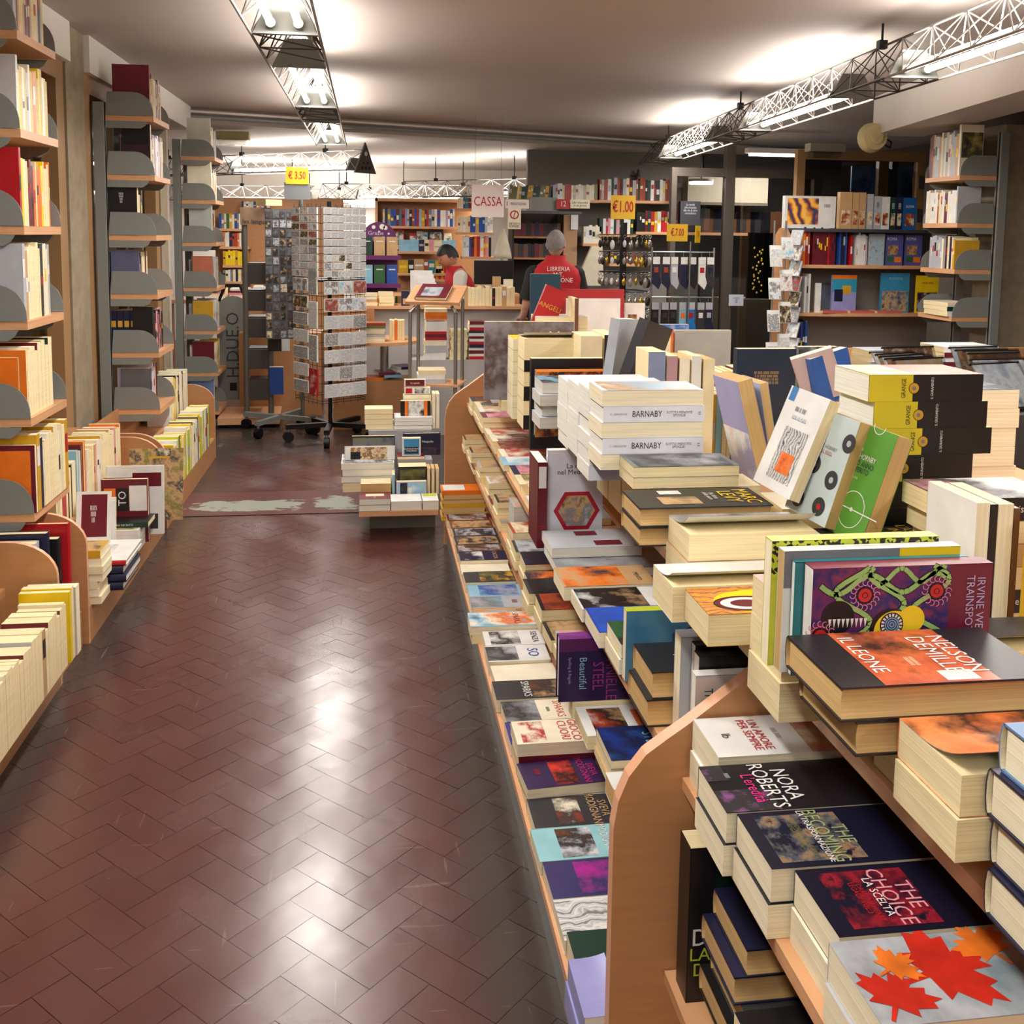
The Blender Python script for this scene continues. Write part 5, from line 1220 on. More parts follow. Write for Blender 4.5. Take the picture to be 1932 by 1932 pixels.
loft([(0, 0, .82, .15, .19), (0, 0, .98, .15, .20), (-.03, 0, 1.12, .145, .205), (-.045, 0, 1.19, .13, .19), (-.06, 0, 1.235, .10, .12), (-.085, 0, 1.30, .075, .075)], REDF).build('vest', r)
PS = mat('pale_jersey', (205, 200, 192), .85)
for s in (-1, 1):
    MB().tube((-.035, s * .17, 1.20), (-.06, s * .235, .99), .07, PS, 14, r2=.058).ball((-.035, s * .17, 1.195), .071, PS).tube((-.05, s * .23, .99), (-.2, s * .17, .99), .055, PS, 12, r2=.042).build('sleeve', r)
    MB().tube((0, s * .09, .85), (.0, s * .1, .09), .10, mat('dark_trousers', (38, 40, 48), .8), 14, r2=.065).build('trouser_leg', r)
# ---------------- key ring spinner ----------------
SIL = mat('shiny_trinket', (170, 168, 160), .2, .9); KC = [SIL, mat('brassy_trinket', (190, 160, 60), .25, .8), mat('dark_trinket', (60, 54, 50), .3, .6), mat('white_trinket', (210, 208, 204), .3), mat('clear_trinket', (150, 140, 132), .2, .3)]
kx, ky = 2.13, 8.42
r = thing('keyring_spinner', 'black pole spinner with rings of hanging key rings', 'rack', (kx, ky, 0))
MB().tube((0, 0, .03), (0, 0, 1.7), .02, BLACKM, 10).build('pole', r)
MB().tube((0, 0, 0), (0, 0, .03), .17, BLACKM, 24).build('base', r)
KZ = [1.60, 1.46, 1.29, 1.13, .98]
for zk in KZ:
    q = MB(); n = 20
    q.path([(.21 * math.cos(2 * math.pi * i / n), .21 * math.sin(2 * math.pi * i / n), zk) for i in range(n + 1)], .004, BLACKM, 5)
    for i in range(4): q.tube((0, 0, zk), (.21 * math.cos(i * math.pi / 2), .21 * math.sin(i * math.pi / 2), zk), .004, BLACKM, 5)
    q.build('ring_hanger', r)
for li, zk in enumerate(KZ):
    for i in range(13):
        a = math.pi + math.pi * (i + .5) / 13; x, y = kx + .215 * math.cos(a), ky + .215 * math.sin(a)
        g = MB(); m = RN.choice(KC); ln = RN.uniform(.03, .05)
        g.path([(x + .012 * math.cos(t * math.pi / 3), y, zk - .016 + .012 * math.sin(t * math.pi / 3)) for t in range(7)], .0022, SIL, 5)
        g.tube((x, y, zk - .028), (x, y, zk - .04), .003, SIL, 5); g.ball((x, y, zk - .04 - ln), ln * .9, m, 8, 6, (.5, .25, 1))
        tag(g.build('keyring'), '%s key ring, tier %s from the top, %s from the left' % (m.name.split('_')[0], ['one', 'two', 'three', 'four', 'five'][li], ordn(i)), 'key ring', 'key rings on the black spinner')
# ---------------- sock rack ----------------
sx_, sy_ = 2.62, 8.25
r = thing('sock_rack', 'wire rack with rows of packed novelty socks', 'rack', (sx_, sy_, 0))
q = MB()
for x in (-.27, .27): q.tube((x, .1, 0), (x, .1, 1.5), .01, CHROME, 8)
for z in (1.46, 1.08, .72): q.tube((-.28, .1, z), (.28, .1, z), .006, CHROME, 6)
q.build('frame', r); MB().tube((.02, -.03, .3), (.02, -.03, 1.55), .006, CHROME, 8).build('front_post', r)
MB().box((-.3, -.1, 0), (.3, .25, .03), DGREY).build('base', r)
sc_ = [('navy', 'rust'), ('navy', 'rust'), ('silver', 'white'), ('navy', 'navy'), ('black', 'navy'), ('white', 'red'), ('charcoal', 'navy')]
s2_ = [('black', 'charcoal')] * 3 + [('skyblue', 'orange'), ((20, 120, 200), 'red'), ('charcoal', 'white'), ('navy', 'silver')]
for li, z in enumerate((1.42, 1.04, .68)):
    for j in range(7):
        c1, c2 = (sc_ if li == 0 else s2_)[j]; x = sx_ - .27 + .078 * j; y = sy_ + .06 - .02 * (j % 2)
        g = MB(); g.prism([(x, z), (x + .06, z), (x + .06, z - .16), (x + .075, z - .22), (x + .055, z - .27), (x, z - .22)], 'y', y, y + .02, cov(c1, .8))
        g.box((x + .0, y - .002, z - .06), (x + .06, y, z - .0), cov('silver' if li else 'white')); g.box((x + .012, y - .002, z - .13), (x + .048, y, z - .085), cov(c2))
        g.tube((x + .03, y + .02, z), (x + .03, y + .04, z + .04), .002, SIL, 4)
        tag(g.build('sock_pair'), '%s sock pair on a card, row %s from the top, %s from the left' % (cname(c1) if isinstance(c1, str) else 'bright blue', ['one', 'two', 'three'][li], ordn(j)), 'socks', 'socks on the wire rack')
# ---------------- right side: glass partition, guide shelves, wall column ----------------
BRZ = mat('dark_bronze_frame', (92, 84, 76), .4, .3)
g = MB(); g.box((2.85, 9.5, 2.16), (4.35, 9.58, 2.24), BRZ); g.box((3.38, 9.488, 0), (3.47, 9.59, 2.518), BRZ); g.box((2.85, 9.5, 0), (4.35, 9.58, .12), BRZ); g.box((4.27, 9.5, 0), (4.35, 9.58, 2.16), BRZ); g.box((2.85, 9.5, .12), (2.9, 9.58, 2.16), BRZ)
o = struct('window_4', g)
PG = glass_mat('partition_glass', (150, 148, 146), .12)
for a, b_ in ((2.9, 3.38), (3.47, 4.27)): MB().add([(a, 9.54, .12), (b_, 9.54, .12), (b_, 9.54, 2.16), (a, 9.54, 2.16)], [(0, 1, 2, 3)], PG).build('pane', o)
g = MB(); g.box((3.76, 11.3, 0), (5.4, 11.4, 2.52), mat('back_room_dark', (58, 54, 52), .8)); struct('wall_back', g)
r = thing('air_conditioner', 'long beige wall air conditioner seen through the glass partition', 'air conditioner', (3.3, 10.88, 2.02))
X0, X1, Z0, Z1 = fr(1297, 386, 1450, 334, 10.7)
MB().box((X0 - 3.3, -.18, Z0 - 2.02), (X1 - 3.3, .0, Z1 - 2.02), mat('aged_white_plastic', (208, 200, 176), .4)).build('housing', r)
MB().box((X0 - 3.3, -.19, Z0 - 2.02), (X1 - 3.3, -.181, Z0 - 2.02 + .03), mat('vent_shadow', (120, 112, 96), .5)).build('air_outlet', r)
o, z = wallshelf(1290, 438, 1505, 10.85, 'beech shelf of dark binders behind the glass partition')
prow(1295, 438, 1500, 398, 10.87, ['black', 'charcoal', 'black', 'brown'], 'the shelf behind the glass partition', GK, z=z, tr=(.04, .08), bands=False)
X0, X1, Z0, Z1 = fr(1405, 600, 1500, 440, 9.9)
g = MB(); n = 16
g.add([(X0 + (X1 - X0) * i / n, 9.9 + .03 * math.sin(i * 1.9), zz_) for zz_ in (Z0, Z1) for i in range(n + 1)], [(i, i + 1, i + n + 2, i + n + 1) for i in range(n)], BLACKM, True)
tag(g.build('dark_curtain'), 'black cloth hanging behind the glass partition', 'curtain')
GD = mat('gold_bauble', (230, 190, 90), .2, .8, emit=.6)  # small gold lights, glowing through their own material
r = thing('gold_decoration', 'hanging strand of small gold lights before the black cloth', 'decoration', atY(1427, 510, 9.75))
for k in range(26):
    MB().ball((RN.uniform(-.04, .06), RN.uniform(-.02, .02), -.22 + .44 * k / 25), .010, GD, 8, 6).build('bauble', r)
sign(1375, 577, 1403, 556, 9.47, 'small white paper notice taped on the glass partition', (206, 210, 220), [('AVVISO\nllllll\nllllll', .22, .5, .5, 'blue', .8)])
board(3.5, 9.7, 0, 3.95, 10.1, .98, mat('beige_cabinet', (168, 160, 140), .6), 'filing_cabinet', 'beige metal cabinet behind the glass partition', 'cabinet')
# wooden framed glass door
g = MB(); dy = 8.85
X0, X1 = atY(1505, 300, dy).x, atY(1747, 300, dy).x; zt_ = atY(1600, 284, dy).z
for a, b_ in ((X0, X0 + .075), (X1 - .075, X1)): g.box((a, dy, 0), (b_, dy + .07, zt_ - .085), WOODF)
g.box((X0, dy, zt_ - .085), (X1, dy + .07, zt_), WOODF)
o = struct('door_1', g)
MB().add([(X0 + .07, dy + .035, .1), (X1 - .07, dy + .035, .1), (X1 - .07, dy + .035, zt_ - .08), (X0 + .07, dy + .035, zt_ - .08)], [(0, 1, 2, 3)], PG).build('pane', o)
xm = atY(1661, 340, dy + .3).x
MB().box((xm - .04, dy + .26, 0), (xm + .04, dy + .32, zt_), WOODF).box((xm + .09, dy + .26, 0), (xm + .15, dy + .32, zt_), DGREY).build('inner_frame', o)
for x, z in ((X1 - .07, 1.75), (X1 - .07, 2.05)): MB().box((x, dy - .02, z), (x + .05, dy - .002, z + .12), CHROME).build('hinge', o)
BLP = art('dark_blue_map', [(30, 50, 90), (70, 110, 170), (110, 160, 215), (120, 170, 225)], 4)
for k, (a, b_) in enumerate(((1596, 1654), (1674, 1735))):  # flat panels added in place of the bluish windows beyond the door
    X0_, X1_, Z0_, Z1_ = fr(a, 560, b_, 314, 9.35); Z0_ = 0.001
    tag(MB().box((X0_, 9.35, Z0_), (X1_, 9.37, Z1_), BLP).build('blue_poster'), 'dark blue cloudy panel behind the %s pane of the wooden door' % ('left' if k == 0 else 'right'), 'poster')
# guide book wall unit
uy = 7.42; ux0 = 3.20; ux1 = 4.02
UG = mat('unit_back_grey', (142, 140, 136), .6)
zs = [.66, atY(1600, 590, uy).z, atY(1600, 500, uy).z, atY(1600, 432, uy).z]
r = thing('guide_shelf_unit', 'grey backed shelf unit of travel guides with a rounded beech side', 'shelf', (ux0, uy, 0))
MB().box((0, .28, 0), (ux1 - ux0 + .45, .30, zs[3]), UG).build('back_panel', r)
pl = [(-.02, 0), (.14, 0), (.14, 1.55), (.10, 1.64), (.05, 1.66), (.0, 1.64), (-.02, 1.5)]
MB().prism([(.28, 0), (-.02, 0), (-.06, .9), (-.04, 1.35), (.04, 1.62), (.12, 1.68), (.2, 1.66), (.28, 1.6)], 'x', -.05, -.02, BEECHF, PINKW).build('side_panel', r)
for k, z in enumerate(zs):
    n = 10; w_ = ux1 - ux0 + .42
    bow = [(w_ * i / n, -.02 - .05 * math.sin(math.pi * i / n)) for i in range(n + 1)] + [(w_, .279), (0, .279)]
    MB().prism(bow, 'z', z - .025, z - .0, BEECH if k < 3 else DGREY).build('shelf_board', r)
GU = 'guides on the grey backed unit'
sh = zs[2] + .0005
def ufr(a, b, yt, z, c, lb, t=.02, **kw):
    X0 = atY(a, yt, uy).x; X1 = atY(b, yt, uy).x; Z1 = atY(a, yt, uy).z
    book(kw.pop('code', '+X+Z'), (X0, uy, z), X1 - X0, Z1 - z, t, c, label=lb, group=GU, simple=kw.pop('simple', True), **kw)
prow(1506, 498, 1530, 424, uy, ['orange', 'rust', 'red'], 'middle guide shelf', GU, z=sh, tr=(.013, .02))
prow(1532, 498, 1580, 427, uy, ['maroon', 'red', 'maroon'], 'middle guide shelf, dark red set', GU, z=sh, tr=(.012, .016))
prow(1582, 498, 1600, 432, uy, ['blue', 'navy'], 'middle guide shelf, blue set', GU, z=sh, tr=(.013, .018))
prow(1603, 498, 1613, 442, uy, ['red', 'charcoal'], 'middle guide shelf, slim pair', GU, z=sh, tr=(.013, .018))
prow(1614, 499, 1640, 438, uy, ['white', 'silver'], 'middle guide shelf, white striped set', GU, z=sh, tr=(.013, .016))
ufr(1641, 1670, 441, sh, 'silver', 'grey guide with small city pictures on the middle guide shelf', pic=(art('city_shots', ['grey', 'silver', 'skyblue', 'tan'], 24), .06, .05, .94, .8))
COLS = art('arena_at_dusk', ['tan', 'brown', 'tan', 'rust'], 20)
for k, a in enumerate((1674, 1710)):
    ufr(a, a + 31, 443, sh, (84, 84, 150), 'dusk blue guide with a round ruin picture, %s of two facing out' % ('left' if k == 0 else 'right'), simple=False, titles=[('ROMA', .035, .32, .86, 'white', .8)], pic=[(COLS, .08, .35, .7, .66), (cov('green'), .06, .12, .45, .3), (cov('orange'), .5, .1, .92, .28)])
# top of unit: puzzle box and standing boxes
tz = zs[3] + .0005
def box3(a, b, yt, c, lb, t=.05, **kw):
    X0 = atY(a, yt, uy).x; X1 = atY(b, yt, uy).x; Z1 = atY(a, yt, uy).z
    r = thing('puzzle_box', lb, 'box', (X0, uy, tz), group='puzzle boxes on the guide unit')
    g = MB().box((0, 0, 0), (X1 - X0, t, Z1 - tz), cov(c)); g.build('carton', r); w_, h_ = X1 - X0, Z1 - tz
    for m, x0, y0, x1, y1 in kw.get('pic', []):
        MB().box((w_ * x0, -.001, h_ * y0), (w_ * x1, 0, h_ * y1), m).build('printed_panel', r)
    for s_, sz, fx, fy, tc, rot in kw.get('txt', []): text(s_, sz, tc, T(w_ * fx, -.0022, h_ * fy) @ RX(math.pi / 2) @ RZ(rot), r, 'lettering', .8)
SUN = art('canal_sunset', [(40, 60, 100), (180, 90, 50), (240, 160, 60), (250, 200, 90)], 4, kind='wave', seed=2)
box3(1482, 1578, 369, 'white', 'white puzzle box with a canal sunset picture and the number 1000', pic=[(SUN, .05, .12, .66, .93)], txt=[('1000', .035, .82, .7, 'charcoal', 0)])
for k, (a, b_, yt, c, tx) in enumerate(((1586, 1609, 362, 'tan', ''), (1610, 1622, 363, 'tan', ''), (1623, 1635, 363, 'tan', ''), (1638, 1649, 366, 'silver', ''), (1651, 1664, 370, 'silver', '1000'), (1665, 1680, 371, 'white', ''), (1681, 1692, 372, 'darkgreen', '1000'), (1693, 1704, 372, 'navy', '1000'), (1706, 1730, 373, (20, 90, 160), 'ROMA'))):
    box3(a, b_, yt, c, '%s upright puzzle box, %s from the left of the row on the guide unit' % (cname(c) if isinstance(c, str) else 'bright blue', ordn(k)), pic=[(art('puz%d' % k, [c, 'cream', 'rust', 'charcoal'], 12, seed=k), .15, .12, .85, .5)], txt=[(tx, .03, .5, .72, 'white' if c != 'silver' else 'black', math.pi / 2 if tx == '1000' else 0)] if tx else [])
# lower guide shelf
sl = zs[1] + .0005
prow(1492, 590, 1515, 508, uy, ['maroon', 'orange', 'red', 'rust'], 'lower guide shelf', GU, z=sl, tr=(.013, .02))
prow(1516, 590, 1532, 517, uy, ['white', 'silver'], 'lower guide shelf, white pair', GU, z=sl, tr=(.013, .02))
prow(1533, 590, 1541, 520, uy, ['green'], 'lower guide shelf, green spine', GU, z=sl, tr=(.02, .025))
ufr(1539, 1550, 534, sl, 'white', 'short white book on the lower guide shelf', code='-X+Z', t=.012)
book('+X+Z', (atY(1550, 520, uy + .18).x, uy + .18, sl), .14, .2, .012, (110, 120, 140), label='faded grey blue leaflet at the back of the lower guide shelf', group=GU, simple=True)
ufr(1571, 1617, 519, sl, 'lavender', 'mauve guide with an orange and blue building picture', simple=False, pic=[(cov((50, 150, 180)), 0, .55, 1, .9), (cov('orange'), 0, .9, 1, 1), (cov('gold'), .42, .5, .78, .72), (cov('navy'), .1, .3, .45, .62)])
ufr(1664, 1717, 515, sl, (60, 140, 180), 'blue guide reading ROMANI with ruins below', simple=False, titles=[('ROMANI', .032, .5, .86, 'skyblue', .9)], pic=(art('ruins', ['charcoal', 'grey', 'tan', 'black'], 18), .04, .04, .96, .55))
ufr(1731, 1772, 520, sl, 'yellow', 'yellow topped guide reading VATICANO at the right of the lower guide shelf', simple=False, titles=[('VATICANO', .022, .5, .8, 'black', .9)], pic=(art('hill_view', ['charcoal', 'navy', 'brown', 'skyblue'], 16), .04, .04, .96, .55))
for k in range(3):
    book('+Y-X', (ux0 + .22 + .22 * k, uy - .06, sl), .14, .2, .018, (200, 100, 90), label='flat pink red booklet, %s from the left on the lower guide shelf edge' % ordn(k), group=GU, simple=True)
prow(1489, 680, 1525, 602, uy, ['blue', 'navy', 'blue'], 'bottom guide shelf', GU, z=zs[0] + .0005, tr=(.013, .02))
# wire postcard rack on the side panel
r = thing('card_rack', 'wire rack of postcards fanned out on the left of the beech side panel', 'rack', (3.06, 7.30, 0))
MB().tube((-.05, .06, 0), (-.05, .06, 1.72), .008, CHROME, 8).tube((.04, .06, 0), (.04, .06, 1.72), .008, CHROME, 8).box((-.12, -.05, 0), (.07, .15, .02), DGREY).build('frame', r)
for k in range(4):
    for j in range(2):
        z = .66 + .24 * k + .06 * j; x = 2.98 + .10 * j
        g = MB(); Mx = T(x, 7.22 + .03 * j, z) @ RX(-.2); g.box((-.045, 0, 0), (.045, .012, .16), cov('white'), Mx)
        g.box((-.042, -.001, .003), (.042, 0, .13), inks[(k + 3 * j) % 8], Mx)
        tag(g.build('postcard'), 'bundle of city postcards in the right rack, tier %s from the bottom, %s column' % (ordn(k), ['left', 'right'][j]), 'postcard', 'postcards in the right wire rack')
for k in range(9):
    g = MB(); Mx = T(3.135, 7.28, .62 + .115 * k) @ RZ(-1.0) @ RX(-.35); g.box((-.05, 0, 0), (.05, .01, .12), cov('silver'), Mx); g.box((-.047, -.001, .003), (.047, 0, .117), inks[(k * 3) % 8], Mx)
    tag(g.build('postcard'), 'sideways grey postcard by the beech side panel, %s from the bottom' % ordn(k), 'postcard', 'sideways postcards by the beech panel')
# right wall column
zc = [2.0, 1.69, 1.385, 1.07]
column(3.83, 6.3, 6.72, zc, 'grey metal shelf column with beech boards on the right wall', top=2.3, mirror=-1)
g = MB(); g.box((4.19, 6.38, 0), (4.5, 6.66, 2.36), PIL); struct('trim_5', g)
GR = 'books on the right wall column'
def rr(k, y0, ln, first, cols, **kw):
    row((3.845, y0, zc[k] + .0158), '+Y', ln, '-X', '%s shelf of the right column' % SH[k], GR, cols=cols, first=first, order='from the near end', hr=kw.pop('hr', (.19, .23)), dr=(.15, .18), tr=kw.pop('tr', (.014, .03)), **kw)
rr(0, 6.335, .4, dict(c='ivory', h=.33, W=None) if 0 else dict(c='ivory', h=.33, t=.02, simple=False, pic=(art('battle_scene', [(120, 140, 130), 'charcoal', 'olive', 'tan'], 14), .05, .35, .98, .85), label='tall cream album with a dark battle picture, top of the right column'), ['maroon', 'silver', 'cream', 'silver', 'tan'], hr=(.25, .3))
rr(1, 6.335, .4, dict(c='silver', h=.24, t=.012, label='pale grey book facing out, second shelf of the right column'), ['maroon', 'white', 'cream', 'white', 'ivory', 'rust'])
rr(2, 6.335, .12, dict(c='gold', h=.19, t=.02), ['navy', 'cream'])
rr(2, 6.47, .2, dict(c='ivory', h=.2, t=.02, simple=False, pic=(art('relief', ['grey', 'olive', 'charcoal'], 12), .2, .15, .9, .95), label='cream book with a grey stone relief, third shelf of the right column'), ['silver', 'maroon'])
stack((3.82, 6.33, zc[3] + .0158), 3, .3, .2, .03, '+Y+X' if 0 else '+Y-X', ['white', 'darkgreen', 'ivory'], 'lying pile on the right column', GR)
# ---------------- boxed comics display on the far right ----------------
r = thing('comics_table', 'beech sided box table full of plastic-bagged comics at the right', 'display stand', (2.55, 3.95, 0))
MB().box((-.5, -.35, 0), (.75, .75, .925), mat('box_table_dark', (70, 62, 56), .6)).build('base', r)
MB().box((-.52, .76, .0), (.77, .785, 1.06), BEECHF).build('back_panel', r)
MB().box((-.52, -.37, .78), (-.50, .755, 1.0), BEECH).build('side_panel', r)
PL = glass_mat('plastic_bag', (215, 218, 222), .3, .12)
cm = [art('comic%d' % i, c, 12, .2, i) for i, c in enumerate([('grey', 'tan', 'silver'), ('tan', 'brown', 'cream'), ('silver', 'white', 'grey'), ('maroon', 'white', 'silver'), ('gold', 'brown', 'charcoal')])]
GCM = 'plastic-bagged comics on the right table'
def comic(x, y, z, rz, tx_, lab, i, w_=.24, h_=.2, tilt=-.9):
    M = T(x, y, z) @ RZ(rz) @ RX(tilt)
    r = thing('bagged_comic', lab, 'comic', M=M, group=GCM)
    MB().box((0, 0, 0), (w_, .006, h_), cm[i]).build('cover', r)
    q = MB(); q.box((-.012, -.001, -.012), (w_ + .012, .007, .0), BLACKM); q.box((-.012, -.001, h_), (w_ + .012, .007, h_ + .006), BLACKM); q.build('bag_edge', r)
    MB().add([(-.012, -.003, -.012), (w_ + .012, -.003, -.012), (w_ + .012, -.003, h_ + .012), (-.012, -.003, h_ + .012)], [(0, 1, 2, 3)], PL).build('bag', r)
for k in range(6):
    comic(2.08 + .03 * k, 3.66 + .09 * k, .945, RN.uniform(.05, .4), 0, 'black edged bagged comic in the left box, %s from the front' % ordn(k), k % 3, tilt=-RN.uniform(.35, .8))
for k in range(6):
    comic(2.42 + .03 * k, 3.64 + .09 * k, .945, RN.uniform(.0, .35), 0, 'black edged bagged comic in the middle box, %s from the front' % ordn(k), (k + 2) % 5, tilt=-RN.uniform(.3, .8))
for k in range(6):
    comic(2.78 + .03 * k, 3.62 + .09 * k, .945, RN.uniform(-.1, .3), 0, 'black edged bagged comic in the right box, %s from the front' % ordn(k), (k + 3) % 5, tilt=-RN.uniform(.3, .8))
comic(3.02, 4.25, 1.0, -.35, 0, 'large brown bagged poster with a yellow corner, propped on top at the right', 4, .28, .36, tilt=-.5)
stack((2.3, 4.42, .9255), 6, .2, .26, .024, '+Y-X', ['silver', 'white', 'silver'], 'grey bagged pile at the back of the comics', GCM, name='comic_book', cat='comic')
stack((2.66, 4.42, .9255), 7, .2, .28, .024, '+Y-X', ['white', 'maroon'], 'red and white pile at the back of the comics', GCM, name='comic_book', cat='comic')
# ---------------- the big stepped book table ----------------
Z1_, Z2_, Z3_, Z4_ = .20, .52, .74, .93
X1_, X2_, X3_, X4_ = .37, .475, .495, .63
r = thing('book_table', 'long stepped beech book display table with grey plinth and curved end panels', 'display stand', (.4, 2.6, 0))
ox, oy = .4, 2.6
def gb(a, b, m, n): return MB().box((a[0] - ox, a[1] - oy, a[2]), (b[0] - ox, b[1] - oy, b[2]), m).build(n, r)
prof = [(.385, 0), (.385, .66), (.392, .705), (.408, .745), (.435, .78), (.47, .805), (.50, .825), (.635, .925), (1.95, .925), (1.95, 0)]
for yy in (1.50, 5.13): MB().prism([(x - ox, z) for x, z in prof], 'y', yy - oy, yy - oy + .028, BEECHF, PINKW).build('end_panel', r)
for a, b_ in ((-.6, 1.498), (1.53, 5.128)):
    gb((.40, a, 0), (1.9, b_, Z1_ - .021), GREYM, 'plinth')
    gb((X1_, a, Z1_ - .02), (.62, b_, Z1_), BEECH, 'lower_tray')
    gb((.621, a, Z1_ - .02), (.64, b_, (Z2_ if b_ > 2 else .41) - .021), BEECHF, 'lower_riser')
    z2 = Z2_ if b_ > 2 else .41
    gb((X2_, a, z2 - .02), (.70, b_, z2), BEECH, 'second_tray')
    gb((.701, a, z2 - .02), (.715, b_, Z3_ - .021), BEECHF, 'second_riser')
    gb((X3_, a, Z3_ - .02), (.82, b_, Z3_), BEECH, 'third_tray')
    gb((.821, a, Z3_ - .02), (.835, b_, Z4_ - .023), BEECHF, 'third_riser')
    gb((X4_, a, Z4_ - .022), (1.9, b_, Z4_), BEECH, 'tabletop')
# coloured prints
def A(k, *c, **kw): return art(k, c, **kw)
# --- tier one: one row of paperbacks, near to far ---
L1 = 'the lowest tier'
G1 = 'paperbacks on the lowest tier'
t1 = [
 ('darkgreen', A('t1a', 'darkgreen', 'black', 'darkgreen'), .45, .98, 'green paperback at the near end of the lowest tier, beside the lavender one', (), .05),
 ('white', A('t1b', 'white', 'silver', 'white', 'grey', scale=14, kind='wave'), .0, 1, 'white paperback with a grey pencil drawing and price sticker on the lowest tier', (), .03),
 ((58, 52, 104), A('t1c', 'darkgreen', (58, 52, 104), (180, 40, 150), scale=11), .32, .72, 'violet paperback with green and pink dancers on the lowest tier', (('THE', .02, .5, .86, 'lavender'),), .03),
 ((150, 205, 212), A('t1d', 'white', 'silver', 'charcoal', 'brown', scale=16), .27, .68, 'pale turquoise paperback with a shop front picture on the lowest tier', (('SVEVA\nMODIGNANI', .026, .5, .87, 'white', .8),), .03),
 ('charcoal', A('t1e', 'ivory', 'rust', 'charcoal', 'ivory', scale=10), .3, .6, 'black paperback with pale hands picture on the lowest tier', (('SVEVA\nMODIGNANI', .03, .5, .82, 'tan', .8),), .03),
 ((52, 30, 78), A('t1f', (230, 60, 50), 'black', (230, 60, 50), scale=12), .38, .68, 'dark purple paperback with a red square picture, raised on the lowest tier', (('SVEVA\nMODIGNANI', .026, .5, .84, (190, 40, 120), .8), ('llllll', .02, .4, .2, 'red')), .055),
 ('ivory', A('t1g', 'ivory', 'ivory', 'red', 'ivory', scale=12), .08, .4, 'cream paperback with red serif title, topping a pile on the lowest tier', (('GIOCO\nCUORI', .034, .5, .72, (200, 70, 60), 1),), .10),
 ((64, 52, 130), A('t1h', (64, 52, 130), 'pink', (64, 52, 130), 'lavender', scale=30, kind='wave'), .06, .5, 'violet paperback with a pink lace border on the lowest tier', (('A PARIGI', .026, .5, .64, 'white', 1), ('llllll', .016, .5, .8, 'skyblue')), .035),
 ('grey', A('t1i', 'grey', 'charcoal', 'grey', 'silver', scale=8), .0, .5, 'half grey, half cream sea-and-rock paperback on the lowest tier', (('SPARKS', .034, .5, .8, (190, 70, 40), .9), ('lllllllll', .014, .5, .64, 'black')), .035),
 ('charcoal', A('t1j', 'charcoal', 'tan', 'charcoal', 'brown', scale=9), .55, .98, 'dark brown paperback with big white capitals across on the lowest tier', (('SPARKS', .034, .5, .48, 'white', .9),), .04),
 ('ivory', None, 0, 0, 'plain cream paperback lying face down on the lowest tier', (), .035),
 ('white', A('t1l', 'grey', 'charcoal', 'silver', scale=9), .0, .5, 'white paperback with a grey street photo, second in the middle of the lowest tier', (('SO', .05, .5, .75, 'blue'),), .045),
 ('white', A('t1m', 'white', 'black', 'white', scale=9), .1, .6, 'white paperback with a black walking figure on the lowest tier', (('SENZA', .03, .5, .85, 'navy'),), .045),
 ('skyblue', A('t1n', 'navy', 'skyblue', 'ivory', 'orange', 'skyblue', scale=6), .0, 1, 'wide sunset-and-sea hardback jutting out over the lowest tier', (('SPARKS', .03, .5, .7, 'rust'),), .06),
 ('tan', A('t1o', 'orange', 'tan', 'silver', scale=6), .0, .6, 'orange sky paperback behind the wide sunset hardback', (('SPARKS', .03, .5, .82, 'rust', .9),), .03),
 ('silver', A('t1p', 'silver', 'grey', 'skyblue', scale=6), .0, .6, 'pale misty grey paperback on the lowest tier', (('llllll', .03, .5, .82, 'rust', .9),), .03),
 ('skyblue', A('t1q', 'skyblue', 'blue', 'silver', scale=6), .2, .95, 'sky blue watercolour paperback on the lowest tier', (), .03),
 ('charcoal', A('t1r', 'darkgreen', 'gold', 'charcoal', 'olive', scale=10), .3, .98, 'dark paperback with gold letters and a pink flower on the lowest tier', (('llll', .04, .5, .6, 'gold'),), .04),
 ('ivory', None, 0, 0, 'cream page-side-up book between dark paperbacks on the lowest tier', (), .03),
 ('navy', A('t1t', 'navy', 'navy', 'white', scale=9), .1, .5, 'navy paperback with a white seabird on the lowest tier', (('CACCIA', .026, .5, .75, 'tan'),), .045)]
dk = ['brown', 'charcoal', 'charcoal', 'brown', 'maroon', 'olive', 'charcoal', 'brown', 'charcoal', 'olive', 'charcoal', 'brown']
for k, c in enumerate(dk): t1.append((c, A('t1z%d' % (k % 4), c, 'tan' if k % 2 else 'silver', c, 'charcoal', scale=13, seed=k), .05, .95, 'dark thriller paperback, %s of the far dark run on the lowest tier' % ordn(k), (('llll lll', .025, .5, .75, 'silver'),) if k < 5 else (), .035))
y = 1.70
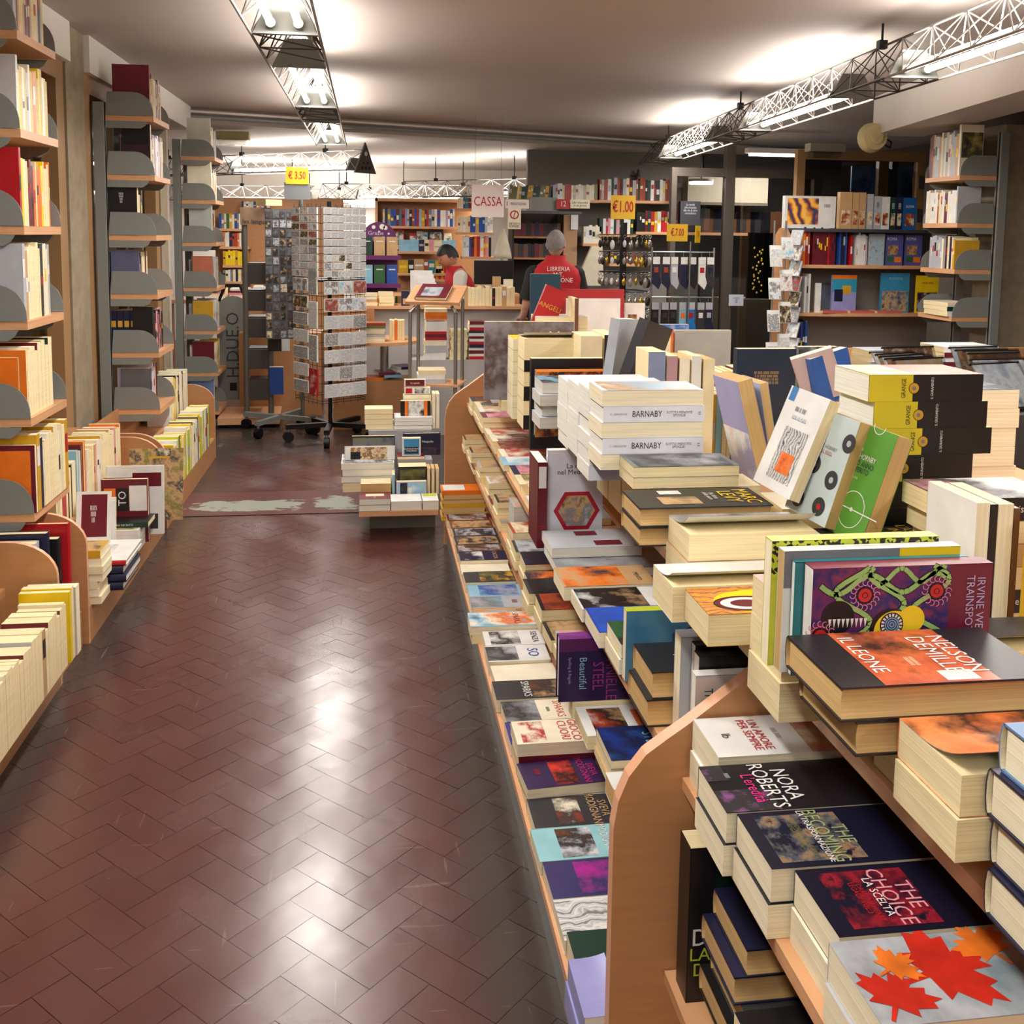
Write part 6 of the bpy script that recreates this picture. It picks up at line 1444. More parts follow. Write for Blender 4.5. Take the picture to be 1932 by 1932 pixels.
for k, (c, m, a, b_, lb, ti, ht) in enumerate(t1):
    if m is None: pic = None
    else: pic = (m, .06, a, .94, b_)
    if k == 8: pic = [(m, 0, 0, 1, .5), (cov('ivory'), 0, .5, 1, 1)]
    Wd, Ln = (.124, .2) if k != 13 else (.135, .235)
    xo = (X1_ + .003 + RN.uniform(-.004, .01)) if k != 13 else .345
    nst = max(1, round((ht) / .035)); t = ht / nst
    z = Z1_ + .0005
    for s in range(nst - 1):
        book('-Y+X', (xo + .004, y, z), Wd, .2, t, ['maroon', 'cream', 'white'][(k + s) % 3], pg='cream', label='book, %s from the bottom under the %s' % (ordn(s), ' '.join(lb.split()[:5])), group=G1, simple=True, sp='maroon' if k == 6 else None, ) if not (k == 6 and s == 1) else book('+Y+X' if 0 else '+Y-X', (xo + .004, y, z), Wd, .2, t, 'maroon', pg='cream', label='dark red spine book under the cream one with red serif title', group=G1, simple=False, stitle=('GIOCO DI DAME', .009, 'silver'))
        z += t + .0004
    if k == 13:
        for s in range(0): pass
    book('-Y+X', (xo, y, z), Wd, Ln, t, c, pg='ivory', label=lb, group=G1, simple=False if k < 25 else True, pic=pic, titles=[q for q in ti], rz=RN.uniform(-.02, .02) + (.06 if k == 5 else 0), tilt=0)
    y += .1275 if k < 13 else .1265
    if y > 4.78: break
# standing and lavender books at the near end
book('+X+Y', (.352, 1.545, Z1_ + .0005), .072, .15, .05, 'lavender', pg='cream', label='thick lavender notebook lying at the near end of the lowest tier', group=G1, simple=False, titles=[('g', .02, .3, .7, 'red')])
book('+X+Y', (.356, 1.550, Z1_ + .051), .068, .14, .045, 'lavender', pg='white', label='lavender notebook with a loose cover topping the near end of the lowest tier', group=G1, simple=False, curl=.008)
for k, (c, h) in enumerate((('blue', .150), ('navy', .140), ('black', .135), ('darkgreen', .13), ('red', .125), ('charcoal', .12))):
    book('-Z+X', (.430 + .003 * k, 1.668 - .0225 * k, Z1_ + .0005), h, .19, .0215, c, pg='ivory', label='slim %s paperback standing spine up beside the lavender notebooks' % cname(c), group=G1, simple=False, stitle=('llllll', .01, 'white', .25))
# yellow pile at the far end of tier one
for k in range(7):
    book('+Y-X' if k % 3 == 0 else '-Y+X', (.352 + (.01 if k % 2 else 0), 4.86 + RN.uniform(0, .01), Z1_ + .0005 + .0215 * k), .13, .21, .021, 'gold' if k < 6 else 'orange', pg='tan', label='mustard yellow softcover, %s from the bottom of the far yellow pile' % ordn(k), group='yellow softcovers at the far end of the lowest tier', simple=True, pic=(cov('white'), .1, .45, .9, .95) if k == 6 else None)
# --- tier two ---
G2 = 'books on the second tier'
def lay(X, Y, z0, L, W, t, n, c, lb, code='-Y+X', m=None, pr=(.06, .05, .94, .95), ti=(), grp=None, pg='cream', hard=False, curl=0, under=None, rz=0, st=None, spc=None, simple=False, **kw):
    z = z0 + .0005
    for s in range(n - 1):
        uc = (under or [c])[s % len(under or [c])]
        book(code, (X + .004 * ((s * 7) % 3 - 1), Y + .003 * ((s * 5) % 3 - 1), z), W, L, t, uc, pg=pg, hard=hard, label='%s book, %s from the bottom, beneath the %s' % (cname(uc), ordn(s), ' '.join(lb.split()[:4])), group=grp, simple=True if not (st and kw.get('stall')) else False, stitle=st if kw.get('stall') else None, sp=spc)
        z += t + .0005
    kw.pop('stall', None)
    return book(code, (X, Y, z), W, L, t, c, pg=pg, hard=hard, label=lb, group=grp, simple=simple, pic=(m,) + pr if m and not isinstance(m, list) else m, titles=list(ti), curl=curl, rz=rz, stitle=st, sp=spc, **kw)
z = Z2_
lay(.475, 1.545, z, .22, .15, .025, 1, 'green', 'green garden hardback with white flowers, nearest on the second tier', m=A('gard', 'green', 'lime', 'darkgreen', 'white', scale=9), pr=(.0, .0, 1, 1), grp=G2, hard=True, pg='white')
lay(.455, 1.71, z, .215, .135, .04, 1, 'white', 'white paperback with red sketch and lifted cover on the second tier', grp=G2, curl=.035, pg='tan')
lay(.47, 1.86, z, .21, .135, .018, 3, (30, 60, 150), 'blue paperback with pale blue capitals on the second tier', under=['tan', 'cream'], m=A('blues', (30, 60, 150), 'navy', (40, 90, 170), scale=7), pr=(0, 0, 1, 1), ti=[('DANIELLE\nSTEEL', .038, .5, .55, 'skyblue', .8)], grp=G2)
lay(.455, 2.01, z, .215, .135, .03, 1, 'white', 'white paperback with orange bubble and a reading figure on the second tier', m=[(A('fig', 'white', 'rust', 'black', 'tan', scale=9), .1, .1, .9, .45), (cov((226, 110, 60)), .2, .55, .8, .9)], grp=G2)
# purple hardback standing on its fore-edge
def fstand(x0, yb, x1, yt, Y, t, c, lb, z=None, L=None, **kw):
    a = atY(x0, yb, Y); b = atY(x1, yt, Y)
    z0 = a.z if z is None else z
    return book('-Z+X', (a.x, Y, z0), b.z - z0, L or (b.x - a.x), t, c, label=lb, simple=False, **kw)
book('-Z+X', (.418, 2.15, .5605), .145, .225, .033, (38, 16, 70), label='dark purple hardback with magenta capitals, standing on edge on the second tier', group=G2, hard=True, pg='white', sp=(120, 50, 130),
     pic=[(cov((84, 26, 84)), .0, 0, .2, 1)], titles=[('DANIELLE\nSTEEL', .036, .60, .46, (150, 44, 130), .72), ('Beautiful', .024, .55, .24, 'skyblue', .9), ('Spelling & Regole', .010, .5, .11, 'lavender', .9)])
lay(.45, 2.148, Z2_, .21, .04, .039, 1, 'cream', 'thin cream book lying under the dark purple hardback', grp=G2, simple=True)
t2 = [(.47, 'charcoal', 2, .03, 'grey', 'dark paperback with a grey scene behind the purple hardback'), (.475, 'silver', 2, .03, 'pink', 'pale paperback with a pink flower on the second tier'), (.465, 'black', 1, .035, 'tan', 'dark paperback with a face picture on the second tier'), (.465, 'black', 2, .032, 'rust', 'black thriller with reddish smoke, upper of a pair on the second tier'),
      (.45, 'charcoal', 2, .032, 'black', 'black glossy paperback jutting forward on the second tier'), (.475, 'navy', 1, .04, 'orange', 'navy paperback with an orange crowd scene on the second tier'), (.48, 'navy', 3, .02, 'black', 'navy hardback topping a thin pile on the second tier'), (.47, 'charcoal', 2, .03, 'silver', 'dark paperback with white birds on the second tier'), (.475, 'rust', 3, .028, 'cream', 'rust paperback topping cream ones on the second tier')]
y = 2.25
for k, (X, c, n, t, c2, lb) in enumerate(t2):
    lay(X, y, Z2_, .2, .125, t, n, c, lb, under=['cream', 'tan'], m=A('u%d' % k, c, c2, c, scale=9, seed=k), pr=(0, .05, 1, .95), ti=[('lll llll', .03, .5, .6, 'silver' if k != 1 else 'red', .8)] if k < 6 else (), grp=G2, rz=RN.uniform(-.03, .03)); y += .131
y = 3.45
for k in range(4):
    book('-Y+X', (.50, 3.44, Z2_ + .0005 + .0335 * k), .13, .2, .033, 'silver', sp='grey', pg='grey', label='plastic-wrapped grey book, %s from the bottom of the wrapped pile' % ordn(k), group=G2, simple=k < 3, pic=(A('wrp', 'silver', 'tan', 'pink', scale=9), .03, .03, .97, .97) if k == 3 else None)
far2 = ['tan', 'charcoal', 'maroon', 'white', 'gold', 'silver', 'maroon', 'charcoal', 'cream', 'brown']
y = 3.60
for k in range(10):
    lay(.478 + RN.uniform(-.015, .01), y, Z2_, .19, .13, .022, 1 + (k * 2) % 4, far2[k], '%s paperback, %s of the far run on the second tier' % (cname(far2[k]), ordn(k)), under=['cream', 'maroon', 'ivory', 'gold'], m=A('v%d' % (k % 5), far2[k], 'tan', 'grey', scale=12, seed=k), pr=(0, .05, 1, .95), grp=G2, simple=True); y += .148
# --- tier three, near section ---
G3 = 'books on the third tier'
n3 = Z3_
dn = 'navy'
LEAF = A('leafbg', 'grey', 'silver', (120, 140, 145), scale=6)
def star(cx, cy, r_, z, m, rot=0, n=7):
    """maple leaf outline"""
    h = [(0, 1), (.10, .72), (.26, .80), (.20, .48), (.50, .62), (.52, .44), (.86, .46), (.70, .28), (.80, .14), (.42, -.06), (.50, -.26), (.06, -.20), (.04, -.62)]
    pts = h + [(-x, y) for x, y in reversed(h[1:])]
    c_, s_ = math.cos(rot), math.sin(rot)
    return [(cx + r_ * (x * c_ - y * s_), cy + r_ * (x * s_ + y * c_), z) for x, y in pts]
def decorate(rt, shapes, name='cover_art'):
    g = MB()
    for vs, m in shapes: g.add(vs, [tuple(range(len(vs)))], m)
    return g.build(name, COVERS[rt.name])
def ring(cx, cy, r0, r1, z, m, a0=0, a1=2 * math.pi, n=28):
    return (MB().add([(cx + q * math.cos(a0 + (a1 - a0) * i / n), cy + q * math.sin(a0 + (a1 - a0) * i / n), z) for q in (r0, r1) for i in range(n + 1)], [(i, i + n + 1, i + n + 2, i + 1) for i in range(n)], m))
def joinring(g, cx, cy, r0, r1, z, m, a0=0, a1=2 * math.pi, n=28, sx=1):
    return g.add([(cx + sx * q * math.cos(a0 + (a1 - a0) * i / n), cy + q * math.sin(a0 + (a1 - a0) * i / n), z) for q in (r0, r1) for i in range(n + 1)], [(i, i + n + 1, i + n + 2, i + 1) for i in range(n)], m)
# leaf book (nearest)
b0 = lay(.50, .868, n3, .22, .122, .044, 2, 'silver', 'book with red maple leaves on grey water, nearest on the third tier', m=LEAF, pr=(0, 0, 1, 1), grp=G3, hard=False, pg='ivory')
LR = mat('leaf_red', (196, 44, 30), .35, var=.3, scale=30); LO = mat('leaf_orange', (232, 120, 40), .35, var=.35, scale=30)
decorate(b0, [(star(.055, .095, .075, .0447, LR, .3), LR), (star(.09, .03, .05, .0451, LR, 1.0), LR), (star(.03, .17, .045, .0449, LO, 2.0), LO), (star(.045, .05, .035, .0453, LO, .5), LO)])
FLO = A('flow_red', (18, 18, 40), (18, 18, 40), 'maroon', (150, 30, 44), (18, 18, 40), scale=34)
FLG = A('flow_grey', (20, 22, 46), (20, 22, 46), (90, 92, 96), (150, 120, 90), (20, 22, 46), scale=34)
b1 = lay(.515, .996, n3, .225, .120, .0445, 2, (18, 18, 40), 'navy paperback with red roses and pink capitals on the third tier', m=[(FLO, .08, .10, .92, .58)], grp=G3, pg='ivory', under=['ivory'],
         ti=[('THE\nCHOICE', .029, .5, .46, 'pink', .95), ('LA SCELTA', .015, .5, .34, 'white', .95), ('THE DRAGON HEART\nLEGACY VOL.3', .0095, .5, .26, 'red', .9)])
b2 = lay(.488, 1.122, n3, .225, .120, .0445, 2, (20, 22, 46), 'navy paperback with silver scrolls and green capitals on the third tier', m=[(FLG, .08, .08, .92, .58)], grp=G3, pg='ivory', under=['black'], spc='charcoal' if 0 else None,
         ti=[('THE\nBECOMING', .029, .5, .48, (150, 165, 110), .78), ('LA TRASFORMAZIONE', .0125, .5, .37, 'white', .9), ('THE DRAGON HEART\nLEGACY VOL.2', .0095, .5, .28, 'olive', .9)])
b3 = lay(.476, 1.248, n3, .225, .120, .044, 2, (30, 28, 34), 'black paperback with lilac blossom corners and white capitals on the third tier', m=[(A('lilacb', 'charcoal', 'charcoal', (150, 90, 150), scale=26), .55, .0, 1, .35), (A('lilacb', 'charcoal', 'charcoal', (150, 90, 150), scale=26), 0, 0, .35, .14)], grp=G3, pg='ivory',
         ti=[('NORA\nROBERTS', .034, .5, .42, 'white', .82), ("L'eredità", .026, .55, .26, (230, 50, 140), .8), ('llllll', .010, .25, .14, 'silver')])
b4 = lay(.508, 1.373, n3, .215, .120, .049, 2, 'white', 'white paperback with red italic capitals and pale roses on the third tier', m=[(A('roses', 'white', 'pink', 'tan', 'white', scale=12), 0, .68, 1, 1)], grp=G3, pg='ivory',
         ti=[('UN AMORE\nPER SEMPRE', .020, .5, .36, 'red', .9), ('lllll llllll', .012, .5, .52, 'grey'), ('lb', .02, .5, .15, 'black')])
# tier two near section: dark hardbacks and a standing book
G2n = 'dark hardbacks under the near end of the table'
X0 = atY(1303, 1870, 1.42).x
gb2 = .5205
# near section has no middle trays seen; books stand on the lower tray
for k, (dx, dy, c, spc) in enumerate(((.02, 0, 'navy', None), (.0, .008, 'black', None), (.012, -.006, 'charcoal', None), (0, .004, 'navy', None), (.015, 0, (22, 24, 50), None))):
    book('-Y+X', (.50 + dx, 1.255 + dy, .4105 + .0425 * k), .135, .225, .042, c, pg='tan', hard=True, label='dark hardback with yellow lined jacket, %s from the bottom of the near low pile' % ordn(k), group=G2n, simple=False) if k < 5 else None
book('+X+Z', (.488, 1.425, .4105), .14, .255, .05, 'black', label='black standing book with green capitals against the near beech panel', group=G2n, simple=False, pic=[(A('glow', 'darkgreen', 'black', 'darkgreen', scale=5), .3, .55, 1, 1), (cov((190, 60, 24)), .4, .62, 1, .66)], titles=[('D', .04, .14, .42, 'white'), ('LA\nD', .03, .14, .26, 'lime')])
stack((.49, 1.08, .4105), 4, .15, .225, .033, '-Y+X', ['black', 'navy', 'cream'], 'the nearest low pile under the table edge', G2n, hard=False)
# --- tier three, far section ---
z = n3
GF = 'upright books on the third tier'
fb = lambda x0, yb, x1, yt, Y, t, c, lb, **kw: book(kw.pop('code', '+X+Z'), (atY(x0, yb, Y).x, Y, kw.pop('z', n3 + .0005)), atY(x1, yt, Y).x - atY(x0, yb, Y).x, atY(x0, yt, Y).z - kw.pop('zb', n3 + .0005), t, c, label=lb, group=GF, simple=False, **kw)
book('-Z+X', (.528, 1.545, n3 + .0005), .145, .215, .022, 'silver', label='pale grey book with green ink flowers, standing on edge on the third tier', group=GF, sp='white', pg='white', pic=(A('inkfl', (190, 178, 172), (190, 178, 172), (190, 178, 172), 'darkgreen', scale=9), .02, 0, 1, 1), titles=[('THE', .02, .25, .1, 'darkgreen', .8, 0)])
book('-Z+X', (.542, 1.572, n3 + .0005), .165, .2, .028, 'black', label='black book with white spine capitals, behind the grey flower book', group=GF, pg='white', stitle=('UMANI', .02, 'white', .55))
book('-Z+X', (.545, 1.602, n3 + .0005), .172, .2, .02, 'black', label='black book with large white letters, behind the capitals one', group=GF, pg='white', stitle=('STI', .028, 'white', .5))
book('-Z+X', (.527, 1.625, n3 + .0005), .178, .22, .035, (170, 174, 180), label='thick pale grey book on edge, behind two black books on the third tier', group=GF, pg='ivory', stitle=('XX', .03, 'grey', .35))
for k in range(2):
    book('-Y+X', (.490 - .008 * (1 - k), 1.665, n3 + .0005 + .0505 * k), .127, .21, .05, (26, 30, 36), pg='tan', hard=True, label='black hardback with thick tan pages, %s of two on the third tier' % ('upper' if k else 'lower'), group=G3, simple=False, titles=[('Rizzoli' if 0 else 'R', .02, .5, .3, 'white')])
book('-Z+X', (.49, 1.85, n3 + .0005), .14, .22, .024, (52, 112, 160), label='blue hardback with green grasses, standing on edge on the third tier', group=GF, sp='lime', pg='ivory', hard=False,
     pic=[(A('grass', (52, 112, 160), (90, 140, 165), (30, 80, 140), scale=5), 0, 0, 1, 1)], titles=[('VOCI DI', .022, .52, .56, 'navy', 1, 0), ('Luna', .05, .5, .78, 'gold', .9), ('lllllllllllllllll\nlllllllllllllll', .007, .4, .44, 'navy'), ('O', .085, .8, .2, 'cream')])
q3 = [(.49, 'darkgreen', 2, .03, .12, 'dark green jungle paperback beside the blue standing hardback', A('jung', 'darkgreen', 'green', 'black', 'rust', scale=9)),
      (.475, (28, 66, 170), 1, .035, .14, 'bright blue softcover with a lifted cover on the third tier', A('bluec', (28, 66, 170), (40, 90, 200), (28, 66, 170), scale=4)),
      (.47, 'white', 1, .03, .13, 'black and white book with a dark-haired seated woman on the third tier', A('port', 'white', 'black', 'black', 'tan', scale=6)),
      (.455, 'tan', 1, .034, .14, 'sand coloured book with an orange cat drawing on the third tier', A('catp', 'orange', 'tan', 'orange', 'charcoal', scale=9))]
y = 1.885
for k, (X, c, n, t, W, lb, m) in enumerate(q3):
    lay(X, y, n3, .225, W, t, n, c, lb, m=m, pr=(0, .02, 1, .7) if k else (0, 0, 1, 1), grp=G3, pg='ivory', under=['cream'], ti=[('MENTO', .016, .6, .85, 'charcoal')] if k == 3 else (), simple=False); y += W + .006
lay(.47, y + .01, n3, .30, .21, .022, 1, 'grey', 'large grey softcover album with a faint cross on the third tier', m=A('greyal', 'silver', 'grey', 'silver', scale=4), pr=(0, 0, 1, 1), grp=G3, pg='white', ti=[('+', .2, .5, .45, 'grey', .8)])
lay(.47, y + .10, n3 + .0235, .24, .16, .026, 1, 'silver', 'white album with dark red corner shapes lying on the grey one', m=[(cov('maroon'), .1, .35, .35, .6), (cov('maroon'), .65, .5, .9, .8)], grp=G3, pg='white', code='-Y+X')
yb = y + .24
X0, X1, Z0, Z1 = fr(1035, 1000, 1143, 852, yb + .02)
rb = book('+X+Z', (X0, yb + .045, n3 + .0005), X1 - X0, Z1 - n3, .028, (214, 214, 226), label='tall white book with a dark red hexagon town picture, standing on the third tier', group=GF, simple=False, pg='white', titles=[('La città\nnel Medioevo', .02, .52, .80, 'charcoal', 1.0)])
w_ = X1 - X0; h_ = Z1 - n3; cx, cy = w_ * .53, h_ * .36
hexa = lambda s, z: [(cx + s * w_ * a, cy + s * h_ * b_, z) for a, b_ in ((-.42, 0), (-.22, .20), (.22, .20), (.42, 0), (.22, -.20), (-.22, -.20))]
decorate(rb, [(hexa(1, .0286), cov((170, 24, 44))), (hexa(.8, .029), A('town', 'silver', 'grey', 'tan', 'charcoal', scale=26))])
book('-X+Z', (X0 - .03, yb + .03, n3 + .0005), .13, .24, .026, 'maroon', label='tall book with red and white spine, left of the white hexagon book', group=GF, simple=False, pg='white', band=(.55, .95, 'white')) if 0 else book('+Y+Z', (X0 - .032, yb + .02, n3 + .0005), .15, .24, .026, 'maroon', label='tall book with red and white spine, left of the white hexagon book', group=GF, simple=False, pg='white', band=(.7, .95, 'white'), stitle=('E', .02, 'red', .25))
y = yb + .22
c3 = [('silver', 'white'), ('white', 'olive'), ('tan', 'white'), ('cream', 'olive'), ('navy', 'pink'), ('skyblue', 'white'), ('ivory', 'red'), ('tan', 'maroon'), ('ivory', 'maroon'), ('ivory', 'red'), ('maroon', 'pink'), ('white', 'tan'), ('cream', 'black'), ('navy', 'brown')]
for k, (c, c2) in enumerate(c3):
    if y > 4.98: break
    n = 1 + (k > 9) * 2
    lay(X3_ - .005 + RN.uniform(-.01, .015), y, n3, .225, .14, .022, n, c, '%s paperback with %s printing, %s of the far run on the third tier' % (cname(c), cname(c2), ordn(k)), under=['cream', 'ivory'], m=A('w%d' % k, c, c2, c, scale=8, seed=k), pr=(0, .1, 1, .9), grp=G3, simple=k > 5); y += .143
# --- tabletop, near ---
def over(n, c, X, Y, W, t, what):
    for k in range(n): book('-Y+X', (X, Y, Z4_ + .0005 + (t + .0004) * k), W, .17, t, c, label='hidden %s book, %s from the table under %s' % (cname(c), ordn(k), what), group='books piled on the tabletop', simple=True)
G4 = 'books piled on the tabletop'
t4 = Z4_
# far-right blue hardbacks at the frame edge
for k in range(4):
    book('-Y+X', (.609 + .006 * (k % 2), .735 + .004 * (k % 3), t4 + .0005 + .05 * k), .145, .235, .0495, (92, 128, 170) if k == 3 else 'navy', pg='ivory', hard=True, label='navy hardback with striped headband, %s from the bottom at the right frame edge' % ordn(k), group=G4, simple=False)
over(2, 'cream', .70, .90, .11, .0235, 'the orange curling book')
lay(.585, .897, t4 + .0475, .22, .122, .045, 2, A('swirl', (206, 100, 50), (236, 140, 80), (50, 24, 20), (226, 120, 60), scale=7), 'orange book with a dark swirl and lifting corner beside the navy hardbacks', m=None, grp=G4, pg='cream', curl=.02, under=['cream'])
# two black-and-orange hardbacks
over(2, 'cream', .64, 1.05, .12, .0435, 'the flame orange hardbacks')
for k in range(2):
    kw = dict(pic=[(A('flame', (50, 26, 24), (170, 70, 40), (215, 105, 60), (70, 34, 28), scale=9), 0, .2, 1, .74), (cov('white'), .8, .50, .97, .66)], titles=[('NELSON\nDEMILLE', .033, .5, .64, 'white', .85), ('IL LEONE', .028, .45, .25, 'white', .9), ('llllllllllllll\nlllllllllllll', .008, .62, .44, 'cream')]) if k else {}
    book('-Y+X', (.522 + .02 * (1 - k), 1.032, t4 + .0885 + .0415 * k), .15, .26, .041, (34, 30, 34), pg='tan', hard=True, label='black and flame orange hardback with white capitals, %s of two on the table edge' % ('upper' if k else 'lower'), group=G4, simple=False, **kw)
# group of four standing on edge (psychedelic cover in front)
bz = t4 + .0005
stack((.64, 1.192, bz), 2, .09, .2, .049, '-Y+X', ['cream', 'ivory'], 'base pile under the swirling cover book', G4, jit=0, tj=0)
bz += .1005
PSY = A('psy', (60, 30, 90), (110, 40, 90), (40, 40, 100), (150, 50, 70), scale=22, kind='noise')
wx = atY(1535, 1075, 1.19).x
rb = book('-Z+X', (wx, 1.19, bz), .152, .245, .026, (112, 28, 52), label='crimson spined book with a swirling green vine and yellow creature cover', group=G4, simple=False, pg='white', sp=(122, 44, 62), pic=[(PSY, 0, .0, 1, .76)], titles=[('IRVINE WELSH', .016, .42, .935, (180, 170, 210), .9, -0), ('TRAINSPOTTING', .016, .46, .875, (180, 170, 210), .9)])
V = cov((150, 190, 110)); Yc = cov((236, 206, 40)); Bk = cov('black'); Pk = cov((220, 130, 160)); Rd = cov((196, 40, 40))
g = MB(); zf = .0266
def vine(pts, r_=.0032, m=V, z=.0272):
    for (a, b_), (c, d) in zip(pts[:-1], pts[1:]):
        dx, dy = c - a, d - b_; l = math.hypot(dx, dy) or 1; nx, ny = -dy / l * r_, dx / l * r_
        g.add([(a - nx, b_ - ny, z), (c - nx, d - ny, z), (c + nx, d + ny, z), (a + nx, b_ + ny, z)], [(0, 1, 2, 3)], m)
for base in ((.0, .055), (.0, .16), (.0, .10)):
    pts = [(base[0] + .09 * t, base[1] + .025 * math.sin(t * 7 + base[1] * 40)) for t in [i / 14 for i in range(15)]]
    vine(pts, .0042, Bk, .0270); vine(pts)
pts = [(.022 + .012 * math.sin(t * 12), .01 + .17 * t) for t in [i / 24 for i in range(25)]]; vine(pts, .0045, Bk, .0270); vine(pts, .0034)
pts = [(.012 + .01 * math.cos(t * 10), .09 + .09 * t) for t in [i / 14 for i in range(15)]]; vine(pts, .003)
for cx_, cy_ in ((.036, .070), (.034, .168), (.088, .012)):
    joinring(g, cx_, cy_, 0, .011, .0274, Bk); joinring(g, cx_, cy_, 0, .009, .0276, Rd); joinring(g, cx_, cy_, .003, .004, .0278, Bk)
    for i in range(16):
        a = i * math.pi / 8; joinring(g, cx_ + .0165 * math.cos(a), cy_ + .0165 * math.sin(a), .0032, .0044, .0275, Pk, a, a + 3.6, 8)
joinring(g, .085, .108, 0, .030, .0274, Bk, sx=1.0); joinring(g, .086, .112, 0, .028, .0276, Yc); joinring(g, .07, .135, 0, .018, .0277, Yc); joinring(g, .098, .085, 0, .014, .0277, Yc)
joinring(g, .076, .108, 0, .016, .0280, Bk); joinring(g, .076, .108, 0, .0145, .0282, cov('white')); joinring(g, .076, .108, 0, .0105, .0284, cov((50, 70, 110)))
for i in range(18):
    a = i * math.pi / 9; joinring(g, .076, .108, .0105, .0145, .0285, Bk, a, a + .14, 2)
for i in range(3): joinring(g, .076, .108, .0022 + .003 * i, .0032 + .003 * i, .0286, cov('skyblue'))
for i in range(9):
    y0 = .022 + .006 * i; g.add([(.066, y0, .0275), (.066, y0 + .0045, .0275), (.078, y0 + .002, .0275)], [(0, 1, 2)], cov('white'))
joinring(g, .064, .035, .0, .022, .0273, Bk)
g.build('cover_art', COVERS[rb.name])
book('-Z+X', (wx - .012, 1.218, bz), .152, .24, .010, 'teal', label='thin teal edged book directly behind the swirling cover', group=G4, simple=False, pg='white')
book('-Z+X', (wx - .022, 1.230, bz), .163, .245, .020, 'white', label='white spined book with a yellow flash, third of the books on edge', group=G4, simple=False, pg='tan', pic=[(cov('grey'), 0, 0, .3, .65), (cov('yellow'), 0, .65, .3, 1)], stitle=('LLLLL LLLLLLL LLLL', .007, 'silver', .5))
book('-Z+X', (wx - .030, 1.252, bz), .170, .235, .024, (196, 206, 70), label='lime spined book with a black dotted edge, last of the books on edge', group=G4, simple=False, pg='ivory', pic=(A('dots', 'lime', 'black', scale=200, kind='voronoi'), 0, 0, .3, 1))
# yellow cartoon cover and neighbours
lay(.50, 1.42, t4, .22, .135, .052, 3, 'cream', 'thick cream paperback with a flowery cover, left of the books on edge', m=A('flwr', 'brown', 'tan', 'pink', 'gold', scale=16), pr=(0, 0, 1, 1), grp=G4, pg='cream', under=['cream', 'ivory']) if 0 else lay(.565, 1.292, t4, .21, .118, .0565, 3, 'cream', 'thick cream paperback with a flowery cover, left of the books on edge', m=A('flwr', 'brown', 'tan', 'pink', 'gold', scale=16), pr=(0, 0, 1, 1), grp=G4, pg='cream', under=['cream', 'ivory'])
over(2, 'tan', .60, 1.44, .11, .0245, 'the laughing mouth book')
lay(.508, 1.438, t4 + .05, .215, .115, .0500, 1, 'gold', 'paperback with a bright yellow laughing cartoon mouth on its cover', m=None, grp=G4, pg='cream', under=['tan', 'ivory'])
cb = [o for o in COL.objects if o.get('label') == 'paperback with a bright yellow laughing cartoon mouth on its cover'][0]
g = MB(); zq = .0506
g.add([(0, 0, zq), (.115, 0, zq), (.115, .215, zq), (0, .215, zq)], [(0, 1, 2, 3)], A('cart', 'gold', 'orange', 'tan', 'rust', scale=20, kind='wave'))
joinring(g, .067, .11, 0, .085, zq + .0002, cov('yellow'), sx=.6); joinring(g, .075, .075, 0, .05, zq + .0004, cov('maroon'), sx=.6); joinring(g, .075, .075, .026, .042, zq + .0006, cov('white'), sx=.6); joinring(g, .075, .075, .050, .053, zq + .0006, Bk, sx=.6); joinring(g, .04, .15, .0, .02, zq + .0005, Bk); joinring(g, .04, .15, .0, .017, zq + .0007, cov('yellow'))
g.build('cover_art', COVERS[cb.name])
over(1, 'cream', .60, 1.57, .10, .04, 'the lifted white book')
lay(.490, 1.562, t4 + .0405, .23, .115, .06, 1, 'white', 'white paperback with lifted cover and a small red mark, left of the cartoon one', grp=G4, pg='cream', curl=.022, m=None, under=['cream'])
over(1, 'cream', .64, 1.70, .10, .05, 'the grey face book')
lay(.555, 1.684, t4 + .0505, .235, .125, .0495, 2, A('facec', (70, 68, 68), (130, 128, 126), (180, 176, 172), (80, 78, 78), scale=6), 'thick paperback with a grey face under a curling cover', grp=G4, pg='cream', curl=.03, under=['tan'])
lay(.82, 1.625, t4, .24, .14, .0645, 2, (34, 32, 34), 'black book with big orange capitals and yellow shapes behind the books on edge', grp=G4, pg='white', under=['cream'], m=[(cov('gold'), .2, .2, .5, .45), (cov('orange'), .55, .25, .75, .42)], ti=[("L'ASSASSINO\nINVISIBILE", .030, .5, .66, 'gold', .85)])
# black hardbacks with yellow name
over(2, 'tan', .63, 1.84, .11, .0425, 'the yellow name hardbacks')
for k in range(2):
    kw = dict(pic=[(cov('white'), .1, .25, .3, .42), (A('hand', 'charcoal', 'tan', 'charcoal', scale=9), .45, .2, .85, .5)], titles=[('MARC\nLEVY', .042, .5, .82, 'yellow', .9), ('Più forte\ndella paura', .014, .45, .62, 'white', .9)]) if k else {}
    book('-Y+X', (.503, 1.822, t4 + .0865 + .0375 * k), .135, .262, .037, (38, 40, 42), pg='tan', hard=True, label='black hardback with a yellow name, %s of two in front of the white spined pile' % ('upper' if k else 'lower'), group=G4, simple=False, **kw)
over(4, 'cream', .63, 1.975, .105, .0395, 'the grey covered pair')
for k in range(2):
    book('-Y+X', (.528, 1.968, t4 + .1605 + .0225 * k), .115, .222, .022, (112, 122, 120) if k else 'cream', pg='cream', label='thick paperback with a grey cover, %s of two below the white spined pile' % ('upper' if k else 'lower'), group=G4, simple=False, pic=(A('greyc', 'grey', 'charcoal', 'silver', scale=7), 0, .05, 1, .95) if k else None)
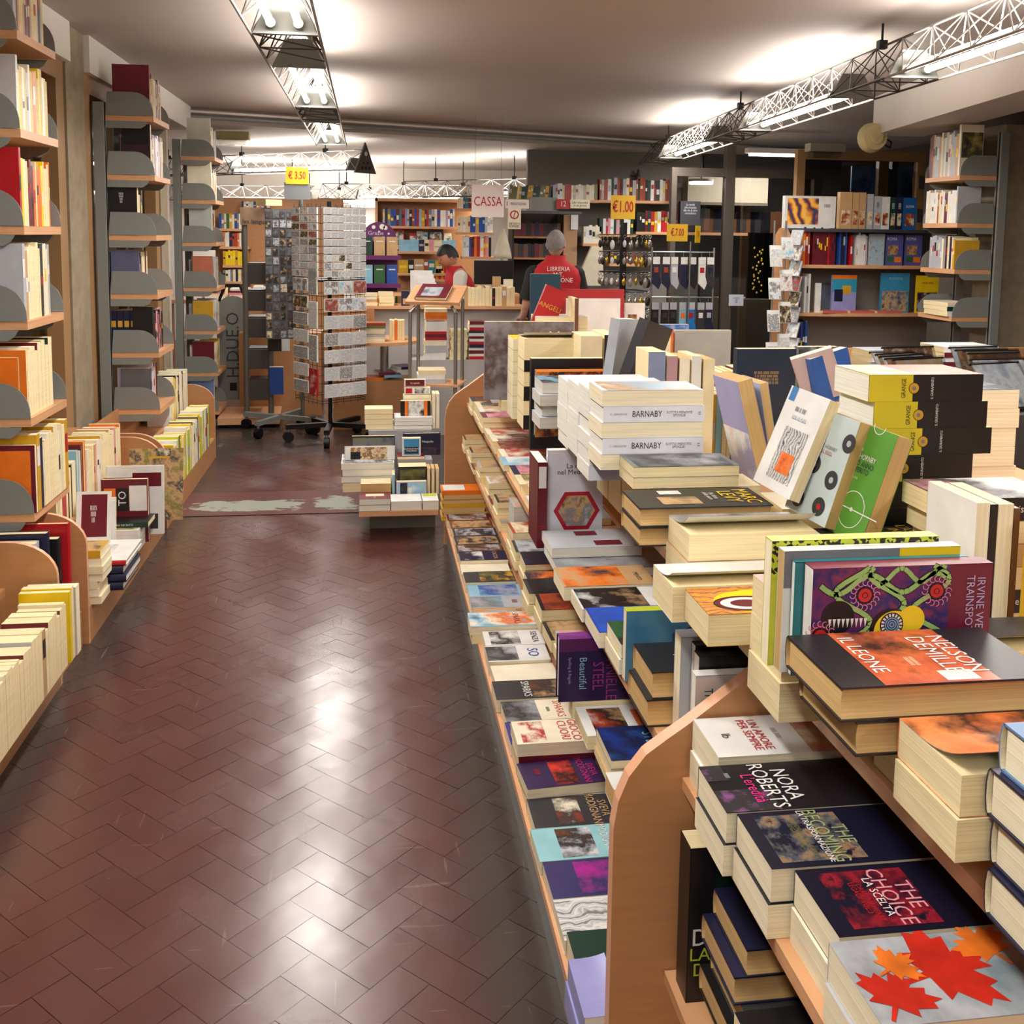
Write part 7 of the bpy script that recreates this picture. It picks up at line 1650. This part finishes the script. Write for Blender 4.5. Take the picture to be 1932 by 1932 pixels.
# white spined pile: spines and page edges alternate
tt = .0343
GW = 'white spined paperbacks piled on the tabletop'
over(5, 'ivory', .60, 2.10, .12, .0335, 'the white spined pile')
for k in range(5):
    z = t4 + .0005 + .171 + tt * k; spn = k in (1, 3)
    book('+Y-X' if spn else '-Y+X', (.488 + .003 * (k % 2), 2.088, z), .128, .222, tt - .0005, (226, 228, 236), pg='white' if spn else 'ivory', sp=(226, 228, 236),
         label='white paperback with %s out, %s from the top of the front white pile' % ('printed spine' if spn else 'page edges', ordn(4 - k)), group=GW, simple=False, stitle=[('BARNABY', .019, 'black', .57, .78), ('SOTTO MENTITE\nSPOGLIE', .0075, 'charcoal', .25, 1.0), ('C. GRAZIOSI', .006, 'grey', .85, 1.1), ('=', .02, 'grey', .05, .6)] if spn else None,
         pic=(A('barn', 'white', 'tan', 'silver', 'skyblue', scale=7), 0, .05, 1, .95) if k == 4 else None)
for j, (yy, nn, dz) in enumerate(((2.22, 6, .115), (2.352, 5, .14), (2.484, 5, .13))):
    over(3, 'ivory', .60, yy, .12, dz / 3 - .0012, 'white pile %s' % ['two', 'three', 'four'][j])
    for k in range(nn):
        book('-Y+X' if k % 2 else '+Y-X', (.492 + RN.uniform(-.002, .004), yy, t4 + .0015 + dz + tt * k), .13, .22, tt - .0005, (226, 228, 236), pg='white', label='white paperback seen from its head, %s from the bottom of the %s white pile' % (ordn(k), ['second', 'third', 'fourth'][j]), group=GW, simple=True)
# lilac and tan standing books right of the pile
def tilted(px0, py0, px1, py1, Y, W, Hh, t, phi, c, lb, **kw):
    """book with its lower left front corner at px0,py0 and upper left at px1,py1, turned by phi about the vertical"""
    o_ = atY(px0, py0, Y); p = atY(px1, py1, Y); ay = (p - o_).normalized()
    ax = Vector((math.cos(phi), math.sin(phi), 0)); ax = (ax - ay * ax.dot(ay)).normalized(); az = ax.cross(ay)
    og = o_ - az * t
    M = Matrix(((ax.x, ay.x, az.x, og.x), (ax.y, ay.y, az.y, og.y), (ax.z, ay.z, az.z, og.z), (0, 0, 0, 1)))
    return book('', (0, 0, 0), W, Hh, t, c, label=lb, M=M, simple=False, **kw)
tilted(1385, 890, 1348, 722, 2.24, .135, .235, .035, -1.5, (150, 148, 190), 'lilac paperback standing turned aside, right of the white spined pile', group=G4, pg='tan', pic=(A('lilc', (150, 148, 190), (150, 148, 190), 'white', 'pink', scale=6), 0, 0, 1, .5))
tilted(1412, 890, 1388, 720, 2.26, .13, .23, .02, -1.5, 'silver', 'pale paperback standing behind the lilac one', group=G4, pg='tan')
tilted(1421, 905, 1486, 748, 1.93, .13, .205, .024, -1.38, 'white', 'white leaning paperback with a scribbled figure and red flower', group=G4, pg='cream', pic=[(A('scrib', 'white', 'grey', 'white', 'charcoal', scale=36, kind='wave'), .25, .1, .85, .62), (A('rflw', 'red', 'orange', 'pink', scale=22), .4, .18, .75, .38), (cov((40, 120, 180)), .05, .86, .2, 1)], titles=[('lllll ll lllll', .014, .45, .8, 'black', .8), ('LLLL LL LLLL', .011, .5, .72, 'blue', .8)])
rb = tilted(1481, 955, 1546, 762, 1.86, .13, .205, .045, -1.38, (190, 204, 204), 'pale green leaning paperback with black vinyl records', group=G4, pg='tan', pic=[(cov((210, 60, 80)), .05, .86, .2, 1)], titles=[('NICK HORNBY', .010, .5, .68, 'grey', .9), ('LLLL LLLLL', .010, .5, .63, 'red', .9)])
g = MB()
for cx_, cy_ in ((.045, .10), (.105, .085), (.03, .028), (.12, .16), (.095, .03)): joinring(g, cx_, cy_, .006, .018, .0456, cov('charcoal')); joinring(g, cx_, cy_, .0, .006, .0458, cov('red') if cy_ < .05 else cov('silver'))
g.build('cover_art', COVERS[rb.name])
rb = tilted(1543, 990, 1614, 785, 1.785, .125, .21, .035, -1.38, (88, 148, 52), 'grass green leaning paperback with white pitch markings', group=G4, pg='tan', pic=[(cov((44, 56, 120)), .05, .84, .25, .99)], titles=[('NICK HORNBY', .014, .45, .72, 'white', .8), ('IL MIO ANNO\nPREFERITO', .014, .47, .63, 'navy', .8), ('a cura di', .009, .3, .78, 'white'), ('STORIE DI CALCIO', .006, .3, .53, 'white')])
g = MB(); joinring(g, .073, .055, .033, .0345, .0356, cov('white'), n=40); joinring(g, .073, .055, .0, .004, .0356, cov('white')); joinring(g, .075, .215, .0145, .016, .0356, cov('white'), math.pi, 2 * math.pi)
g.add([(0, .054, .0356), (.145, .054, .0356), (.145, .056, .0356), (0, .056, .0356)], [(0, 1, 2, 3)], cov('white')); g.build('cover_art', COVERS[rb.name])
# supports behind the leaning three
stack((.86, 1.98, t4 + .0005), 2, .14, .3, .05, '-Y+X', ['cream', 'ivory'], 'low cream pile behind the green leaning paperback', G4)
# yellow and black pile
z = t4 + .0005; k = 0
while z < 1.30:
    top_ = z + .052 >= 1.30
    xx = .935 + (.012 * ((k * 3) % 4 - 1) if not top_ else 0); off = .035 * (7 - k) if 0 else 0
    rb = book('+Y-X', (xx, 1.80, z), .145, .232, .0512, (214, 196, 40), pg='white', sp='black', label='yellow and black spined thriller, %s from the bottom of its tall pile' % ordn(k), group='yellow and black spined thrillers', simple=k <= 3,
              pic=[(A('grt', (200, 120, 110), (226, 130, 90), 'pink', scale=5), 0, 0, 1, .6), (A('gry', 'yellow', 'white', 'lime', scale=9), 0, .6, 1, 1)] if top_ else None, band=None)
    if rb:
        g = MB(); q = -.0011
        g.add([(q, .232 * .62, 0), (q, .232, 0), (q, .232, .0512), (q, .232 * .62, .0512)], [(0, 3, 2, 1)], cov((214, 196, 40)))
        for rr_, m in ((.011, Bk), (.0098, cov('gold')), (.004, cov('grey'))):
            g.add([(q - .0002 * (12 - rr_ * 1000) / 5 - .0002, .232 * .61 + rr_ * math.cos(2 * math.pi * i / 18), .0256 + rr_ * math.sin(2 * math.pi * i / 18)) for i in range(18)], [tuple(range(18))], m)
        g.build('spine_print', COVERS[rb.name])
        Mx = lambda fy, zz_: Matrix(((0, 0, -1, -.0016), (0, 1, 0, .232 * fy), (1, 0, 0, zz_), (0, 0, 0, 1)))
        M0 = rb.matrix_world
        for s_, sz, fy, tc in (('GRANGE', .0125, .70, 'black'), ('IL GIURAMENTO', .0075, .45, 'white')):
            o_ = text(s_, sz, tc, Matrix(((0, 0, -1, -.0018), (0, -1, 0, .232 * fy), (-1, 0, 0, 0), (0, 0, 0, 1))) if 0 else Matrix.Identity(4), COVERS[rb.name], 'spine_title')
            # local frame: reads up along thickness (+z), letter tops towards the head (+y)
            o_.matrix_local = Matrix(((0, 0, -1, -.0018), (0, 1, 0, .232 * fy), (1, 0, 0, .0256), (0, 0, 0, 1))) @ Matrix.Diagonal((sz * .75, sz, 1, 1))
    z += .0516; k += 1
# dark pile with black spines at right
z = t4 + .0005
for k in range(6):
    blk = k in (1, 5)
    book('+Y-X' if blk or k == 3 else '-Y+X', (.96 + .012 * (5 - k) - .012, 1.49 if 0 else 1.545, z), .14, .215, .0395, 'black' if blk else 'tan', pg='cream', sp='black' if blk else 'tan', label='thick book with %s, %s from the bottom of the right pile' % ('black lettered spine' if blk else 'cream page edges', ordn(k)), group=G4, simple=False,
         stitle=('Joanne Harris', .018, 'white', .55, .9) if blk else None, pic=(A('jh', 'white', 'white', 'charcoal', 'pink', scale=5), 0, 0, 1, 1) if k == 5 else None, curl=0)
    z += .04
# right standing row at the frame edge
rx0 = atY(1848, 1000, 1.42).x
for k, (c, wd, t, hh, lb) in enumerate((('white', .14, .022, .265, 'tall white book, leftmost of the standing row at the right frame edge'), ('black', .14, .012, .262, 'thin black book in the standing row at the right frame edge'), ('cream', .14, .026, .262, 'cream edged book in the standing row at the right frame edge'), ('brown', .14, .010, .255, 'brown spined book in the standing row at the right frame edge'))):
    book('-Y+Z' if 0 else '+Y+Z' if c in ('brown', 'black') else '-Y+Z', (rx0 + [0, .023, .036, .063][k], 1.43, t4 + .0005), wd, hh, t, c, pg='ivory', label=lb, group=G4, simple=False)
fbk = book('-Z+X' if 0 else '+X+Z', (rx0 + .075, 1.40, t4 + .0005), .13, .245, .018, (216, 176, 40), label='mustard cover with black vertical capitals at the right frame edge', group=G4, simple=False, pg='white', titles=[("CI DELL'AVVENTURA", .022, .13, .55, 'black', .85, math.pi / 2)], pic=(cov('white'), 0, 0, .04, 1))
lay(.80, 1.235 if 0 else 1.26, t4, .22, .12, .05, 2, 'charcoal', 'dark book with a lifting cover and thick cream pages at the right frame edge', grp=G4, pg='cream', curl=.02, under=['cream'])
# --- tabletop, middle and far ---
GT4 = 'books on the far half of the tabletop'
fT = lambda *a, **kw: fbook(*a[:7], a[7], z=kw.pop('z', t4 + .0005), group=GT4, **kw)
# wrapped pile and painting book
over(3, 'grey', .62, 2.83, .12, .0395, 'the wrapped grey pile')
for k in range(4): book('-Y+X', (.478 + .01 * (k % 2), 2.81 + .02 * (k % 2), t4 + .1215 + .0325 * k), .14, .21, .0315, 'silver', sp='grey', pg='grey', label='shrink-wrapped grey edged book, %s from the bottom before the painting book' % ordn(k), group=GT4, simple=False, pic=(A('wrb', 'grey', 'skyblue', 'charcoal', 'silver', scale=9, rough=.12), 0, 0, 1, 1) if k == 3 else None)
over(2, 'cream', .62, 2.66, .1, .05, 'the stubby pair')
for k in range(2): book('-Y+X', (.525, 2.65, t4 + .1025 + .036 * k), .11, .18, .035, 'charcoal' if k else 'tan', pg='ivory', label='short stubby paperback, %s of two left of the far white piles' % ('upper' if k else 'lower'), group=GT4, simple=False)
rb = book('-Z+X', (.50, 3.02, t4 + .0005 if 0 else .985), .20, .245, .03, (60, 80, 70), label='glossy painting book with a lily-white robe and armour, standing on edge', group=GT4, simple=False, pg='white', hard=True, sp=(200, 120, 50), pic=[(A('oilp', (90, 130, 110), (60, 46, 36), (214, 140, 80), (60, 34, 24), (200, 120, 60), (70, 90, 130), scale=7, rough=.2), 0, 0, 1, 1)], titles=[('NICOLAI', .020, .5, .86, 'skyblue', .9), ('GUIDO', .024, .5, .78, 'skyblue', .9), ('AS', .05, .45, .56, 'skyblue', .9)])
stack((.62, 2.99, t4 + .0005), 1, .1, .2, .054, '-Y+X', ['cream'], 'support block under the painting book', GT4, jit=0)
fT(1002, 720, 1138, 676, 3.10, .03, 'black', 'black glossy album standing behind the painting book', hard=True)
# thick cream block pile
z = t4 + .0005
for k, (c, t, pgc) in enumerate((('black', .05, 'cream'), ('cream', .05, 'cream'), ('black', .05, 'cream'), ('cream', .05, 'cream'), ('black', .04, 'cream'), ('tan', .075, 'cream'))):
    book('-Y+X' if c != 'black' else '+Y-X', (.525, 3.42, z), .15, .235, t - .0005, c, pg=pgc, label='very thick book, %s from the bottom of the cream and black pile' % ordn(k), group=GT4, simple=False, curl=.02 if k == 5 else 0); z += t
for k in range(7): book('-Y+X', (.515, 3.62, t4 + .0005 + .042 * k), .14, .2, .041, 'black' if k % 2 else 'yellow', pg='ivory', label='black or yellow edged book, %s from the bottom behind the cream and black pile' % ordn(k), group=GT4, simple=True)
fT(914, 725, 1083, 607, 3.82, .03, (140, 132, 138), 'wide grey art book with rotated letters standing on the far tabletop', z=.93 + .04, simple=False, pic=[(A('stripes', (150, 142, 148), (130, 124, 130), (90, 70, 66), (150, 142, 148), scale=7), 0, 0, 1, 1)], titles=[('M', .05, .8, .8, 'tan'), ('DEGAS', .04, .35, .6, 'tan', 1, -math.pi / 2)] if 0 else [('M', .06, .78, .8, 'cream')])
stack((.50, 3.80, t4 + .0005), 1, .1, .3, .0385, '-Y+X', ['cream'], 'flat support under the wide grey art book', GT4, jit=0)
for k in range(8): book('+X+Z', (.485 + 0 * k, 3.98 + .035 * k, t4 + .0005), .30, .24 + .002 * k, .02, ['white', 'cream', 'pink', 'white'][k % 4], pg='white', label='pale art book edge, %s behind the wide grey art book' % ordn(k), group=GT4, simple=True)
fT(1000, 620, 1058, 517, 4.55, .02, (24, 62, 78), 'tall dark teal book standing highest on the far end of the table')
fT(982, 620, 990, 563, 4.4, .12, 'maroon', 'dark maroon spine, left of the tilted red book at the far end', code='-X+Z') if 0 else prow(983, 640, 1001, 566, 4.45, ['maroon', 'charcoal', 'white'], 'far table end, left of the teal book', GT4, z=t4 + .0005, tr=(.01, .014))
tilted(1003, 606, 1028, 546, 4.3, .10, .17, .03, 0, (170, 30, 30), 'red book with yellow capitals tilted against the teal book', group=GT4, pg='white', titles=[('ANGELI', .03, .5, .5, 'gold', 1, 0)])
stack((.70, 4.25, t4 + .0005), 6, .16, .22, .05, '-Y+X', ['cream', 'white'], 'support pile under the tilted red book', GT4)
prow(1062, 640, 1078, 560, 4.35, ['rust', 'white', 'silver'], 'far table end, right of the tilted red book', GT4, z=t4 + .0005, tr=(.012, .02))
tilted(1092, 660, 1082, 565, 4.2, .03, .23, .14, 0, 'brown', 'dark brown leaning book at the far end of the table', group=GT4, pg='tan') if 0 else fT(1083, 650, 1092, 563, 4.2, .15, 'brown', 'dark brown tall book beside the red bordered board', code='-X+Z')
rb = fT(1060, 680, 1178, 546, 4.6, .012, (168, 40, 46), 'large white board with a red border at the far end of the table', simple=False, pic=[(cov('white'), .05, .0, .94, .9), (cov('charcoal'), .28, .32, .80, .46)]) 
fT(1178, 640, 1217, 572, 4.65, .012, 'white', 'white framed print with three faces beside the red bordered board', simple=False, pic=(A('faces', 'tan', 'brown', 'charcoal', scale=14), .15, .1, .6, .85))
prow(1100, 655, 1236, 612, 3.95, ['ivory', 'black', 'cream', 'white', 'charcoal', 'ivory'], 'far half, cream and black row', GT4, z=t4 + .0005, tr=(.014, .03), fore=.7, D=(.2, .22))
fT(1095, 700, 1137, 634, 3.3, .16, 'cream', 'thick cream block standing on the middle of the tabletop', code='-X+Z')
fT(1139, 700, 1165, 632, 3.32, .2, 'black', 'black book standing beside the thick cream block', code='-X+Z')
tilted(1150, 742, 1164, 645, 2.9, .14, .22, .03, .9, 'silver', 'white book with red edge leaning, middle of the tabletop', group=GT4, pg='white', back='red') 
tilted(1176, 740, 1214, 636, 2.85, .14, .22, .035, .7, 'charcoal', 'black backed book with brown pages leaning, middle of the tabletop', group=GT4, pg='tan')
fT(1196, 690, 1300, 612, 3.5, .02, (60, 110, 180), 'sky blue cloud book with a pale panel, middle of the tabletop', simple=False, pic=[(A('cloud', (60, 100, 180), (70, 120, 200), 'white', scale=6), 0, 0, 1, 1), (cov((90, 170, 220)), .42, 0, .9, .82), (cov('pink'), .42, .82, .9, .88)], titles=[('lllll lllll\nllllllll', .014, .66, .45, 'navy')])
fT(1272, 690, 1380, 623, 3.35, .02, (170, 170, 166), 'plain light grey cover with an orange edged neighbour on its left')
fT(1264, 690, 1270, 623, 3.33, .2, 'orange', 'orange spine beside the plain light grey cover', code='-X+Z')
for k, (a, b_, yt, c, fo) in enumerate(((1222, 1257, 664, (130, 140, 170), 0), (1258, 1280, 672, (180, 140, 150), 0), (1281, 1303, 676, 'ivory', 1), (1304, 1325, 672, 'white', 0), (1326, 1350, 678, 'cream', 1))):
    fT(a, 735, b_ - 1, yt, 2.62, .13, c, '%s thick book, %s from the left in the row behind the white spined pile' % (cname(c) if isinstance(c, str) else ['slate blue', 'dusty pink'][k], ordn(k)), code='-X+Z' if 1 else '', pg='tan' if fo else 'cream', titles=[('XX', .02, .5, .8, 'black')] if 0 else ())
row((atY(1283, 660, 3.0).x, 3.0, t4 + .0005), '+X', atY(1500, 660, 3.0).x - atY(1283, 660, 3.0).x, '-Y', 'long striped row of the tabletop', GT4, tr=(.012, .022), hr=(.235, .25), dr=(.2, .22), cols=['red', 'navy', 'ivory', 'cream', 'maroon', 'cream', 'black', 'yellow'], fore=.65, bands=False)
row((atY(1343, 680, 2.72).x, 2.72, t4 + .0005), '+X', .07, '-Y', 'short yellow row of the tabletop', GT4, tr=(.012, .02), hr=(.225, .23), dr=(.18, .2), cols=['yellow', 'skyblue', 'ivory', 'gold'], fore=.2)
fT(1387, 790, 1503, 658, 2.66, .03, (28, 42, 62), 'dark blue back cover with lines of cream text on the tabletop', simple=False, titles=[('llll lllllll lllllllll lllllllllllll\nll lll lllllllll llllllll lllllll\nll lll ll llllllllllll l lll lllll\nlll llllllll ll lllllllll lll lllll', .011, .5, .78, 'tan', .8), ('lll llllll lllllllllll l llllllllll\nl l llllllll llllll ll llllll lllll\nllll llllllllll l lllllllll\nlllllll ll lllll ll lllllllll', .011, .5, .36, 'skyblue', .8)])
fT(1504, 730, 1582, 654, 2.75, .025, (110, 114, 112), 'grey landscape back cover with a barcode label on the tabletop', simple=False, pic=[(A('ls', 'grey', 'charcoal', 'silver', scale=8), 0, .4, 1, 1), (cov('white'), .55, .1, .85, .5)])
lay(1.03, 2.15, t4, .2, .14, .045, 5, (70, 44, 90), 'violet and brown cover topping a lime edged pile, middle of the tabletop', grp=GT4, under=['lime', 'cream', 'lime'], m=A('vb', (70, 44, 90), 'brown', 'tan', scale=6), pr=(0, 0, 1, 1), pg='ivory')
tilted(1520, 765, 1500, 703, 2.35, .10, .12, .03, -.3, (206, 180, 176), 'pale pink leaning booklet on the tabletop', group=GT4, pg='white', titles=[('lllll\nllllll', .012, .5, .3, 'grey')])
tilted(1548, 768, 1535, 706, 2.32, .11, .12, .03, .2, (50, 90, 160), 'mid blue leaning booklet beside the pale pink one', group=GT4, pg='white', titles=[('llll llll\nllllll', .012, .5, .4, 'skyblue')])
stack((1.12, 2.3, t4 + .0005), 4, .15, .28, .05, '-Y+X', ['cream', 'white', 'yellow'], 'support pile under the leaning booklets', GT4)
lay(1.22, 2.20, t4, .30, .2, .045, 7, 'navy', 'broad dark blue decorated cover behind the yellow and black pile', grp=GT4, under=['cream', 'gold', 'cream'], m=A('deco', 'navy', 'navy', 'silver', scale=14), pr=(.03, .03, .97, .97), pg='ivory', simple=True)
# ---------------- small books: the largest in view stay single, the tiny rest is one mass ----------------
def proj(v):
    d = Vector(v) - Vector((0, 0, H)); z = d.dot(_f)
    return (CX + F * d.dot(CR) / z, CY - F * d.dot(CU) / z, z) if z > .05 else None
def inview(q):
    ps = [proj(q['M'] @ Vector((x, y, z))) for x in (0, q['W']) for y in (0, q['Hh']) for z in (0, q['t'])]
    ps = [p for p in ps if p]
    if not ps: return 0
    x0, x1 = min(p[0] for p in ps), max(p[0] for p in ps); y0, y1 = min(p[1] for p in ps), max(p[1] for p in ps)
    if x1 < -500 or x0 > 2400 or y1 < -400 or y0 > 2400: return 0
    if x1 < 0 or x0 > 1932 or y1 < 0 or y0 > 1932: return .1
    x0, y0, x1, y1 = max(x0, 0), max(y0, 0), min(x1, 1932), min(y1, 1932)
    return max(.1, (x1 - x0) * (y1 - y0))
for q in SIMPLEQ: q['area'] = min(inview(q), 1) if q['label'].startswith('hidden') else inview(q)
SIMPLEQ = [q for q in SIMPLEQ if q['area'] > 0]
others = [q for q in SIMPLEQ if q['name'] != 'book']
bk = sorted([q for q in SIMPLEQ if q['name'] == 'book'], key=lambda q: -q['area'])
keep = bk[:max(0, 300 - NBOOK[0])]; rest = bk[max(0, 300 - NBOOK[0]):]
def emit(q, into=None, M=None):
    return book('', (0, 0, 0), q['W'], q['Hh'], q['t'], q['c'], q['sp'], q['pg'], label=q['label'], group=q['group'], pic=q['pic'], name=q['name'], cat=q['cat'], back=q['back'], band=q['band'], M=M or q['M'], simple=2, into=into)
for q in others + keep: emit(q)
if rest:
    big = MB()
    for q in rest:
        n0 = len(big.v); emit(q, big)
        for i in range(n0, len(big.v)): big.v[i] = tuple(q['M'] @ Vector(big.v[i]))
    o = big.build('distant_books')
    tag(o, 'hundreds of small books filling the far shelves and piles of the shop', 'books', kind='stuff')
print('BOOKS detailed', NBOOK[0], 'single', len(keep), 'mass', len(rest))
